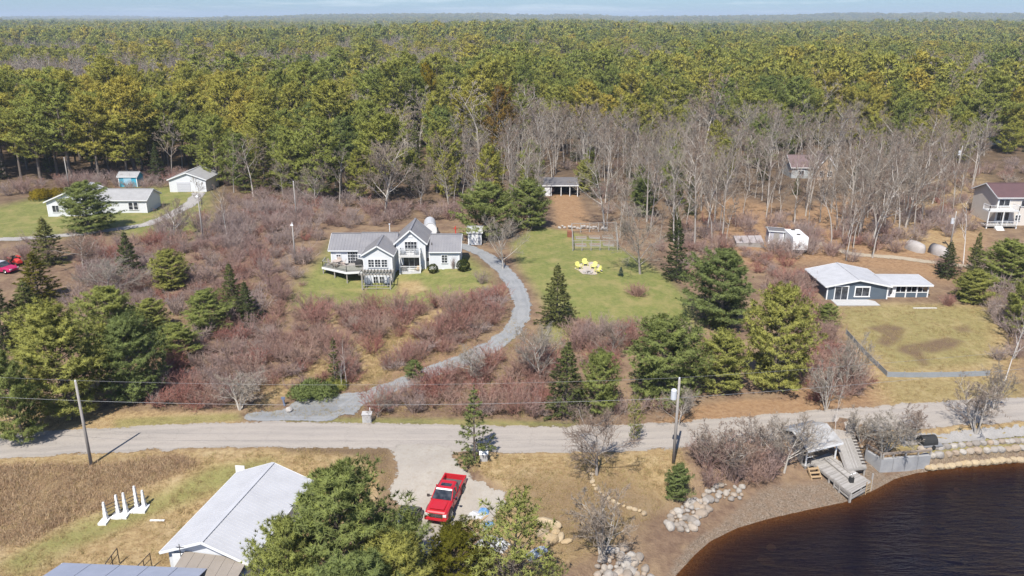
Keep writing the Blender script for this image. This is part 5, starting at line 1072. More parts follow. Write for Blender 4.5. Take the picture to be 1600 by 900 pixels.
for px, n, dm, smin, smax, lb, gp in (
    ([(1038, 822), (1052, 800), (1080, 782), (1108, 780), (1108, 800), (1092, 815), (1078, 832)], 58, 0.42, 0.16, 0.6, 'pale boulder in the heap at the edge of the beach', 'boulder heap at the beach edge'),
    ([(942, 862), (975, 858), (1000, 872), (1020, 905), (1015, 935), (935, 935), (930, 895)], 64, 0.45, 0.15, 0.58, 'pale boulder in the heap at the bottom edge beside the lake', 'boulder heap at the bottom edge'),
    ([(1096, 775), (1125, 756), (1160, 760), (1158, 780), (1110, 785)], 30, 0.5, 0.12, 0.42, 'pale boulder strewn along the top of the beach', 'boulders along the top of the beach')):
    for (x, y) in scatter(wpoly(px), n, dm, 300 + n):
        tag(stone(x, y, hz(x, y) + 0.12, R.uniform(smin, smax), pale_stone), lb, 'boulder', gp)
for px, py, s, sc, rz, lb in ((857, 823, 0.95, (1.25, 0.6, 0.85), -0.35, 'long tan boulder, topmost beside the thin-crowned pine'), (847, 836, 0.6, (1.1, 0.9, 1), 0.3, 'round tan boulder left in the group beside the thin-crowned pine'), (858, 847, 0.75, (1.1, 0.9, 1.1), 0.1, 'large square tan boulder, lowest beside the thin-crowned pine'), (868, 834, 0.45, (1, 1, 1), 0.6, 'small tan boulder in the middle of the boulder group'), (876, 842, 0.5, (1.2, 0.8, 0.7), 1.2, 'low tan boulder at the right of the boulder group'), (885, 848, 0.4, (1.4, 0.8, 0.6), 0.2, 'flat tan rock at the far right of the boulder group')):
    x, y, z = at(px, py); tag(stone(x, y, z + s * 0.3, s, gold_stone, rz, sc), lb, 'boulder')
rowp = smooth_line(wpoly([(925, 742), (922, 752), (932, 768), (950, 780), (968, 790), (988, 797), (1006, 803)]), 0.5)
for i, (x, y) in enumerate(rowp[::1]):
    tag(stone(x, y, hz(x, y) + 0.06, R.uniform(0.16, 0.34), gold_stone, name='edging_stone'), 'tan stone in the curving row above the beach', 'stone', 'curving stone row above the beach')
for px, py, s in ((452, 643, 0.5), (755, 716, 0.28)):
    x, y, z = at(px, py); tag(stone(x, y, z + 0.15, s, grey_stone), 'grey boulder at the mouth of the driveway' if px < 600 else 'small stone at the foot of the roadside fir', 'boulder')
SWALL = empty('seawall', (*SHORE[12], WATER_Z)); tag(SWALL, 'two-row boulder seawall with golden lower stones along the lake', 'seawall')
sh = smooth_line(np.array([SHORE[i] for i in range(11, 17)]), 0.25); sh = sh[(sh[:, 0] > 39.3)]
dacc = 0.0; last = sh[0]; wl_ = []
for row, (off, zz, mm, smin, smax) in enumerate(((0.05, WATER_Z + 0.22, gold_stone, 0.40, 0.54), (0.68, WATER_Z + 1.12, pale_stone, 0.42, 0.58), (1.3, WATER_Z + 1.5, pale_stone, 0.35, 0.5))):
    i = 0
    while i < len(sh) - 3 and sh[i][0] < 70:
        s = R.uniform(smin, smax); t = sh[min(i + 2, len(sh) - 1)] - sh[i]; t = t / (np.hypot(*t) + 1e-9)
        x, y = sh[i][0] - t[1] * off, sh[i][1] + t[0] * off
        o = stone(x - SHORE[12][0], y - SHORE[12][1], zz - WATER_Z + R.uniform(-0.06, 0.06), s, mm, math.atan2(t[1], t[0]), (1.0, 1.0, 1.1), 'stone', SWALL)
        i += max(2, int(s * 1.75 / 0.25))
for k in range(46):   # stones under the water
    x, y = R.uniform(16, 52), R.uniform(44, 66)
    d_ = float(poly_sd(np.array(x), np.array(y), SHORE_POLY))
    if -9 < d_ < -1.6: tag(stone(x, y, max(hz(x, y) + 0.1, WATER_Z - 0.55), R.uniform(0.25, 0.7), gold_stone, None, (1.3, 1.1, 0.6), 'sunken_stone'), 'orange-brown stone showing through the shallow lake water', 'stone', 'stones under the lake water')
# ------------------------------------------------------------------ foreground building with the white roof
WB = empty('white_roofed_building', (-22.1, 48.45, -1.2), -math.radians(11)); tag(WB, 'long white metal-roofed building in the near left with a brown porch roof', 'building')
block(WB, -3.1, 3.1, 0.0, 10.2, -0.5, 2.55, 3.75, 'y', white_side); roof(WB, -3.1, 3.1, 0.0, 10.2, 2.55, 3.75, 'y', white_metal, 0.4, 0.1, seams=0.0, ends=(0.45, 0.3))
rt_ = MB()
for i in range(34):
    yy = -0.4 + 10.85 * i / 33
    for s in (-1, 1): rt_.bar((0, yy, 3.90), (s * 3.48, yy, 2.55), 0.03, 0.03)
rt_.build('roof_ribs', white_metal, WB, 'stuff')
for i in range(6):   # brown porch roof laid in wide sheets
    a, c = -1.7 + 0.83 * i + 0.01, -1.7 + 0.83 * (i + 1) - 0.01; MB().prism([(a, -0.05, 2.52 + 0.004 * i), (c, -0.05, 2.52 + 0.004 * i), (c, -2.0, 2.05), (a, -2.0, 2.05)], (0, 0, 0.07)).build('porch_roof_sheet', brown_roof, WB)
MB().box(-1.8, 3.35, -2.12, -2.02, 1.78, 2.12).build('porch_fascia', white_trim, WB); MB().box(-1.75, 3.3, -2.0, -0.05, -0.5, 1.75).build('porch_wall', white_side, WB)
MB().box(-2.0, 3.4, -3.4, -2.13, -0.4, 0.35).build('porch_step', M('brown_boards', (0.30, 0.255, 0.215), 0.85, (0.25, 0.21, 0.175), 2.0, stripes=(1, 0.14, 0.5)), WB)
MB().bar((-1.75, -0.5, 2.3), (-1.75, -0.5, 3.5), 0.04).build('antenna_mast', iron, WB); MB().bar((-2.0, -0.55, 3.25), (-1.2, -0.45, 3.25), 0.04).build('antenna_arm', iron, WB)
MB().box(-2.6, -1.85, -0.3, -0.06, 0.9, 2.4).build('gable_box', white_trim, WB)
BR = empty('blue_grey_roofed_building', (-27.0, 45.2, -1.2), -0.06); tag(BR, 'low building with blue-grey panelled roof cut by the bottom left edge', 'building')
MB().box(-5.0, 5.0, -3.0, 1.9, -0.5, 2.2).build('wall', white_side, BR)
for i in range(5):
    a, c = -5.3 + 2.12 * i + 0.02, -5.3 + 2.12 * (i + 1) - 0.02
    MB().prism([(a, 2.2, 2.28), (c, 2.2, 2.28), (c, -0.5, 3.0), (a, -0.5, 3.0)], (0, 0, 0.07)).build('roof_panel', slate_roof, BR); MB().prism([(a, -0.52, 3.0), (c, -0.52, 3.0), (c, -3.2, 2.28), (a, -3.2, 2.28)], (0, 0, 0.07)).build('roof_panel', slate_roof, BR)
MB().box(-5.4, -5.32, -3.2, 2.2, 1.95, 2.3).build('fascia', white_trim, BR)
for px, lb in (((168, 884, 187, 866), 'left of two dark iron handrails beside the blue-grey roof'), ((216, 890, 238, 874), 'right of two dark iron handrails beside the blue-grey roof')):
    p = at(px[0], px[1] + 14); q = at(px[2], px[3] + 14); e = wroot('handrail', p[0], p[1], p[2]); tag(e, lb, 'handrail')
    P, Q = Vector(p), Vector(q); wbuild(MB().bar(P + Vector((0, 0, 1.0)), Q + Vector((0, 0, 1.35)), 0.05), 'rail', iron, e); wbuild(MB().bar(P + Vector((0, 0, 0.5)), Q + Vector((0, 0, 0.85)), 0.04), 'lower_rail', iron, e)
    for t in (0.0, 0.5, 1.0): c = P.lerp(Q, t); wbuild(MB().bar(c + Vector((0, 0, -0.3)), c + Vector((0, 0, 1.0 + 0.35 * t)), 0.05), 'post', iron, e)
x, y, z = at(377, 747); e = empty('white_board', (x, y, z), -0.1); tag(e, 'blank white board on two short legs behind the white roof', 'board')
MB().box(-0.42, 0.42, -0.03, 0.03, 0.62, 1.25).build('panel', white_trim, e)
for s in (-1, 1): MB().bar((s * 0.36, 0.05, -0.2), (s * 0.36, 0.05, 1.2), 0.06).build('leg', white_trim, e)
# white rack of stepped posts on the grass
rk0, rk1 = at(166, 812), at(226, 793); RK = empty('white_post_rack', rk0); tag(RK, 'row of five white stepped posts on white feet standing in the dry grass', 'rack')
for i, t in enumerate((0.0, 0.27, 0.52, 0.76, 1.0)):
    c = Vector(rk0).lerp(Vector(rk1), t) - Vector(rk0); lean = 0.0; h = 2.0 - 0.15 * abs(i - 3) if i < 4 else 1.55; j = 0.35 if i in (1, 3) else 0.0
    b = MB()
    for k in range(4): b.box(c.x - 0.15 + 0.02 * k, c.x + 0.15 - 0.02 * k, c.y + j - 0.16 + 0.025 * k, c.y + j + 0.16 - 0.025 * k, c.z + h * k / 4, c.z + h * (k + 1) / 4 - 0.03)
    b.box(c.x - 0.07, c.x + 0.07, c.y + j - 0.07, c.y + j + 0.07, c.z, c.z + h + 0.12); b.build('post', white_trim, RK)
    MB().box(c.x - 0.34, c.x + 0.34, c.y + j - 0.75, c.y + j + 0.3, c.z - 0.1, c.z + 0.12).build('foot', white_trim, RK)
    if i:
        for k in range(4): MB().bar(pc + Vector((0, 0, 0.3 + 0.32 * k)), c + Vector((0, j, 0.3 + 0.32 * k)), 0.05).build('rung', iron, RK)
    pc = c + Vector((0, j, 0))
x, y, z = at(246, 814); o = MB().box(-0.6, 0.6, -0.08, 0.08, 0, 0.08).build('plank', white_trim); o.location = (x, y, z + 0.02); tag(o, 'short white plank lying in the dry grass right of the post rack', 'plank')
# ------------------------------------------------------------------ vehicles
car_red = M('red_car_paint', (0.50, 0.012, 0.022), 0.25, (0.42, 0.02, 0.025), 0.9, spec=0.6); chrome = M('chrome', (0.6, 0.6, 0.62), 0.2, (0.5, 0.5, 0.52), 2.0, metal=1.0)
lamp_glass = M('lamp_glass', (0.75, 0.75, 0.72), 0.15, (0.65, 0.65, 0.62), 3.0); tail_red = M('tail_lamp', (0.35, 0.01, 0.01), 0.2)
def loft(secs, close=True):
    """skin a list of equal-length 3-d rings"""
    b = MB(); n = len(secs[0]); vs = [p for s in secs for p in s]; fs = []
    for j in range(len(secs) - 1): fs += [(j * n + k, j * n + (k + 1) % n, (j + 1) * n + (k + 1) % n, (j + 1) * n + k) for k in range(n)]
    if close: fs += [tuple(range(n - 1, -1, -1)), tuple((len(secs) - 1) * n + k for k in range(n))]
    return b.add(vs, fs)
def ring(y, hw, z0, z1, tum=0.0, r=0.12): return [(-hw, y, z0), (hw, y, z0), (hw, y, z0 + (z1 - z0) * 0.55), (hw - tum * 0.4, y, z1 - r), (hw - tum - r, y, z1), (-hw + tum + r, y, z1), (-hw + tum * 0.4, y, z1 - r), (-hw, y, z0 + (z1 - z0) * 0.55)]
def wheel(root, x, y, r, w, rim=chrome):
    s = 1 if x > 0 else -1; a = MB(); prof = [(r * 0.62, -w / 2), (r * 0.93, -w / 2), (r, -w * 0.32), (r, w * 0.32), (r * 0.93, w / 2), (r * 0.62, w / 2)]; n = 18; vs = []; fs = []
    for k in range(n):
        t = 2 * math.pi * k / n; vs += [(x + u, y + q * math.cos(t), r + q * math.sin(t)) for q, u in prof]
    for k in range(n): fs += [(k * 6 + j, k * 6 + (j + 1) % 6, ((k + 1) % n) * 6 + (j + 1) % 6, ((k + 1) % n) * 6 + j) for j in range(6)]
    wh = a.add(vs, fs).build('wheel', black_rubber, root, smooth=False)
    b = MB(); b.tube([(x - w * 0.3, y, r), (x + s * w * 0.42, y, r)], r * 0.6, 14)
    for k in range(5): t = 2 * math.pi * k / 5; b.bar((x + s * w * 0.43, y, r), (x + s * w * 0.43, y + r * 0.58 * math.cos(t), r + r * 0.58 * math.sin(t)), 0.07, 0.03, (1, 0, 0))
    b.build('rim', rim, wh); return wh
def pickup(name, x, y, z, rz, label, paint):
    e = empty(name, (x, y, z), rz); tag(e, label, 'pickup'); g = 0.42; t = 0.95   # front faces -y
    loft([ring(-2.85, 0.86, g + 0.12, g + 0.62, 0.05), ring(-2.72, 0.95, g, g + 0.74, 0.06), ring(-1.9, 0.98, g, g + 0.80, 0.07), ring(-1.25, 0.99, g, g + 0.84, 0.07), ring(0.95, 0.99, g, g + 0.84, 0.07)]).build('body', paint, e, bevel=0.03)
    b = MB(); b.box(-0.99, -0.84, 0.97, 2.85, g, g + 0.86); b.box(0.84, 0.99, 0.97, 2.85, g, g + 0.86); b.box(-0.84, 0.84, 2.75, 2.85, g, g + 0.84); b.build('bed_sides', paint, e, bevel=0.03)
    MB().box(-0.84, 0.84, 0.97, 2.75, g, g + 0.34).build('bed_floor', M('bed_liner', (0.075, 0.075, 0.078), 0.8, (0.11, 0.105, 0.10), 3.0), e)
    loft([ring(-0.42, 0.80, g + 0.82, g + 1.36, 0.1), ring(-0.3, 0.80, g + 0.82, g + 1.42, 0.1), ring(0.85, 0.80, g + 0.82, g + 1.42, 0.1), ring(0.95, 0.78, g + 0.82, g + 1.36, 0.1)]).build('cab', paint, e, bevel=0.04)
    MB().prism([(-0.84, -1.22, g + 0.86), (0.84, -1.22, g + 0.86), (0.70, -0.44, g + 1.38), (-0.70, -0.44, g + 1.38)], (0, 0.03, -0.04)).build('windshield', glass, e)
    MB().prism([(-0.90, -1.0, g + 0.84), (-0.90, 0.9, g + 0.84), (-0.76, 0.86, g + 1.34), (-0.76, -0.42, g + 1.34)], (0.05, 0, 0)).build('side_glass', glass, e); MB().prism([(0.90, -1.0, g + 0.84), (0.90, 0.9, g + 0.84), (0.76, 0.86, g + 1.34), (0.76, -0.42, g + 1.34)], (-0.05, 0, 0)).build('side_glass', glass, e)
    for s in (-1, 1): MB().bar((s * 0.88, -1.26, g + 0.84), (s * 0.74, -0.40, g + 1.40), 0.07, 0.07).build('pillar', paint, e)
    MB().bar((-0.82, 0.1, g + 0.9), (-0.79, 0.1, g + 1.36), 0.2, 0.06).build('pillar', paint, e); MB().bar((0.82, 0.1, g + 0.9), (0.79, 0.1, g + 1.36), 0.2, 0.06).build('pillar', paint, e)
    MB().box(-0.46, 0.46, -0.05, 0.4, g + 1.405, g + 1.435).build('sunroof', glass, e); MB().prism([(-0.7, -0.52, g + 1.33), (0.7, -0.52, g + 1.33), (0.68, -0.40, g + 1.41), (-0.68, -0.40, g + 1.41)], (0, -0.02, 0.02)).build('sun_strip', white_trim, e)
    MB().box(-0.55, 0.55, -2.92, -2.83, g + 0.26, g + 0.56).build('grille', iron, e); b = MB(); b.box(-0.55, 0.55, -2.94, -2.92, g + 0.38, g + 0.43); b.box(-0.03, 0.03, -2.94, -2.92, g + 0.26, g + 0.56); b.build('grille_bar', chrome, e)
    for s in (-1, 1):
        MB().box(s * 0.74 - 0.14, s * 0.74 + 0.14, -2.9, -2.7, g + 0.34, g + 0.56).build('headlight', lamp_glass, e); MB().box(s * 0.9 - 0.07, s * 0.9 + 0.07, 2.84, 2.88, g + 0.35, g + 0.75).build('tail_light', tail_red, e)
        b = MB(); b.bar((s * 0.95, -0.95, g + 0.93), (s * 1.2, -1.0, g + 0.97), 0.05); b.box(s * 1.22 - 0.11, s * 1.22 + 0.11, -1.06, -0.98, g + 0.86, g + 1.1); b.build('mirror', iron if s < 0 else chrome, e)
        for yy in (-1.85, 1.75): wheel(e, s * 0.93, yy, 0.46, 0.32)
        for yy in (-1.85, 1.75): b = MB(); b.prism([(s * 0.985, yy + 0.6 * math.cos(q), g + 0.04 + 0.6 * max(0, math.sin(q))) for q in np.linspace(0, math.pi, 10)], (s * 0.02, 0, 0)); b.build('wheel_arch', black_rubber, e)
    MB().box(-0.96, 0.96, -2.98, -2.78, g - 0.02, g + 0.2).build('front_bumper', paint, e, bevel=0.03); MB().box(-0.92, 0.92, 2.85, 2.98, g, g + 0.2).build('rear_bumper', chrome, e)
    MB().box(-0.86, 0.86, 0.955, 0.985, g + 0.3, g + 0.84).build('bed_front', MATS['bed_liner'], e); MB().box(-0.66, 0.66, 0.93, 0.965, g + 0.92, g + 1.3).build('rear_window', glass, e); MB().box(-0.62, 0.62, -2.6, -1.35, g + 0.845, g + 0.875).build('hood_bulge', paint, e, bevel=0.02)
    for s in (-1, 1):
        MB().box(s * 0.985 - 0.02, s * 0.985 + 0.02, -1.2, 0.9, g - 0.06, g + 0.12).build('rocker_panel', black_rubber, e)
        for yy in (-1.1, -0.05, 0.93): MB().box(s * 0.99 - 0.008, s * 0.99 + 0.008, yy - 0.015, yy + 0.015, g + 0.1, g + 0.8).build('door_gap', black_rubber, e)
    for s in (-1, 1): MB().box(s * 0.98 - 0.02, s * 0.98 + 0.02, -0.6, -0.4, g + 0.66, g + 0.70).build('door_handle', chrome, e)
    return e
tx, ty, tz = at(697, 792); pickup('pickup_truck', tx, ty + 0.35, tz, -0.22, 'bright red crew-cab pickup parked facing the camera on the gravel lot', car_red)
def car(name, x, y, z, rz, label, paint, cat='car', L=4.6, roofm=None):
    e = empty(name, (x, y, z), rz); tag(e, label, cat); h = L / 2
    loft([ring(-h, 0.72, 0.35, 0.68, 0.05), ring(-h + 0.25, 0.86, 0.28, 0.82, 0.08), ring(-h + 1.3, 0.9, 0.26, 0.95, 0.08), ring(h - 1.0, 0.9, 0.26, 1.0, 0.08), ring(h - 0.2, 0.87, 0.3, 0.98, 0.08), ring(h, 0.78, 0.4, 0.85, 0.08)]).build('body', paint, e, bevel=0.03)
    loft([ring(-h + 1.25, 0.8, 0.9, 0.96, 0.03, 0.03), ring(-h + 2.0, 0.78, 0.9, 1.45, 0.16), ring(h - 1.0, 0.78, 0.9, 1.48, 0.16), ring(h - 0.3, 0.78, 0.9, 1.02, 0.05, 0.04)]).build('window_band', glass, e)
    loft([ring(-h + 2.0, 0.66, 1.44, 1.50, 0.05, 0.02), ring(h - 1.0, 0.66, 1.46, 1.52, 0.05, 0.02)]).build('roof', roofm or paint, e)
    for s in (-1, 1):
        for yy in (-h + 0.9, h - 0.85): wheel(e, s * 0.82, yy, 0.33, 0.22)
        MB().box(s * 0.6 - 0.16, s * 0.6 + 0.16, -h - 0.02, -h + 0.12, 0.56, 0.7).build('headlight', lamp_glass, e); MB().box(s * 0.62 - 0.14, s * 0.62 + 0.14, h - 0.06, h + 0.02, 0.62, 0.8).build('tail_light', tail_red, e)
        MB().box(s * 0.98 - 0.08, s * 0.98 + 0.08, -h + 1.6, -h + 1.72, 0.95, 1.1).build('mirror', paint, e)
    return e
dark_paint = M('black_car_paint', (0.03, 0.03, 0.035), 0.25, (0.04, 0.04, 0.045), 1.0, spec=0.6); silver = M('silver_paint', (0.5, 0.5, 0.52), 0.3, (0.45, 0.45, 0.47), 1.0)
x, y, z = at(632, 832); car('parked_car', x, y + 0.2, z, -0.2, 'dark car half hidden behind pine branches beside the red pickup', dark_paint)
x, y, z = at(4, 424); car('parked_car', x, y, z, 1.3, 'magenta-red car with pale roof at the left edge', M('magenta_red', (0.45, 0.02, 0.10), 0.25), roofm=silver)
x, y, z = at(26, 414); TR = empty('garden_tractor', (x, y, z), 0.9); tag(TR, 'small red tractor beside the car at the left edge', 'tractor')
loft([ring(-1.5, 0.35, 0.55, 1.0, 0.05), ring(-0.3, 0.4, 0.55, 1.1, 0.05)]).build('hood', red_paint, TR); MB().box(-0.5, 0.5, -0.3, 1.0, 0.5, 0.7).build('deck', red_paint, TR); b = MB(); b.box(-0.3, 0.3, 0.3, 0.75, 0.7, 0.85); b.box(-0.3, 0.3, 0.7, 0.82, 0.85, 1.3); b.build('seat', black_rubber, TR)
for s in (-1, 1): wheel(TR, s * 0.6, 0.6, 0.55, 0.35, red_paint); wheel(TR, s * 0.45, -1.1, 0.32, 0.2, red_paint); MB().prism([(s * 0.45, 0.0, 1.05), (s * 0.8, 0.0, 1.05), (s * 0.8, 1.15, 1.1), (s * 0.45, 1.15, 1.1)], (0, 0, 0.06)).build('mudguard', red_paint, TR)
MB().tube([(0, 0.05, 0.7), (0, -0.05, 1.25)], 0.03, 6).build('steering_column', iron, TR); MB().tube([(0, -0.05, 1.22), (0, -0.06, 1.27)], 0.2, 12).build('steering_wheel', iron, TR)
x, y, z = at(1449, 696); e = empty('covered_cart', (x, y, z), 0.15); tag(e, 'small dark hooded cart on the side lane by the retaining wall', 'cart')
pr = [(0.75 * math.cos(a), 0.35 + 0.75 * math.sin(a)) for a in np.linspace(0, math.pi, 10)]; MB().prism([(-0.85 + 0.1 * 0, u * 0.8, v) for u, v in pr], (1.5, 0, 0)).build('hood', black_rubber, e); MB().box(-0.9, 1.1, -0.75, 0.75, 0.22, 0.34).build('bed', M('grey_bed', (0.24, 0.24, 0.25), 0.7), e)
for s in (-1, 1): MB().tube([(0.1, s * 0.7, 0.2), (0.1, s * 0.82, 0.2)], 0.2, 12).build('wheel', black_rubber, e)
# ------------------------------------------------------------------ scrap heap by the gravel lot
tarp_m = M('blue_tarp', (0.06, 0.20, 0.42), 0.5, (0.22, 0.34, 0.5), 1.2, bump=0.4, bscale=5); wsheet = M('white_sheet', (0.52, 0.52, 0.52), 0.6, (0.36, 0.36, 0.37), 1.5, bump=0.3, bscale=5)
def crumple(name, px, py, w, d, h, m, label, seed):
    x, y, z = at(px, py); rg = np.random.default_rng(seed); n = 9; vs = []; fs = []
    for i in range(n):
        for j in range(n):
            u, v = i / (n - 1) * 2 - 1, j / (n - 1) * 2 - 1; r = max(0, 1 - (u * u + v * v) * 0.55); vs.append((u * w / 2 * rg.uniform(0.9, 1.1), v * d / 2 * rg.uniform(0.9, 1.1), h * r * rg.uniform(0.55, 1.1) if max(abs(u), abs(v)) < 0.99 else -0.05))
    for i in range(n - 1):
        for j in range(n - 1): fs.append((i * n + j, (i + 1) * n + j, (i + 1) * n + j + 1, i * n + j + 1))
    o = MB().add(vs, fs).build(name, m); o.location = (x, y, z); o.rotation_euler = (0, 0, rg.uniform(0, 3)); tag(o, label, 'tarp'); return o
crumple('blue_tarp', 756, 800, 1.0, 0.8, 0.35, tarp_m, 'bright blue tarp at the top of the scrap heap', 1); crumple('blue_tarp', 764, 822, 1.1, 0.8, 0.35, tarp_m, 'pale blue tarp in the middle of the scrap heap', 2)
crumple('white_sheet', 772, 850, 2.6, 1.6, 0.5, wsheet, 'crumpled white sheet under the thin-crowned pine', 3); crumple('white_sheet', 745, 806, 1.5, 0.9, 0.3, wsheet, 'white sheet beside the bright blue tarp', 4); crumple('white_sheet', 838, 865, 2.2, 0.9, 0.35, M('blue_white_sheet', (0.33, 0.38, 0.46), 0.6, (0.42, 0.45, 0.5), 1.5, bump=0.3, bscale=5), 'bluish white sheet below the tan boulders', 5)
for px, py, n, lb, rz in ((726, 832, 9, 'stack of tan lumber planks at the lower left of the scrap heap', 0.5), (738, 818, 6, 'loose pile of pale lumber planks beside the white sheet', 0.9)):
    x, y, z = at(px, py); e = empty('lumber_stack', (x, y, z), rz); tag(e, lb, 'lumber')
    for i in range(n): o = MB().box(-1.3 + R.uniform(-0.2, 0.2), 1.3 + R.uniform(-0.2, 0.2), -0.1, 0.1, 0, 0.09).build('plank', raw_wood, e); o.location = (0, -0.45 + 0.23 * (i % 4) + R.uniform(-0.03, 0.03), 0.1 * (i // 4) + 0.002 * i); o.rotation_euler = (0, 0, R.uniform(-0.08, 0.08))
# ------------------------------------------------------------------ lawn furniture, fire pit, garden enclosure
for px, py, rz, w_ in ((904, 420, 0.5, 'leftmost yellow garden chair of the four by the fire pit'), (914, 415, 0.15, 'second yellow garden chair from the left by the fire pit'), (928, 420, -0.5, 'third yellow garden chair from the left by the fire pit'), (934, 426, -1.2, 'rightmost yellow garden chair of the four by the fire pit')):
    x, y, z = at(px, py); lounge_chair('garden_chair', x, y, z, rz, yellowch, w_, 1.05)
x, y, z = at(918, 426); e = empty('fire_pit', (x, y, z)); tag(e, 'low ring of stones forming a fire pit in front of the yellow chairs', 'fire pit')
for k in range(10): a = 6.283 * k / 10; stone(0.6 * math.cos(a), 0.6 * math.sin(a), 0.1, 0.2, grey_stone, a, name='stone', parent=e)
MB().tube([(0, 0, 0.0), (0, 0, 0.06)], 0.45, 12).build('ash_bed', iron, e)
g0 = [at(*p) for p in ((895, 392), (965, 391), (962, 362), (893, 364))]; GE = empty('garden_enclosure', g0[0]); tag(GE, 'wire and timber garden enclosure with raised beds at the top of the open lawn', 'enclosure')
gw = [Vector(p) - Vector(g0[0]) for p in g0]; wire_m = M('wire', (0.45, 0.43, 0.40), 0.5, metal=0.5)
for a, c in ((0, 1), (1, 2), (2, 3), (3, 0)):
    n = 5 if a in (0, 2) else 4
    for i in range(n): q = gw[a].lerp(gw[c], i / n); MB().bar(q, q + Vector((0, 0, 1.7)), 0.13).build('post', grey_plank, GE)
    MB().bar(gw[a] + Vector((0, 0, 1.65)), gw[c] + Vector((0, 0, 1.65)), 0.1, 0.07).build('top_rail', grey_plank, GE)
    b = MB()
    for k in range(6): b.bar(gw[a] + Vector((0, 0, 0.2 + 0.24 * k)), gw[c] + Vector((0, 0, 0.2 + 0.24 * k)), 0.016)
    for k in range(30): q = gw[a].lerp(gw[c], k / 30); b.bar(q + Vector((0, 0, 0.05)), q + Vector((0, 0, 1.62)), 0.012)
    b.build('wire_mesh', wire_m, GE, 'stuff')
soil = M('bed_soil', (0.20, 0.12, 0.075), 0.95, (0.30, 0.19, 0.11), 3.0, bump=0.4)
for u, v in ((0.18, 0.25), (0.5, 0.25), (0.8, 0.25), (0.2, 0.65), (0.5, 0.65), (0.8, 0.65)):
    q = gw[0].lerp(gw[1], u).lerp(gw[3].lerp(gw[2], u), v); bx_ = MB()
    for x0, x1, y0, y1 in ((-0.9, 0.9, -0.5, -0.44), (-0.9, 0.9, 0.44, 0.5), (-0.9, -0.84, -0.44, 0.44), (0.84, 0.9, -0.44, 0.44)): bx_.box(q.x + x0, q.x + x1, q.y + y0, q.y + y1, q.z - 0.1, q.z + 0.32)
    o = bx_.build('bed_box', grey_plank, GE); MB().box(q.x - 0.83, q.x + 0.83, q.y - 0.43, q.y + 0.43, q.z - 0.1, q.z + 0.24).build('soil', soil, o)
x, y, z = at(890, 370); e = empty('compost_bin', (x, y, z)); tag(e, 'rust-brown slatted bin at the left corner of the garden enclosure', 'bin'); rust = M('rust_brown', (0.28, 0.11, 0.06), 0.8, (0.22, 0.085, 0.05), 3.0)
for k in range(4): MB().box(-0.4, 0.4, -0.4, 0.4, 0.26 * k, 0.26 * k + 0.23).build('slat_course', rust, e)
MB().box(-0.36, 0.36, -0.36, 0.36, 0.0, 1.0).build('lining', dark_in, e)
wl2 = pxline([(878, 357), (892, 358), (910, 358), (930, 357), (947, 360)])
DW = empty('dry_stone_wall', (wl2[0][0], wl2[0][1], hz(*wl2[0]))); tag(DW, 'low tumbled dry stone wall behind the garden enclosure', 'wall')
for k, (x, y) in enumerate(np.repeat(wl2, 3, 0)): stone(x - DW.location.x + R.uniform(-0.5, 0.5), y - DW.location.y + R.uniform(-0.3, 0.3), hz(x, y) - DW.location.z + 0.15 + 0.25 * (k % 2), R.uniform(0.25, 0.42), grey_stone, name='stone', parent=DW)
# roadside bits
x, y, z = at(574, 659); e = empty('utility_box', (x, y, z)); tag(e, 'pale grey utility box with a white stake beside the road', 'utility box'); gb = M('box_grey', (0.46, 0.45, 0.44), 0.6, (0.40, 0.39, 0.38), 2.0)
MB().box(-0.45, 0.45, -0.25, 0.3, -0.1, 0.85).build('cabinet', gb, e, bevel=0.03); MB().prism([(-0.5, -0.3, 0.85), (0.5, -0.3, 0.85), (0.5, 0.35, 0.95), (-0.5, 0.35, 0.95)], (0, 0, 0.06)).build('lid', gb, e); MB().bar((0.25, 0.4, -0.1), (0.25, 0.4, 1.35), 0.07).build('stake', white_trim, e)
x, y, z = at(445, 634); e = empty('driveway_marker', (x, y, z)); tag(e, 'blue-grey marker post beside the grey boulder at the driveway mouth', 'post'); MB().bar((0, 0, -0.1), (-0.12, 0, 0.9), 0.16).build('post', M('blue_grey_paint', (0.16, 0.19, 0.28), 0.6), e); MB().box(-0.3, 0.1, -0.06, 0.06, 0.75, 1.0).build('plate', MATS['blue_grey_paint'], e)
x, y, z = at(756, 719); e = empty('meter_box', (x, y, z)); tag(e, 'white hooded box on the ground beside the roadside fir', 'box'); MB().box(-0.35, 0.35, -0.25, 0.25, -0.1, 0.7).build('cabinet', gb, e, bevel=0.03); MB().prism([(-0.4, -0.3, 0.7), (-0.4, 0.3, 0.7), (-0.4, 0.0, 0.95)], (0.8, 0, 0)).build('hood', white_trim, e)
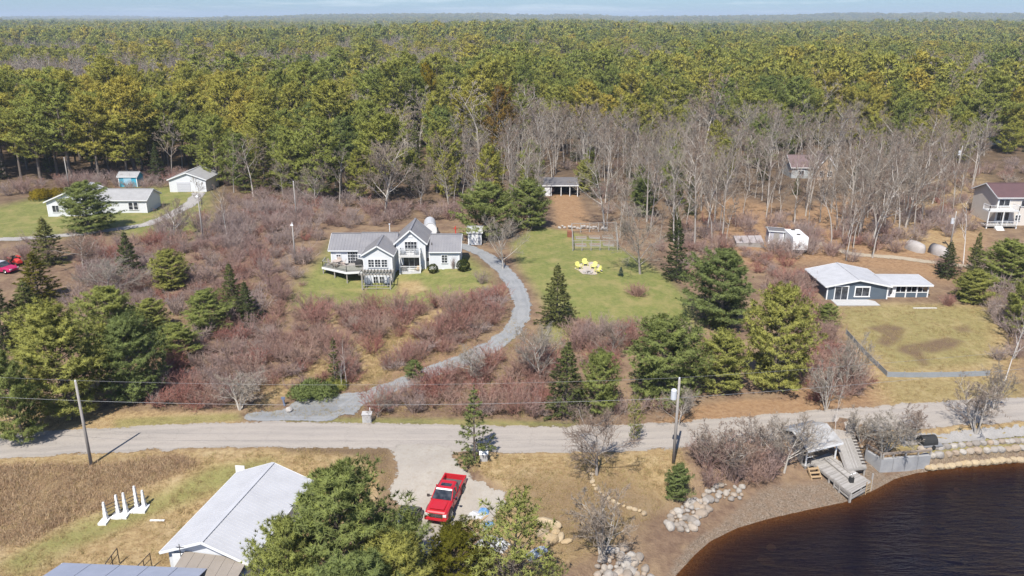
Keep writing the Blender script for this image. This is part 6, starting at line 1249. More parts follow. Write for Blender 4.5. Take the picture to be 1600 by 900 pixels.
# ------------------------------------------------------------------ utility poles and wires
def pole(px, py, h, label, lean=(0, 0), transformer=False, lamp=False, arm=False, r=0.15):
    x, y, z = at(px, py); e = empty('utility_pole', (x, y, z)); tag(e, label, 'pole'); tp = Vector((lean[0], lean[1], h))
    MB().tube([(0, 0, -0.3), tp * 0.5, tp], [r, r * 0.85, r * 0.65], 10).build('shaft', polewood, e, smooth=True)
    if arm: MB().bar(tp + Vector((-0.5, 0, -0.3)), tp + Vector((0.5, 0, -0.3)), 0.1).build('crossarm', polewood, e)
    for dz_ in (0.06, -1.9): MB().tube([tp * ((h + dz_ - 0.1) / h), tp * ((h + dz_ - 0.1) / h) + Vector((0, 0, 0.16))], 0.07, 8).build('insulator', white_trim, e)
    if transformer:
        c = tp * ((h - 1.9) / h) + Vector((-0.42, -0.1, 0)); MB().tube([c, c + Vector((0, 0, 0.85)), c + Vector((0, 0, 0.95))], [0.26, 0.26, 0.18], 14).build('transformer', M('transformer_grey', (0.62, 0.64, 0.67), 0.4), e); MB().bar(c + Vector((0.2, 0.05, 0.5)), c + Vector((0.42, 0.1, 0.5)), 0.08).build('bracket', iron, e)
    if lamp: c = tp * 0.98; MB().bar(c, c + Vector((0.15, -0.7, 0.15)), 0.06).build('lamp_arm', iron, e); MB().tube([c + Vector((0.15, -0.7, 0.2)), c + Vector((0.15, -0.7, 0.0))], [0.1, 0.24], 10).build('lamp_head', white_trim, e)
    return Vector((x, y, z)) + tp, Vector((x, y, z))
T1, B1 = pole(143, 727, 8.3, 'leaning wooden utility pole at the left beside the road'); T2, B2 = pole(1052, 724, 8.4, 'straight utility pole with a grey transformer beside the road', transformer=True)
pole(462, 412, 6.2, 'nearer of two poles in the brush left of the large house', lamp=True, r=0.13); pole(464, 348, 7.4, 'farther of two poles in the brush left of the large house', r=0.13)
pole(318, 378, 7.8, 'lamp pole beside the lane to the white garage', lamp=True, r=0.13); pole(109, 296, 6.8, 'utility pole behind the white ranch house', r=0.14)
pole(1484, 388, 6.2, 'utility pole with transformer between the wrapped mounds', transformer=True, r=0.13); pole(1490, 288, 8.5, 'far utility pole with transformer at the upper right', transformer=True, lean=(0.5, 0), r=0.15)
def wire(p, q, sag, label, r=0.016):
    n = 26; pts = [(p.x + (q.x - p.x) * i / n, p.y + (q.y - p.y) * i / n, p.z + (q.z - p.z) * i / n - sag * 4 * (i / n) * (1 - i / n)) for i in range(n + 1)]
    o = MB().tube(pts, r, 5).build('power_line', M('cable_grey', (0.30, 0.30, 0.30), 0.5), None); tag(o, label, 'power line'); return o
Z = Vector((0, 0, 1)); LQ = Vector((-95, 72, 8.6)); RQ = Vector((86, 78, 8.8))
for dz_, nm in ((0.1, 'upper'), (-1.85, 'lower')):
    wire(T1 + Z * dz_, T2 + Z * dz_, 0.55, '%s power line strung between the two roadside poles' % nm, 0.008 if dz_ > 0 else 0.013); wire(LQ + Z * dz_, T1 + Z * dz_, 0.7, '%s power line running left from the leaning pole' % nm, 0.008 if dz_ > 0 else 0.013); wire(T2 + Z * dz_, RQ + Z * dz_, 0.7, '%s power line running right from the transformer pole' % nm, 0.008 if dz_ > 0 else 0.013)
# ------------------------------------------------------------------ helpers for the masses
def join_np(name, parts, offs=None):
    V, F, v, mi, n = [], [], [], [], 0; mats = []; NN = []
    for k, (me, m) in enumerate(parts):
        co = np.empty(len(me.vertices) * 3, np.float32); me.vertices.foreach_get('co', co); co = co.reshape(-1, 3)
        me.calc_loop_triangles(); t = np.empty(len(me.loop_triangles) * 3, np.int32); me.loop_triangles.foreach_get('vertices', t)
        va = np.empty(len(co), np.float32); me.attributes['v'].data.foreach_get('value', va)
        if offs is not None:
            x, y, s, r = offs[k]; c, q = math.cos(r), math.sin(r); co = np.stack([(co[:, 0] * c - co[:, 1] * q) * s + x, (co[:, 0] * q + co[:, 1] * c) * s + y, co[:, 2] * s], 1)
        nn = NORMALS.get(me.name)
        if nn is None:
            nn = np.empty(len(co) * 3, np.float32); me.vertices.foreach_get('normal', nn); nn = nn.reshape(-1, 3)
        if offs is not None: nn = np.stack([nn[:, 0] * c - nn[:, 1] * q, nn[:, 0] * q + nn[:, 1] * c, nn[:, 2]], 1)
        NN.append(nn)
        if m not in mats: mats.append(m)
        V.append(co); F.append(t.reshape(-1, 3) + n); v.append(va); mi.append(np.full(len(t) // 3, mats.index(m))); n += len(co)
    me = mesh_np(name, np.vstack(V), np.vstack(F), np.concatenate(v))
    for m in mats: me.materials.append(m)
    me.polygons.foreach_set('material_index', np.concatenate(mi).astype(np.int32)); me.shade_smooth(); me.normals_split_custom_set_from_vertices(np.vstack(NN).astype(np.float32)); return me
def instancer(name, meshes, pts, rot, scl, index, label, cat):
    """points that carry meshes (rotation about z, scale vector, which mesh)"""
    me = bpy.data.meshes.new(name); me.from_pydata([tuple(p) for p in pts], [], [])
    for nm, typ, key, arr in (('rot', 'FLOAT', 'value', rot), ('scl', 'FLOAT_VECTOR', 'vector', scl), ('pick', 'INT', 'value', index)):
        at_ = me.attributes.new(nm, typ, 'POINT'); at_.data.foreach_set(key, np.asarray(arr, np.int32 if typ == 'INT' else np.float32).ravel())
    o = link(name, me); tag(o, label, cat, kind='stuff')
    g = bpy.data.node_groups.new(name + '_scatter', 'GeometryNodeTree')
    g.interface.new_socket('Geometry', in_out='INPUT', socket_type='NodeSocketGeometry'); g.interface.new_socket('Geometry', in_out='OUTPUT', socket_type='NodeSocketGeometry')
    gi = g.nodes.new('NodeGroupInput'); go = g.nodes.new('NodeGroupOutput'); ip = g.nodes.new('GeometryNodeInstanceOnPoints'); gg = g.nodes.new('GeometryNodeGeometryToInstance')
    for me_ in meshes[::-1]:
        po = bpy.data.objects.new(me_.name + '_source', me_); oi = g.nodes.new('GeometryNodeObjectInfo'); oi.inputs['Object'].default_value = po; oi.inputs['As Instance'].default_value = True
        g.links.new(oi.outputs['Geometry'], gg.inputs[0])
    def na(nm, t):
        n = g.nodes.new('GeometryNodeInputNamedAttribute'); n.data_type = t; n.inputs[0].default_value = nm; return n.outputs[0]
    cx = g.nodes.new('ShaderNodeCombineXYZ'); g.links.new(na('rot', 'FLOAT'), cx.inputs[2])
    ip.inputs['Pick Instance'].default_value = True
    g.links.new(gi.outputs[0], ip.inputs['Points']); g.links.new(gg.outputs[0], ip.inputs['Instance']); g.links.new(na('pick', 'INT'), ip.inputs['Instance Index'])
    g.links.new(cx.outputs[0], ip.inputs['Rotation']); g.links.new(na('scl', 'FLOAT_VECTOR'), ip.inputs['Scale']); g.links.new(ip.outputs[0], go.inputs[0])
    md = o.modifiers.new('scatter', 'NODES'); md.node_group = g; return o
# ------------------------------------------------------------------ single conifers that stand out
for i, (px, py, top, w, label) in enumerate([
    (870, 505, 414, 70, 'dark conical spruce on the lawn edge beside the curving driveway'),
    (1055, 437, 345, 52, 'tall narrow spruce at the back right corner of the open lawn'),
    (885, 648, 530, 90, 'broad dense spruce beside the road, below the lawn'),
    (205, 440, 364, 58, 'conical spruce alone in the brushy field left of the large house'),
    (366, 492, 412, 56, 'upper of two spruces standing together in the thicket left of the lawn'),
    (388, 506, 440, 54, 'lower of two spruces standing together in the thicket left of the lawn'),
    (78, 412, 342, 72, 'dark spruce above the red vehicles at the left edge'),
    (52, 528, 440, 112, 'large dark spruce below the red vehicles at the left edge'),
    (8, 545, 432, 80, 'dark spruce cut by the left edge of the photo'),
    (248, 282, 230, 36, 'bright spruce between the turquoise shed and the white garage'),
    (1478, 432, 378, 46, 'small dark spruce below the pale wrapped mounds'),
    (1515, 452, 364, 40, 'pointed spruce right of the pale wrapped mounds'),
    (470, 300, 205, 74, 'dark spruce at the front of the pine wood behind the large house'),
    (415, 300, 212, 70, 'left dark spruce at the front of the pine wood behind the brush'),
    (1320, 215, 138, 44, 'dark pointed spruce rising behind the bare grove'),
    (1362, 212, 150, 44, 'second dark pointed spruce behind the bare grove'),
    (1392, 214, 156, 44, 'third dark pointed spruce behind the bare grove'),
]):
    plant_px(SPRUCE, 'spruce_tree', px, py, top, w, 9.0, 5.0, label, 'spruce', k=i)
plant_px(SPRUCE, 'cedar_tree', 62, 470, 396, 95, 9.0, 5.0, 'yellow-green cedar beside the red vehicles at the left edge', 'cedar', k=1, mat=cedar_m)
plant_px(FIR, 'fir_tree', 742, 720, 600, 78, 8.0, 4.8, 'open-branched fir at the roadside above the gravel lot', 'fir', k=0)
plant_px(THIN, 'spruce_tree', 525, 603, 528, 32, 7.0, 2.2, 'thin spindly spruce behind the white birches', 'spruce')
plant_px(SPRUCE, 'blue_spruce', 970, 431, 416, 13, 9.0, 5.0, 'tiny blue spruce in the middle of the lawn', 'spruce', k=2, mat=blue_m)
plant_px(SPARSE, 'cedar_tree', 990, 694, 618, 32, 8.0, 5.2, 'slim ragged cedar at the roadside beside the utility pole with transformer', 'cedar', k=1, mat=nearpine_m)
for i, (px, py, top, w, label) in enumerate([
    (758, 372, 290, 92, 'round-headed pine behind the small shed by the driveway'),
    (830, 358, 288, 76, 'dense pine right of the round-headed pine above the driveway'),
    (1128, 510, 400, 122, 'broad bushy pine at the right end of the lawn'),
    (1035, 628, 502, 138, 'large bushy pine between the lawn and the road'),
    (1212, 612, 460, 118, 'tallest bushy pine left of the fenced yard'),
    (1130, 612, 520, 92, 'bushy pine between the large pine and the tallest pine by the road'),
    (935, 648, 552, 70, 'slim pine beside the broad roadside spruce'),
    (140, 362, 292, 106, 'bushy pine in front of the white ranch house'),
    (270, 452, 396, 62, 'small pine in the brush left of the lone pair of spruces'),
    (110, 655, 485, 150, 'large sprawling pine behind the leaning utility pole'),
    (205, 628, 500, 112, 'pine right of the sprawling pine behind the leaning utility pole'),
    (180, 560, 455, 112, 'upper pine of the clump at the left'),
    (40, 690, 545, 90, 'ragged pine at the left edge beside the road'),
    (322, 520, 458, 78, 'pine at the right of the left-hand clump'),
    (284, 558, 505, 74, 'low bushy pine below the left-hand clump'),
    (238, 520, 470, 66, 'small pine in the middle of the left-hand clump'),
    (1052, 778, 724, 48, 'small pine below the utility pole near the boulders'),
    (1005, 338, 285, 48, 'small bright pine at the edge of the bare wood'),
    (650, 592, 562, 34, 'little round pine beside the curving driveway'),
    (1290, 512, 476, 44, 'bushy young pine below the deck of the blue house'),
    (1512, 472, 425, 70, 'bushy pine right of the blue house'),
    (1572, 448, 380, 90, 'pine at the right edge below the beige house'),
    (1120, 512, 488, 40, 'young pine at the foot of the broad lawn pine'),
    (1590, 520, 440, 60, 'dark pine cut by the right edge of the photo'),
    (918, 300, 255, 40, 'small pine beside the dark shed in the woods'),
    (1180, 262, 190, 56, 'yellowish pine rising from the bare wood'),
]):
    plant_px(PINE_NEAR, 'pine_tree', px, py, top, w, 10.0, 6.6, label, 'pine', k=i)
for i, (px, py, top, w, label) in enumerate([
    (535, 985, 736, 215, 'big bushy pine nearest the camera beside the white-roofed building'),
    (468, 1010, 800, 120, 'pine overhanging the corner of the white-roofed building'),
    (625, 1015, 832, 165, 'bushy pine at the bottom edge below the gravel lot'),
    (592, 935, 806, 90, 'pine behind the big near pine, against the gravel lot'),
    (560, 1080, 850, 200, 'pine crown at the very bottom edge, middle'),
    (640, 890, 792, 42, 'narrow young pine beside the parked trailer'),
]):
    plant_px(PINE_NEAR, 'pine_tree', px, py, top, w, 10.0, 6.6, label, 'pine', k=i + 1)
plant_px(PINE_NEAR, 'cedar_tree', 706, 945, 816, 118, 10.0, 6.6, 'yellow-green cedar at the bottom edge below the red pickup', 'cedar', k=2, mat=cedar_m)
plant_px(SPARSE, 'pine_tree', 800, 962, 768, 150, 8.0, 5.2, 'thin-crowned pine over the heap of building scraps', 'pine', k=1)
plant_px(SPARSE, 'pine_tree', 860, 965, 868, 60, 8.0, 5.2, 'small ragged pine at the bottom edge beside the boulders', 'pine', k=0)
jx, jy, jz = at(492, 617)
JUN = lumpy_bush_mesh(5, 2.1, 2.5, 16, 2200, 0.34, 8, 0.028); JUN.materials.append(nearpine_m)
shrub([JUN], jx, jy, 1.0, 'low spreading juniper at the mouth of the driveway', name='juniper', cat='juniper')
jx, jy, jz = at(522, 606); shrub([JUN], jx, jy, 0.55, 'small juniper at the foot of the white birches', name='juniper', cat='juniper')
GOLD = lumpy_bush_mesh(8, 2.7, 3.1, 14, 2200, 0.34, 8, 0.035); GOLD.materials.append(gold_m)
jx, jy, jz = at(74, 310); shrub([GOLD], jx, jy, 1.0, 'golden yellow rounded bush left of the white ranch house', name='golden_bush', cat='bush')
BALL = ball_bush_mesh(9, 1.35, 0.72, 1100, 0.1, 7, 0.02); BALL.materials.append(box_m)
jx, jy, jz = at(677, 426); shrub([BALL], jx, jy, 1.0, 'clipped round bush against the right wing of the large house', name='clipped_bush', cat='bush')
jx, jy, jz = at(724, 423); o = shrub([BALL], jx, jy, 1.3, 'clipped upright bush at the right corner of the large house', name='clipped_bush', cat='bush')
RED = [shrub_mesh(970, 1.6, 1.8, 60, 6, 4, 0.010)]; RED[0].materials.append(redtwig_m)
jx, jy, jz = at(995, 462); shrub(RED, jx, jy, 1.0, 'round reddish brown leafless shrub alone on the lawn', sx=1.05)
jx, jy, jz = at(511, 482); shrub(RED, jx, jy, 1.05, 'round maroon shrub at the lower left of the house lawn', sx=0.7)
jx, jy, jz = at(1480, 477); shrub(RED, jx, jy, 1.0, 'round reddish shrub at the right end of the screened porch', sx=0.7)
jx, jy, jz = at(752, 443); shrub(SHRUB_DIM, jx, jy, 0.75, 'bare round shrub on the house lawn beside the driveway', sx=0.8)
jx, jy, jz = at(708, 421); shrub(SHRUB_DIM, jx, jy, 0.7, 'slender bare shrub in front of the right wing of the large house', sx=0.3)
# ------------------------------------------------------------------ single bare trees that stand out
for kitl, px, py, top, w, H0, W0, label in [
    (BARE_WIDE, 786, 420, 352, 74, 8.0, 8.5, 'spreading leafless tree inside the bend of the driveway'),
    (BARE_WIDE, 602, 335, 238, 130, 8.0, 8.5, 'wide leafless tree behind the large house'),
    (BARE_WIDE, 932, 742, 640, 150, 8.0, 8.5, 'gnarled leafless tree by the roadside above the stone row'),
    (BARE_MULTI, 940, 868, 742, 130, 7.0, 6.0, 'many-stemmed leafless bush-tree beside the boulder heaps'),
    (BARE_MULTI, 1145, 735, 662, 105, 7.0, 6.0, 'leafless thicket tree at the left of the shoreline lot'),
    (BARE_WIDE, 1225, 738, 650, 105, 8.0, 8.5, 'leafless tree hanging over the left of the boathouse'),
    (BARE_MULTI, 1380, 712, 640, 105, 7.0, 6.0, 'many-stemmed leafless tree right of the boathouse'),
    (BARE_MULTI, 1525, 672, 585, 105, 7.0, 6.0, 'gnarled pollard-like leafless tree beside the side lane'),
    (BIRCH, 1568, 602, 470, 70, 9.0, 5.0, 'pale birch at the right end of the panel fence'),
    (BIRCH, 1303, 690, 588, 34, 9.0, 5.0, 'thin white birch rising behind the boathouse'),
    (BIRCH, 542, 606, 520, 26, 9.0, 5.0, 'straight white birch by the mouth of the driveway'),
    (BIRCH, 534, 607, 548, 34, 9.0, 5.0, 'leaning white birch by the mouth of the driveway'),
    (BARE_MULTI, 1322, 612, 515, 78, 7.0, 6.0, 'grey many-stemmed tree below the left corner of the panel fence'),
    (BARE_WIDE, 1000, 428, 344, 105, 8.0, 8.5, 'spreading leafless tree right of the garden enclosure'),
    (BARE_WIDE, 272, 372, 318, 56, 8.0, 8.5, 'leafless tree beside the lane to the white garage'),
    (BARE, 318, 372, 278, 44, 12.0, 7.5, 'tall leafless tree beside the lamp pole at the left'),
    (BARE, 355, 375, 290, 52, 12.0, 7.5, 'tall leafless tree in the brush right of the lamp pole'),
    (BIRCH, 1505, 412, 300, 60, 9.0, 5.0, 'white birch standing in front of the beige house'),
    (BARE, 1520, 290, 195, 66, 12.0, 7.5, 'tall leafless tree behind the beige house'),
    (BARE, 1470, 262, 190, 50, 12.0, 7.5, 'tall leafless tree left of the far utility pole'),
    (BARE, 285, 262, 168, 48, 12.0, 7.5, 'pale leafless tree against the dark pine wood'),
    (BARE, 248, 265, 190, 30, 12.0, 7.5, 'pale dead trunk against the dark pine wood'),
    (BARE_WIDE, 130, 420, 372, 90, 8.0, 8.5, 'leafless tree in the brush right of the left-hand dark spruces'),
    (BARE_WIDE, 170, 468, 410, 100, 8.0, 8.5, 'tangled leafless tree in the brush below the lone spruce'),
    (BARE_MULTI, 375, 640, 575, 95, 7.0, 6.0, 'leafless thicket tree left of the driveway mouth'),
    (BARE_WIDE, 735, 600, 548, 78, 8.0, 8.5, 'dark leafless tree overhanging the middle of the driveway'),
    (BARE_WIDE, 845, 600, 520, 105, 8.0, 8.5, 'mauve leafless tree left of the broad roadside spruce'),
    (BARE_WIDE, 955, 560, 505, 66, 8.0, 8.5, 'pale leafless tree below the open lawn'),
    (BARE_WIDE, 590, 652, 618, 46, 8.0, 8.5, 'small leafless tree beside the grey roadside box'),
    (BARE_MULTI, 1105, 722, 655, 80, 7.0, 6.0, 'leafless bush-tree right of the transformer pole'),
    (BARE_MULTI, 1190, 712, 648, 85, 7.0, 6.0, 'leafless bush-tree behind the shoreline lot'),
    (BARE_MULTI, 1345, 690, 632, 75, 7.0, 6.0, 'leafless bush-tree directly behind the slipway platform'),
    (BARE_MULTI, 1425, 690, 632, 80, 7.0, 6.0, 'leafless bush-tree above the retaining wall'),
    (BARE, 1585, 560, 440, 70, 12.0, 7.5, 'tall leafless tree at the right edge beside the fenced yard'),
    (BARE_WIDE, 1590, 500, 440, 80, 8.0, 8.5, 'spreading leafless tree at the right edge above the panel fence'),
    (BARE_MULTI, 1555, 640, 560, 70, 7.0, 6.0, 'leafless roadside bush-tree below the panel fence'),
    (BARE_MULTI, 1290, 640, 560, 70, 7.0, 6.0, 'leafless roadside tree right of the tallest bushy pine'),
    (BARE_WIDE, 1060, 665, 612, 70, 8.0, 8.5, 'leafless roadside tree below the large bushy pine'),
    (BARE_MULTI, 800, 945, 838, 95, 7.0, 6.0, 'leafless purple-grey tree at the bottom edge over the scrap heap'),
]:
    plant_px(kitl, 'birch_tree' if kitl is BIRCH else 'leafless_tree', px, py, top, w, H0, W0, label, 'birch' if kitl is BIRCH else 'tree')
# ------------------------------------------------------------------ shrub thickets
HOUSE_KEEP = wpoly([(495, 452), (505, 395), (518, 370), (700, 350), (760, 372), (745, 452)])
DRIVE_L = pxline([(545, 648), (540, 632), (575, 618), (625, 601), (680, 580), (740, 557), (785, 532), (812, 505), (818, 478), (806, 446), (782, 418), (757, 398)])
GAPS = np.vstack([pxline(q) for q in ([(512, 484), (518, 510), (540, 535), (566, 560), (572, 600)], [(700, 482), (672, 505), (640, 525), (600, 560), (575, 590)], [(410, 640), (430, 605), (480, 590), (520, 565)], [(600, 486), (612, 512), (600, 540)], [(700, 640), (760, 615), (800, 570), (810, 530)])])
def clear_of_drive(x, y, d=2.6): return (np.min(np.hypot(GAPS[:, 0][None] - x[:, None], GAPS[:, 1][None] - y[:, None]), 1) > 1.15) & (np.min(np.hypot(DRIVE_L[:, 0][None] - x[:, None], DRIVE_L[:, 1][None] - y[:, None]), 1) > d) & (np.abs(y - road_y(x)) > 4.6) & (poly_sd(x, y, HOUSE_KEEP) > 1.0)
THICKETS = [  # outline in photo pixels, how many, spacing, mix of red, label, group
    ([(420, 625), (440, 550), (470, 488), (530, 484), (620, 486), (700, 476), (765, 458), (800, 478), (800, 505), (750, 548), (690, 572), (600, 598), (560, 598), (480, 602)], 76, 1.6, 0.78, 'leafless reddish shrub in the thicket between lawn and driveway', 'thicket between lawn and driveway'),
    ([(560, 648), (650, 606), (730, 578), (800, 540), (850, 560), (850, 650), (740, 655)], 34, 1.6, 0.75, 'leafless red-brown shrub between the driveway and the road', 'shrubs between driveway and road'),
    ([(225, 640), (240, 590), (340, 500), (420, 520), (440, 480), (425, 560), (390, 640)], 34, 1.9, 0.55, 'leafless shrub in the thicket left of the driveway mouth', 'thicket left of the driveway mouth'),
    ([(150, 470), (110, 400), (240, 375), (400, 372), (490, 400), (470, 460), (420, 500), (300, 470), (200, 480)], 64, 2.3, 0.45, 'leafless shrub in the brushy field left of the large house', 'brush left of the large house'),
    ([(330, 368), (360, 318), (470, 300), (560, 320), (720, 335), (735, 352), (700, 345), (520, 360), (500, 385), (400, 372)], 90, 1.9, 0.3, 'leafless shrub in the brush behind the large house', 'brush behind the large house'),
    ([(880, 545), (905, 508), (1000, 512), (1075, 522), (1100, 530), (1060, 545), (970, 540), (950, 590), (905, 570)], 17, 2.0, 0.6, 'leafless shrub along the lower edge of the open lawn', 'shrubs below the open lawn'),
    ([(1190, 452), (1260, 430), (1275, 470), (1290, 510), (1345, 585), (1365, 628), (1260, 640), (1250, 500), (1200, 480)], 30, 1.9, 0.65, 'leafless shrub between the tall pine and the fenced yard', 'shrubs left of the fenced yard'),
    ([(1050, 395), (1130, 370), (1235, 392), (1225, 440), (1150, 420), (1070, 440)], 16, 2.4, 0.7, 'leafless reddish shrub below the grey shed', 'shrubs below the grey shed'),
    ([(1090, 765), (1085, 715), (1100, 690), (1240, 690), (1235, 735), (1170, 760)], 16, 1.6, 0.35, 'leafless shrub on the shore left of the boathouse', 'shore shrubs left of the boathouse'),
    ([(1340, 700), (1320, 682), (1380, 672), (1460, 672), (1450, 690), (1390, 704)], 12, 1.6, 0.45, 'leafless shrub on the bank right of the boathouse', 'bank shrubs right of the boathouse'),
    ([(1530, 480), (1600, 450), (1680, 470), (1680, 600), (1570, 590), (1545, 530)], 16, 2.2, 0.3, 'leafless shrub at the right end of the fenced yard', 'shrubs right of the fenced yard'),
    ([(1060, 395), (1150, 345), (1235, 345), (1260, 362), (1300, 372), (1300, 400), (1235, 405), (1150, 385)], 26, 2.2, 0.5, 'leafless shrub around the sheds and the camper trailer', 'shrubs around the sheds and camper'),
    ([(1290, 372), (1330, 335), (1440, 300), (1520, 300), (1525, 372), (1440, 378), (1400, 398), (1330, 395)], 60, 2.0, 0.35, 'leafless shrub on the litter slope below the cream house', 'shrubs on the slope below the cream house'),
    ([(1420, 300), (1500, 262), (1600, 255), (1660, 270), (1560, 292), (1500, 300)], 18, 2.8, 0.3, 'leafless shrub beyond the cream house', 'shrubs beyond the cream house'),
    ([(1465, 415), (1540, 400), (1640, 395), (1640, 440), (1540, 470), (1490, 450)], 16, 2.0, 0.4, 'leafless shrub between the slate blue house and the right edge', 'shrubs right of the slate blue house'),
    ([(-20, 310), (40, 290), (60, 282), (230, 278), (250, 270), (400, 282), (330, 296), (60, 300)], 60, 2.2, 0.35, 'leafless shrub at the foot of the dark pines behind the white ranch house', 'shrubs at the foot of the left pines'),
    ([(225, 372), (260, 345), (330, 340), (420, 330), (480, 345), (470, 380), (380, 400), (280, 395)], 44, 2.1, 0.4, 'leafless shrub around the lamp pole at the left', 'shrubs around the lamp pole'),
    ([(100, 470), (130, 420), (200, 440), (260, 470), (330, 470), (240, 520), (140, 530)], 22, 2.0, 0.3, 'leafless shrub among the left-hand pines', 'shrubs among the left-hand pines'),
    ([(0, 400), (60, 385), (60, 410), (0, 425)], 4, 2.0, 0.3, 'leafless shrub above the red vehicles at the left edge', 'shrubs above the red vehicles'),
    ([(855, 652), (900, 640), (1000, 636), (1080, 634), (1080, 648), (960, 655)], 9, 1.8, 0.3, 'leafless roadside shrub below the large bushy pine', 'roadside shrubs below the bushy pine'),
]
def place_words(pts):
    """name the third of a stand a plant grows in, by its own spread"""
    if not pts: return []
    a = np.array(pts); x0, x1 = a[:, 0].min(), a[:, 0].max(); ym = np.median(a[:, 1])
    return [('%s %s' % ('far' if q[1] > ym else 'near', ('left', 'middle', 'right')[min(2, int(3 * (q[0] - x0) / (x1 - x0 + 1e-6)))])) for q in a]
FAR_T = {i for i, t in enumerate(THICKETS) if t[5] in ('shrubs around the sheds and camper', 'shrubs on the slope below the cream house', 'shrubs beyond the cream house', 'shrubs right of the slate blue house', 'shrubs at the foot of the left pines', 'shrubs around the lamp pole', 'brush behind the large house')}; brush_pts = []; brush_low = []
for ti, (px, n, dm, red, label, group) in enumerate(THICKETS):
    pts = scatter(wpoly(px), n, dm, 100 + ti, clear_of_drive); words_ = place_words(pts); tail = label.split('shrub', 1)[1].strip()
    for (x, y), w_ in zip(pts, words_):
        pat = 0.5 + 0.5 * math.sin(x * 0.55 + ti) * math.cos(y * 0.48 + ti * 2)
        if ti in FAR_T: brush_pts.append((x, y)); continue
        isred = (0.6 * pat + 0.4 * R.random()) < red; s_ = R.uniform(0.7, 1.3)
        shrub(SHRUB if isred else SHRUB_DIM, x, y, s_ * 0.88, '%s %s bare shrub, %s, %s' % ('large' if s_ > 1.0 else 'small', 'rusty' if isred else 'greyish', w_, tail), group, sx=R.uniform(0.85, 1.25))
# ------------------------------------------------------------------ bare wood and pine wood
def corridor(x, y):
    px, py, _ = project(x, y, hz(x, y)); return px, py
CLEAR = [wpoly([(858, 315), (858, 282), (900, 282), (930, 330), (930, 372), (860, 365)]), wpoly([(1140, 425), (1150, 350), (1230, 345), (1290, 375), (1290, 430)]),
         wpoly([(1205, 300), (1205, 268), (1320, 268), (1320, 300)]), wpoly([(1245, 490), (1250, 425), (1300, 412), (1470, 425), (1480, 490)]), wpoly([(1505, 375), (1500, 300), (1640, 290), (1660, 380)]),
         wpoly([(1400, 400), (1400, 372), (1500, 372), (1500, 400)]), wpoly([(1510, 230), (1510, 212), (1600, 212), (1600, 232)])]
def free_of_houses(x, y):
    ok = np.ones(x.shape, bool)
    for c in CLEAR: ok &= poly_sd(x, y, c) > 0
    return ok
gA = scatter(wpoly([(690, 338), (850, 352), (900, 330), (960, 372), (1060, 400), (1140, 372), (1240, 340), (1300, 300), (1330, 232), (1180, 228), (960, 236), (760, 250), (690, 280)]), 255, 2.3, 201, free_of_houses)
gA.sort(key=lambda q: q[1]); extra_bare = gA[178:]
for (x, y), w_ in zip(gA[:178], place_words(gA[:178])):
    s_ = R.uniform(0.6, 1.4); plant(BARE, 'leafless_tree', x, y, s_, '%s grey leafless tree, %s part of the bare wood behind the open lawn' % ('tall' if s_ > 1.0 else 'short', w_), 'tree', 'bare wood behind the open lawn', sx=R.uniform(0.75, 1.15))
gB = scatter(wpoly([(1290, 415), (1330, 425), (1420, 432), (1440, 392), (1420, 330), (1440, 275), (1330, 285), (1290, 330)]), 42, 2.2, 202, free_of_houses)
for (x, y), w_ in zip(gB, place_words(gB)):
    plant(BARE, 'leafless_tree', x, y, R.uniform(0.85, 1.35), 'grey leafless tree, %s part of the grove behind the blue house' % w_, 'tree', 'grove behind the blue house', sx=R.uniform(0.8, 1.2))
larch = plant_px(PINE_EDGE, 'larch_tree', 778, 262, 150, 60, 14.0, 8.4, 'golden tan larch rising above the bare wood', 'larch', k=1, mat=larch_m)
plant_px(PINE_EDGE, 'larch_tree', 672, 228, 118, 44, 14.0, 8.4, 'yellowish larch left of the golden one, at the edge of the pines', 'larch', k=2, mat=gold_m)
gP = scatter(wpoly([(700, 322), (860, 345), (960, 360), (1060, 385), (1240, 330), (1320, 240), (1180, 232), (960, 240), (760, 255)]), 34, 5.5, 231, free_of_houses)
for (x, y), w_ in zip(gP, place_words(gP)): plant(PINE_EDGE if R.random() < 0.7 else SPRUCE, 'pine_tree', x, y, R.uniform(0.4, 0.85), 'green conifer standing among the leafless trees, %s part of the bare wood' % w_, 'conifer', 'conifers in the bare wood', sx=R.uniform(0.8, 1.1))
gQ = scatter(wpoly([(1340, 290), (1400, 262), (1660, 238), (1660, 215), (1480, 212), (1330, 240)]), 28, 4.5, 232, free_of_houses)
for (x, y), w_ in zip(gQ, place_words(gQ)): plant(PINE_EDGE if R.random() < 0.6 else SPRUCE, 'pine_tree', x, y, R.uniform(0.5, 1.0), 'green conifer at the upper right near the far white house, %s' % w_, 'conifer', 'conifers at the upper right')
gC = scatter(wpoly([(1340, 270), (1500, 250), (1660, 235), (1660, 200), (1480, 205), (1340, 225)]), 24, 4.4, 203, free_of_houses)
for (x, y) in gC:
    plant(BARE, 'leafless_tree', x, y, R.uniform(0.7, 1.05), 'leafless tree behind the grove at the upper right', 'tree', 'leafless trees at the upper right', sx=R.uniform(0.9, 1.3))
gD = scatter(wpoly([(300, 300), (380, 312), (470, 322), (560, 318), (690, 330), (690, 300), (560, 290), (420, 285), (330, 285)]), 20, 3.4, 204, free_of_houses)
for (x, y) in gD:
    plant(BARE_WIDE if R.random() < 0.5 else BARE, 'leafless_tree', x, y, R.uniform(0.6, 0.95), 'leafless tree at the foot of the pine wood behind the large house', 'tree', 'leafless trees at the foot of the pine wood')
gE = scatter(wpoly([(690, 345), (960, 375), (1060, 402), (1230, 345), (1330, 300), (1440, 300), (1430, 420), (1320, 410), (1290, 330), (1200, 260), (800, 260)]), 44, 3.4, 205, free_of_houses)
brush_pts += gE
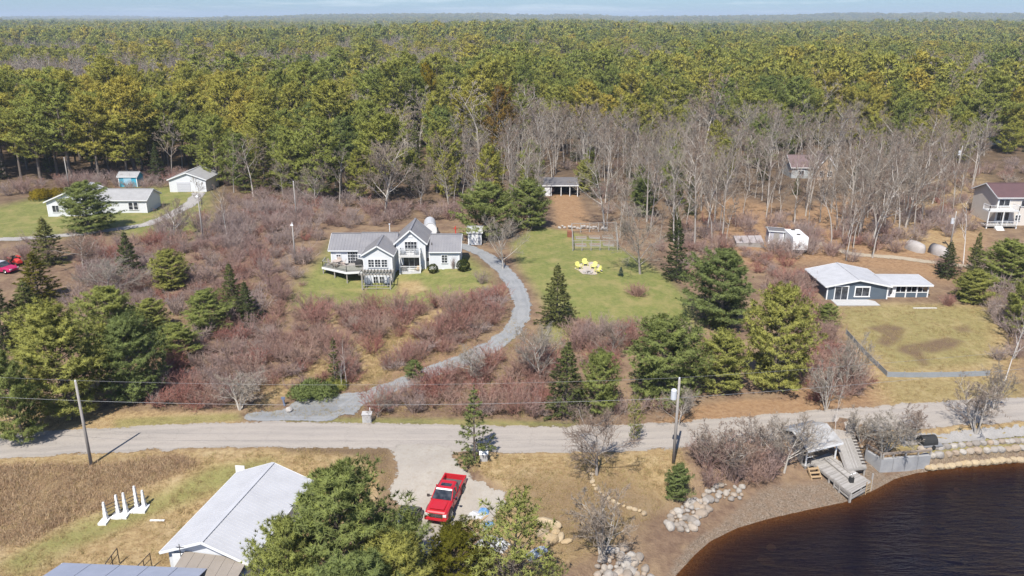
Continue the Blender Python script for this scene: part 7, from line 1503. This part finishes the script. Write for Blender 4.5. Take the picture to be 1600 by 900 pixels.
# pine wood: world rule for where its near edge runs
def pine_edge(x):
    return np.interp(x, [-400, -190, -120, -70, -56, -48, -14, -8, 0, 30, 60, 95, 130, 260], [200, 184, 180, 176, 166, 154, 153, 190, 204, 208, 226, 238, 230, 215]) + 11 * wav(x, x * 0.3, 30, 2) * (1 - 0.7 * np.exp(-((x + 35) / 25) ** 2))
def wood_mix(x, y):
    """share of leafless trees at a place in the wood"""
    v = np.maximum(0, (wav(x, y, 210, 6) * 0.5 + 0.5 - 0.70) * 3.2)
    for cx, cy, sx, sy, k in ((-145, 395, 66, 110, 1.6), (-250, 370, 100, 80, 1.6), (255, 420, 75, 75, 1.6), (60, 480, 50, 60, 1.2), (-60, 690, 110, 90, 1.5), (15, 222, 44, 20, 0.6), (-330, 640, 150, 100, 1.5), (120, 560, 60, 40, 0.8), (360, 760, 170, 90, 1.5), (-500, 1000, 260, 110, 1.5), (150, 1150, 240, 120, 1.4), (600, 1300, 260, 130, 1.4), (-20, 205, 16, 30, 0.7), (70, 262, 26, 18, 0.5)):
        v = np.maximum(v, k * np.exp(-((x - cx) / sx) ** 2 - ((y - cy) / sy) ** 2))
    return np.minimum(0.97, v + 0.11)
rgw = np.random.default_rng(55); near_p, near_b, far_pts = [], [], []
cells = {}
def ok_space(x, y, d):
    cx, cy = int(x // 6), int(y // 6)
    for i in (-1, 0, 1):
        for j in (-1, 0, 1):
            for q in cells.get((cx + i, cy + j), ()):
                if (q[0] - x) ** 2 + (q[1] - y) ** 2 < d * d: return False
    cells.setdefault((cx, cy), []).append((x, y)); return True
N_TRY = 34000
ys = np.sqrt(rgw.uniform(148 ** 2, 760 ** 2, N_TRY)); xs = rgw.uniform(-0.72, 0.72, N_TRY) * (ys + 40)
okm = (ys > pine_edge(xs)) & free_of_houses(xs, ys); xs, ys = xs[okm], ys[okm]; mixv = wood_mix(xs, ys); rr_ = rgw.random(len(xs))
for x, y, b_, r_ in zip(xs.tolist(), ys.tolist(), mixv.tolist(), rr_.tolist()):
    if not ok_space(x, y, 4.9 if y < 420 else 5.4): continue
    (near_b if r_ < b_ else near_p).append((math.hypot(x, y), x, y))
near_p.sort(); near_b.sort()
def side_word(x): return ('far left', 'left', 'centre left', 'centre', 'centre right', 'right', 'far right')[int(min(6, max(0, (x + 150) / 43)))]
for d, x, y in near_p[:300]:
    sp = rgw.random() < 0.13; sz = float(np.clip(rgw.normal(0.98, 0.2), 0.5, 1.4))
    w_ = side_word(x)
    if sp: plant(SPRUCE_WOOD, 'spruce_tree', x, y, sz, 'dark spruce among the pines along the near edge of the wood, %s part' % w_, 'spruce', 'spruces in the near edge of the wood, ' + w_)
    else: plant(PINE_EDGE if (y < pine_edge(x) + 14 and rgw.random() < 0.85 and x > -66) else PINE_WOOD, 'pine_tree', x, y, sz * (0.9 if -60 < x < -5 and y < 210 else 1.0), '%s pine along the near edge of the wood, %s part' % ('tall' if sz > 0.93 else 'shorter', w_), 'pine', 'pines in the near edge of the wood, ' + w_, sx=float(rgw.uniform(0.95, 1.4)))
# ------------------------------------------------------------------ the wood beyond: one mass
def far_kit():
    out = []
    for i in range(4):
        a, b = pine_mesh(500 + i * 7, 17.0, 4.4, 0.36, 9, 5, 9, 0.95, 7, 0.12, 0.15)
        out.append(join_np('far_pine', [(a, bark_m), (b, pine_m)]))
    a, b = spruce_mesh(560, 14.0, 2.9, 13, 6, 6, 0.8, 6, 0.11); out.append(join_np('far_spruce', [(a, bark_m), (b, spruce_m)]))
    for i in range(2):
        a, b = bare_tree_mesh(570 + i, 13.0, 0.36, 0.3, 1, 8, 5, 5, 2, 0.14, 0.5, 0.028); out.append(join_np('far_bare', [(a, greybark_m), (b, twig_m)]))
    return out
FAR = far_kit()
for ti in (0, 1, 2, 3, 5, 6, 7, 9):   # low brush that fills the gaps of the thickets
    brush_low += scatter(wpoly(THICKETS[ti][0]), int(THICKETS[ti][1] * (0.8 if ti < 2 else 2.0)), 0.9, 700 + ti, clear_of_drive)
bl = np.array(brush_low); nl_ = len(bl); sl_ = NR.uniform(0.3, 0.62, nl_)
instancer('low_brush', SHRUB + SHRUB_DIM, np.column_stack([bl, height(bl[:, 0], bl[:, 1]) - 0.05]), NR.uniform(0, 6.28, nl_), np.column_stack([sl_ * 1.5, sl_ * 1.5, sl_]), NR.integers(0, 8, nl_), 'low tangled brush filling the gaps between the larger shrubs', 'brush')
GROVE = [join_np('grove_tree', [(a_, greybark_m), (b_, twig_m)]) for a_, b_, _ in BARE]
gx_ = scatter(wpoly([(1130, 395), (1150, 340), (1250, 330), (1320, 300), (1420, 270), (1500, 262), (1540, 262), (1500, 330), (1440, 370), (1330, 390), (1290, 372), (1220, 345)]), 70, 2.8, 233, free_of_houses) + extra_bare
gq = np.array(gx_); ng_ = len(gq); sg_ = NR.uniform(0.6, 1.25, ng_)
instancer('bare_grove', GROVE, np.column_stack([gq, height(gq[:, 0], gq[:, 1]) - 0.1]), NR.uniform(0, 6.28, ng_), np.column_stack([sg_, sg_, sg_]), NR.integers(0, 7, ng_), 'grey leafless trees massed at the back and right of the bare wood', 'trees')
bq = np.array(brush_pts); nb_ = len(bq); sb_ = NR.uniform(0.6, 1.2, nb_)
instancer('brushwood', SHRUB_DIM + SHRUB[:1], np.column_stack([bq, height(bq[:, 0], bq[:, 1]) - 0.05]), NR.uniform(0, 6.28, nb_), np.column_stack([sb_ * 1.15, sb_ * 1.15, sb_]), NR.integers(0, 5, nb_), 'brown leafless brushwood along the foot of the woods', 'brushwood')
rest = [(x, y, 0) for d, x, y in near_p[300:]] + [(x, y, 1) for d, x, y in near_b[:]]
xy = np.array(rest); n = len(xy); zs = height(xy[:, 0], xy[:, 1]) - 0.2; s = np.clip(NR.normal(0.98, 0.2, n), 0.5, 1.45)
pick = np.where(xy[:, 2] == 1, NR.integers(5, 7, n), np.where(NR.random(n) < 0.1, 4, NR.integers(0, 4, n)))
s = np.where(xy[:, 2] == 1, s * 1.12, s); wd = NR.uniform(1.0, 1.5, n)
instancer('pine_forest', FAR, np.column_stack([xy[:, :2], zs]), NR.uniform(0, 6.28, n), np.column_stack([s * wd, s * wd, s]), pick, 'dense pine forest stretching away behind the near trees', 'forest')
def patch_mesh(name, kinds, seed, size=36.0, k=24):
    rg = np.random.default_rng(seed); offs = []; parts = []
    for i in range(k):
        parts.append(kinds[i % len(kinds)]); offs.append((rg.uniform(-size / 2, size / 2), rg.uniform(-size / 2, size / 2), float(np.clip(rg.normal(1.0, 0.22), 0.5, 1.45)), rg.uniform(0, 6.28)))
    return join_np(name, parts, offs)
def low(kind, seed):
    if kind == 'p': a, b = pine_mesh(seed, 17.0, 4.4, 0.45, 6, 5, 4, 1.5, 5, 0.32, 0.1); return (b, pine_m)
    if kind == 's': a, b = spruce_mesh(seed, 14.0, 2.9, 8, 5, 3, 1.3, 5, 0.28); return (b, spruce_m)
    a, b = bare_tree_mesh(seed, 13.0, 0.36, 0.3, 1, 7, 4, 4, 0, 0.14, 0.5, 0.05); return (b, twig_m)
PATCH = [patch_mesh('far_patch', [low('p', 701), low('p', 702), low('p', 703), low('s', 704)], 1), patch_mesh('far_patch', [low('p', 705), low('p', 706), low('s', 707)], 2), patch_mesh('far_patch', [low('b', 708), low('b', 709), low('b', 710), low('p', 711)], 3)]
pp, pr, ps, pk = [], [], [], []
for (r0, r1, sp_, sc_) in ((735, 2100, 29.0, 1.0), (2100, 9500, 82.0, 2.6)):
    qx, qy = np.meshgrid(np.arange(-0.74 * r1, 0.74 * r1, sp_), np.arange(r0, r1, sp_)); qx, qy = qx.ravel(), qy.ravel(); k_ = np.abs(qx) < 0.74 * qy; qx, qy = qx[k_], qy[k_]; n_ = len(qx)
    qx = qx + NR.uniform(-0.4, 0.4, n_) * sp_; qy = qy + NR.uniform(-0.4, 0.4, n_) * sp_
    b_ = np.maximum(wood_mix(qx, qy), np.maximum(0.1, 2.4 * (wav(qx, qy * 0.55, 900, 7) * 0.5 - 0.02)) * (qy > 1000))
    pp.append(np.column_stack([qx, qy, height(qx, qy) - 0.3])); pr.append(NR.uniform(0, 6.28, n_)); ps.append(np.column_stack([np.full(n_, sc_ * 1.05), np.full(n_, sc_ * 1.05), NR.uniform(0.85, 1.15, n_)])); pk.append(np.where(NR.random(n_) < b_, 2, NR.integers(0, 2, n_)))
pp, pr, ps, pk = np.vstack(pp), np.concatenate(pr), np.vstack(ps), np.concatenate(pk)
instancer('distant_forest', PATCH, np.array(pp), pr, np.array(ps), pk, 'distant forest fading to the blue horizon', 'forest')
# ------------------------------------------------------------------ dry reeds and grass
def blade_clump(seed, n, h, spread, w):
    rg = np.random.default_rng(seed); c = np.zeros((n, 3)); c[:, :2] = rg.normal(0, spread, (n, 2)); d = unit(np.column_stack([rg.normal(0.15, 0.5, n), rg.normal(-0.1, 0.5, n), np.full(n, 1.0)])); L = h * rg.uniform(0.5, 1.15, n)
    p = unit(np.cross(d, rg.normal(0, 1, (n, 3)))) * w; mid = c + d * (L * 0.55)[:, None]; tip = mid + unit(d + rg.normal(0, 0.4, (n, 3)) + np.array([0, 0, -0.35])) * (L * 0.5)[:, None]
    V = np.stack([c - p, c + p, mid + p * 0.7, mid - p * 0.7, tip], 1).reshape(-1, 3); i = np.arange(n)[:, None] * 5; F = np.vstack([i + [0, 1, 2], i + [0, 2, 3], i + [3, 2, 4]]); return mesh_np('clump', V, F, np.repeat(np.clip(rg.normal(0.5, 0.25, n), 0, 1), 5))
reed_m = leaf_mat('dry_reeds', [(0.0, (0.37, 0.25, 0.16)), (0.5, (0.48, 0.34, 0.22)), (1.0, (0.57, 0.44, 0.28))], 0.7, (1.25, 1.2, 1.1), 0.25)
straw_m = leaf_mat('straw_grass', [(0.0, (0.36, 0.265, 0.13)), (0.5, (0.44, 0.33, 0.17)), (1.0, (0.40, 0.34, 0.15))], 0.7, (1.2, 1.2, 1.15), 0.25)
reeds = [blade_clump(40 + i, 34, 0.42, 0.32, 0.016) for i in range(3)]; straws = [blade_clump(50 + i, 26, 0.4, 0.25, 0.013) for i in range(3)]
for m_ in reeds: m_.materials.append(reed_m)
for m_ in straws: m_.materials.append(straw_m)
def strew(name, polys, n, meshes, smin, smax, label, cat, seed, keep=None):
    rg = np.random.default_rng(seed); P = []
    for poly, k in polys:
        lo, hi = poly.min(0), poly.max(0); q = rg.uniform(lo, hi, (int(n * k * 3), 2)); q = q[poly_sd(q[:, 0], q[:, 1], poly) + 0.8 * wav(q[:, 0], q[:, 1], 4, 8) < 0][:int(n * k)]
        q = q[np.abs(q[:, 1] - road_y(q[:, 0])) > 3.1]; P.append(q)
    q = np.vstack(P); n_ = len(q); s = rg.uniform(smin, smax, n_) * (1 + 0.35 * wav(q[:, 0], q[:, 1], 5, 9))
    return instancer(name, meshes, np.column_stack([q, height(q[:, 0], q[:, 1]) - 0.03]), rg.uniform(0, 6.28, n_), np.column_stack([s, s, s]), rg.integers(0, len(meshes), n_), label, cat)
strew('reed_bed', [(wpoly(REEDS_PX), 1.0)], 2600, reeds, 0.5, 1.15, 'brown matted reeds filling the hollow below the road at the left', 'reeds', 61)
lot_ = wpoly([(600, 694), (705, 694), (712, 712), (740, 745), (790, 765), (800, 790), (770, 820), (740, 850), (660, 880), (640, 840), (622, 800), (600, 770), (616, 745), (608, 720)])
strew('dry_grass', [(wpoly(STRAW[0][0]), 0.5), (wpoly(STRAW[1][0]), 0.28), (wpoly(STRAW[3][0]), 0.14), (wpoly(STRAW[4][0]), 0.04), (wpoly(STRAW[5][0]), 0.04), (wpoly(STRAW[2][0]), 0.16), (wpoly([(395, 655), (395, 600), (480, 560), (800, 480), (850, 560), (850, 655)]), 0.4), (wpoly([(120, 640), (250, 500), (420, 420), (480, 460), (380, 640)]), 0.3)], 8000, straws, 0.35, 0.85, 'straw-coloured dry grass over the banks and verges', 'grass', 62)
# ------------------------------------------------------------------ the air
def haze():
    m, nt, out = new_mat('haze_air'); v = nt.nodes.new('ShaderNodeVolumePrincipled')
    v.inputs['Color'].default_value = (0.72, 0.84, 1.0, 1); v.inputs['Density'].default_value = 0.00014; v.inputs['Anisotropy'].default_value = 0.0
    nt.links.new(v.outputs[0], out.inputs['Volume'])
    b = MB(); b.box(-14000, 14000, -800, 13500, -60, 130); o = b.build('haze', m); o['kind'] = 'stuff'
    tag(o, 'thin blue haze hanging over the distant forest', 'haze'); return o
haze()
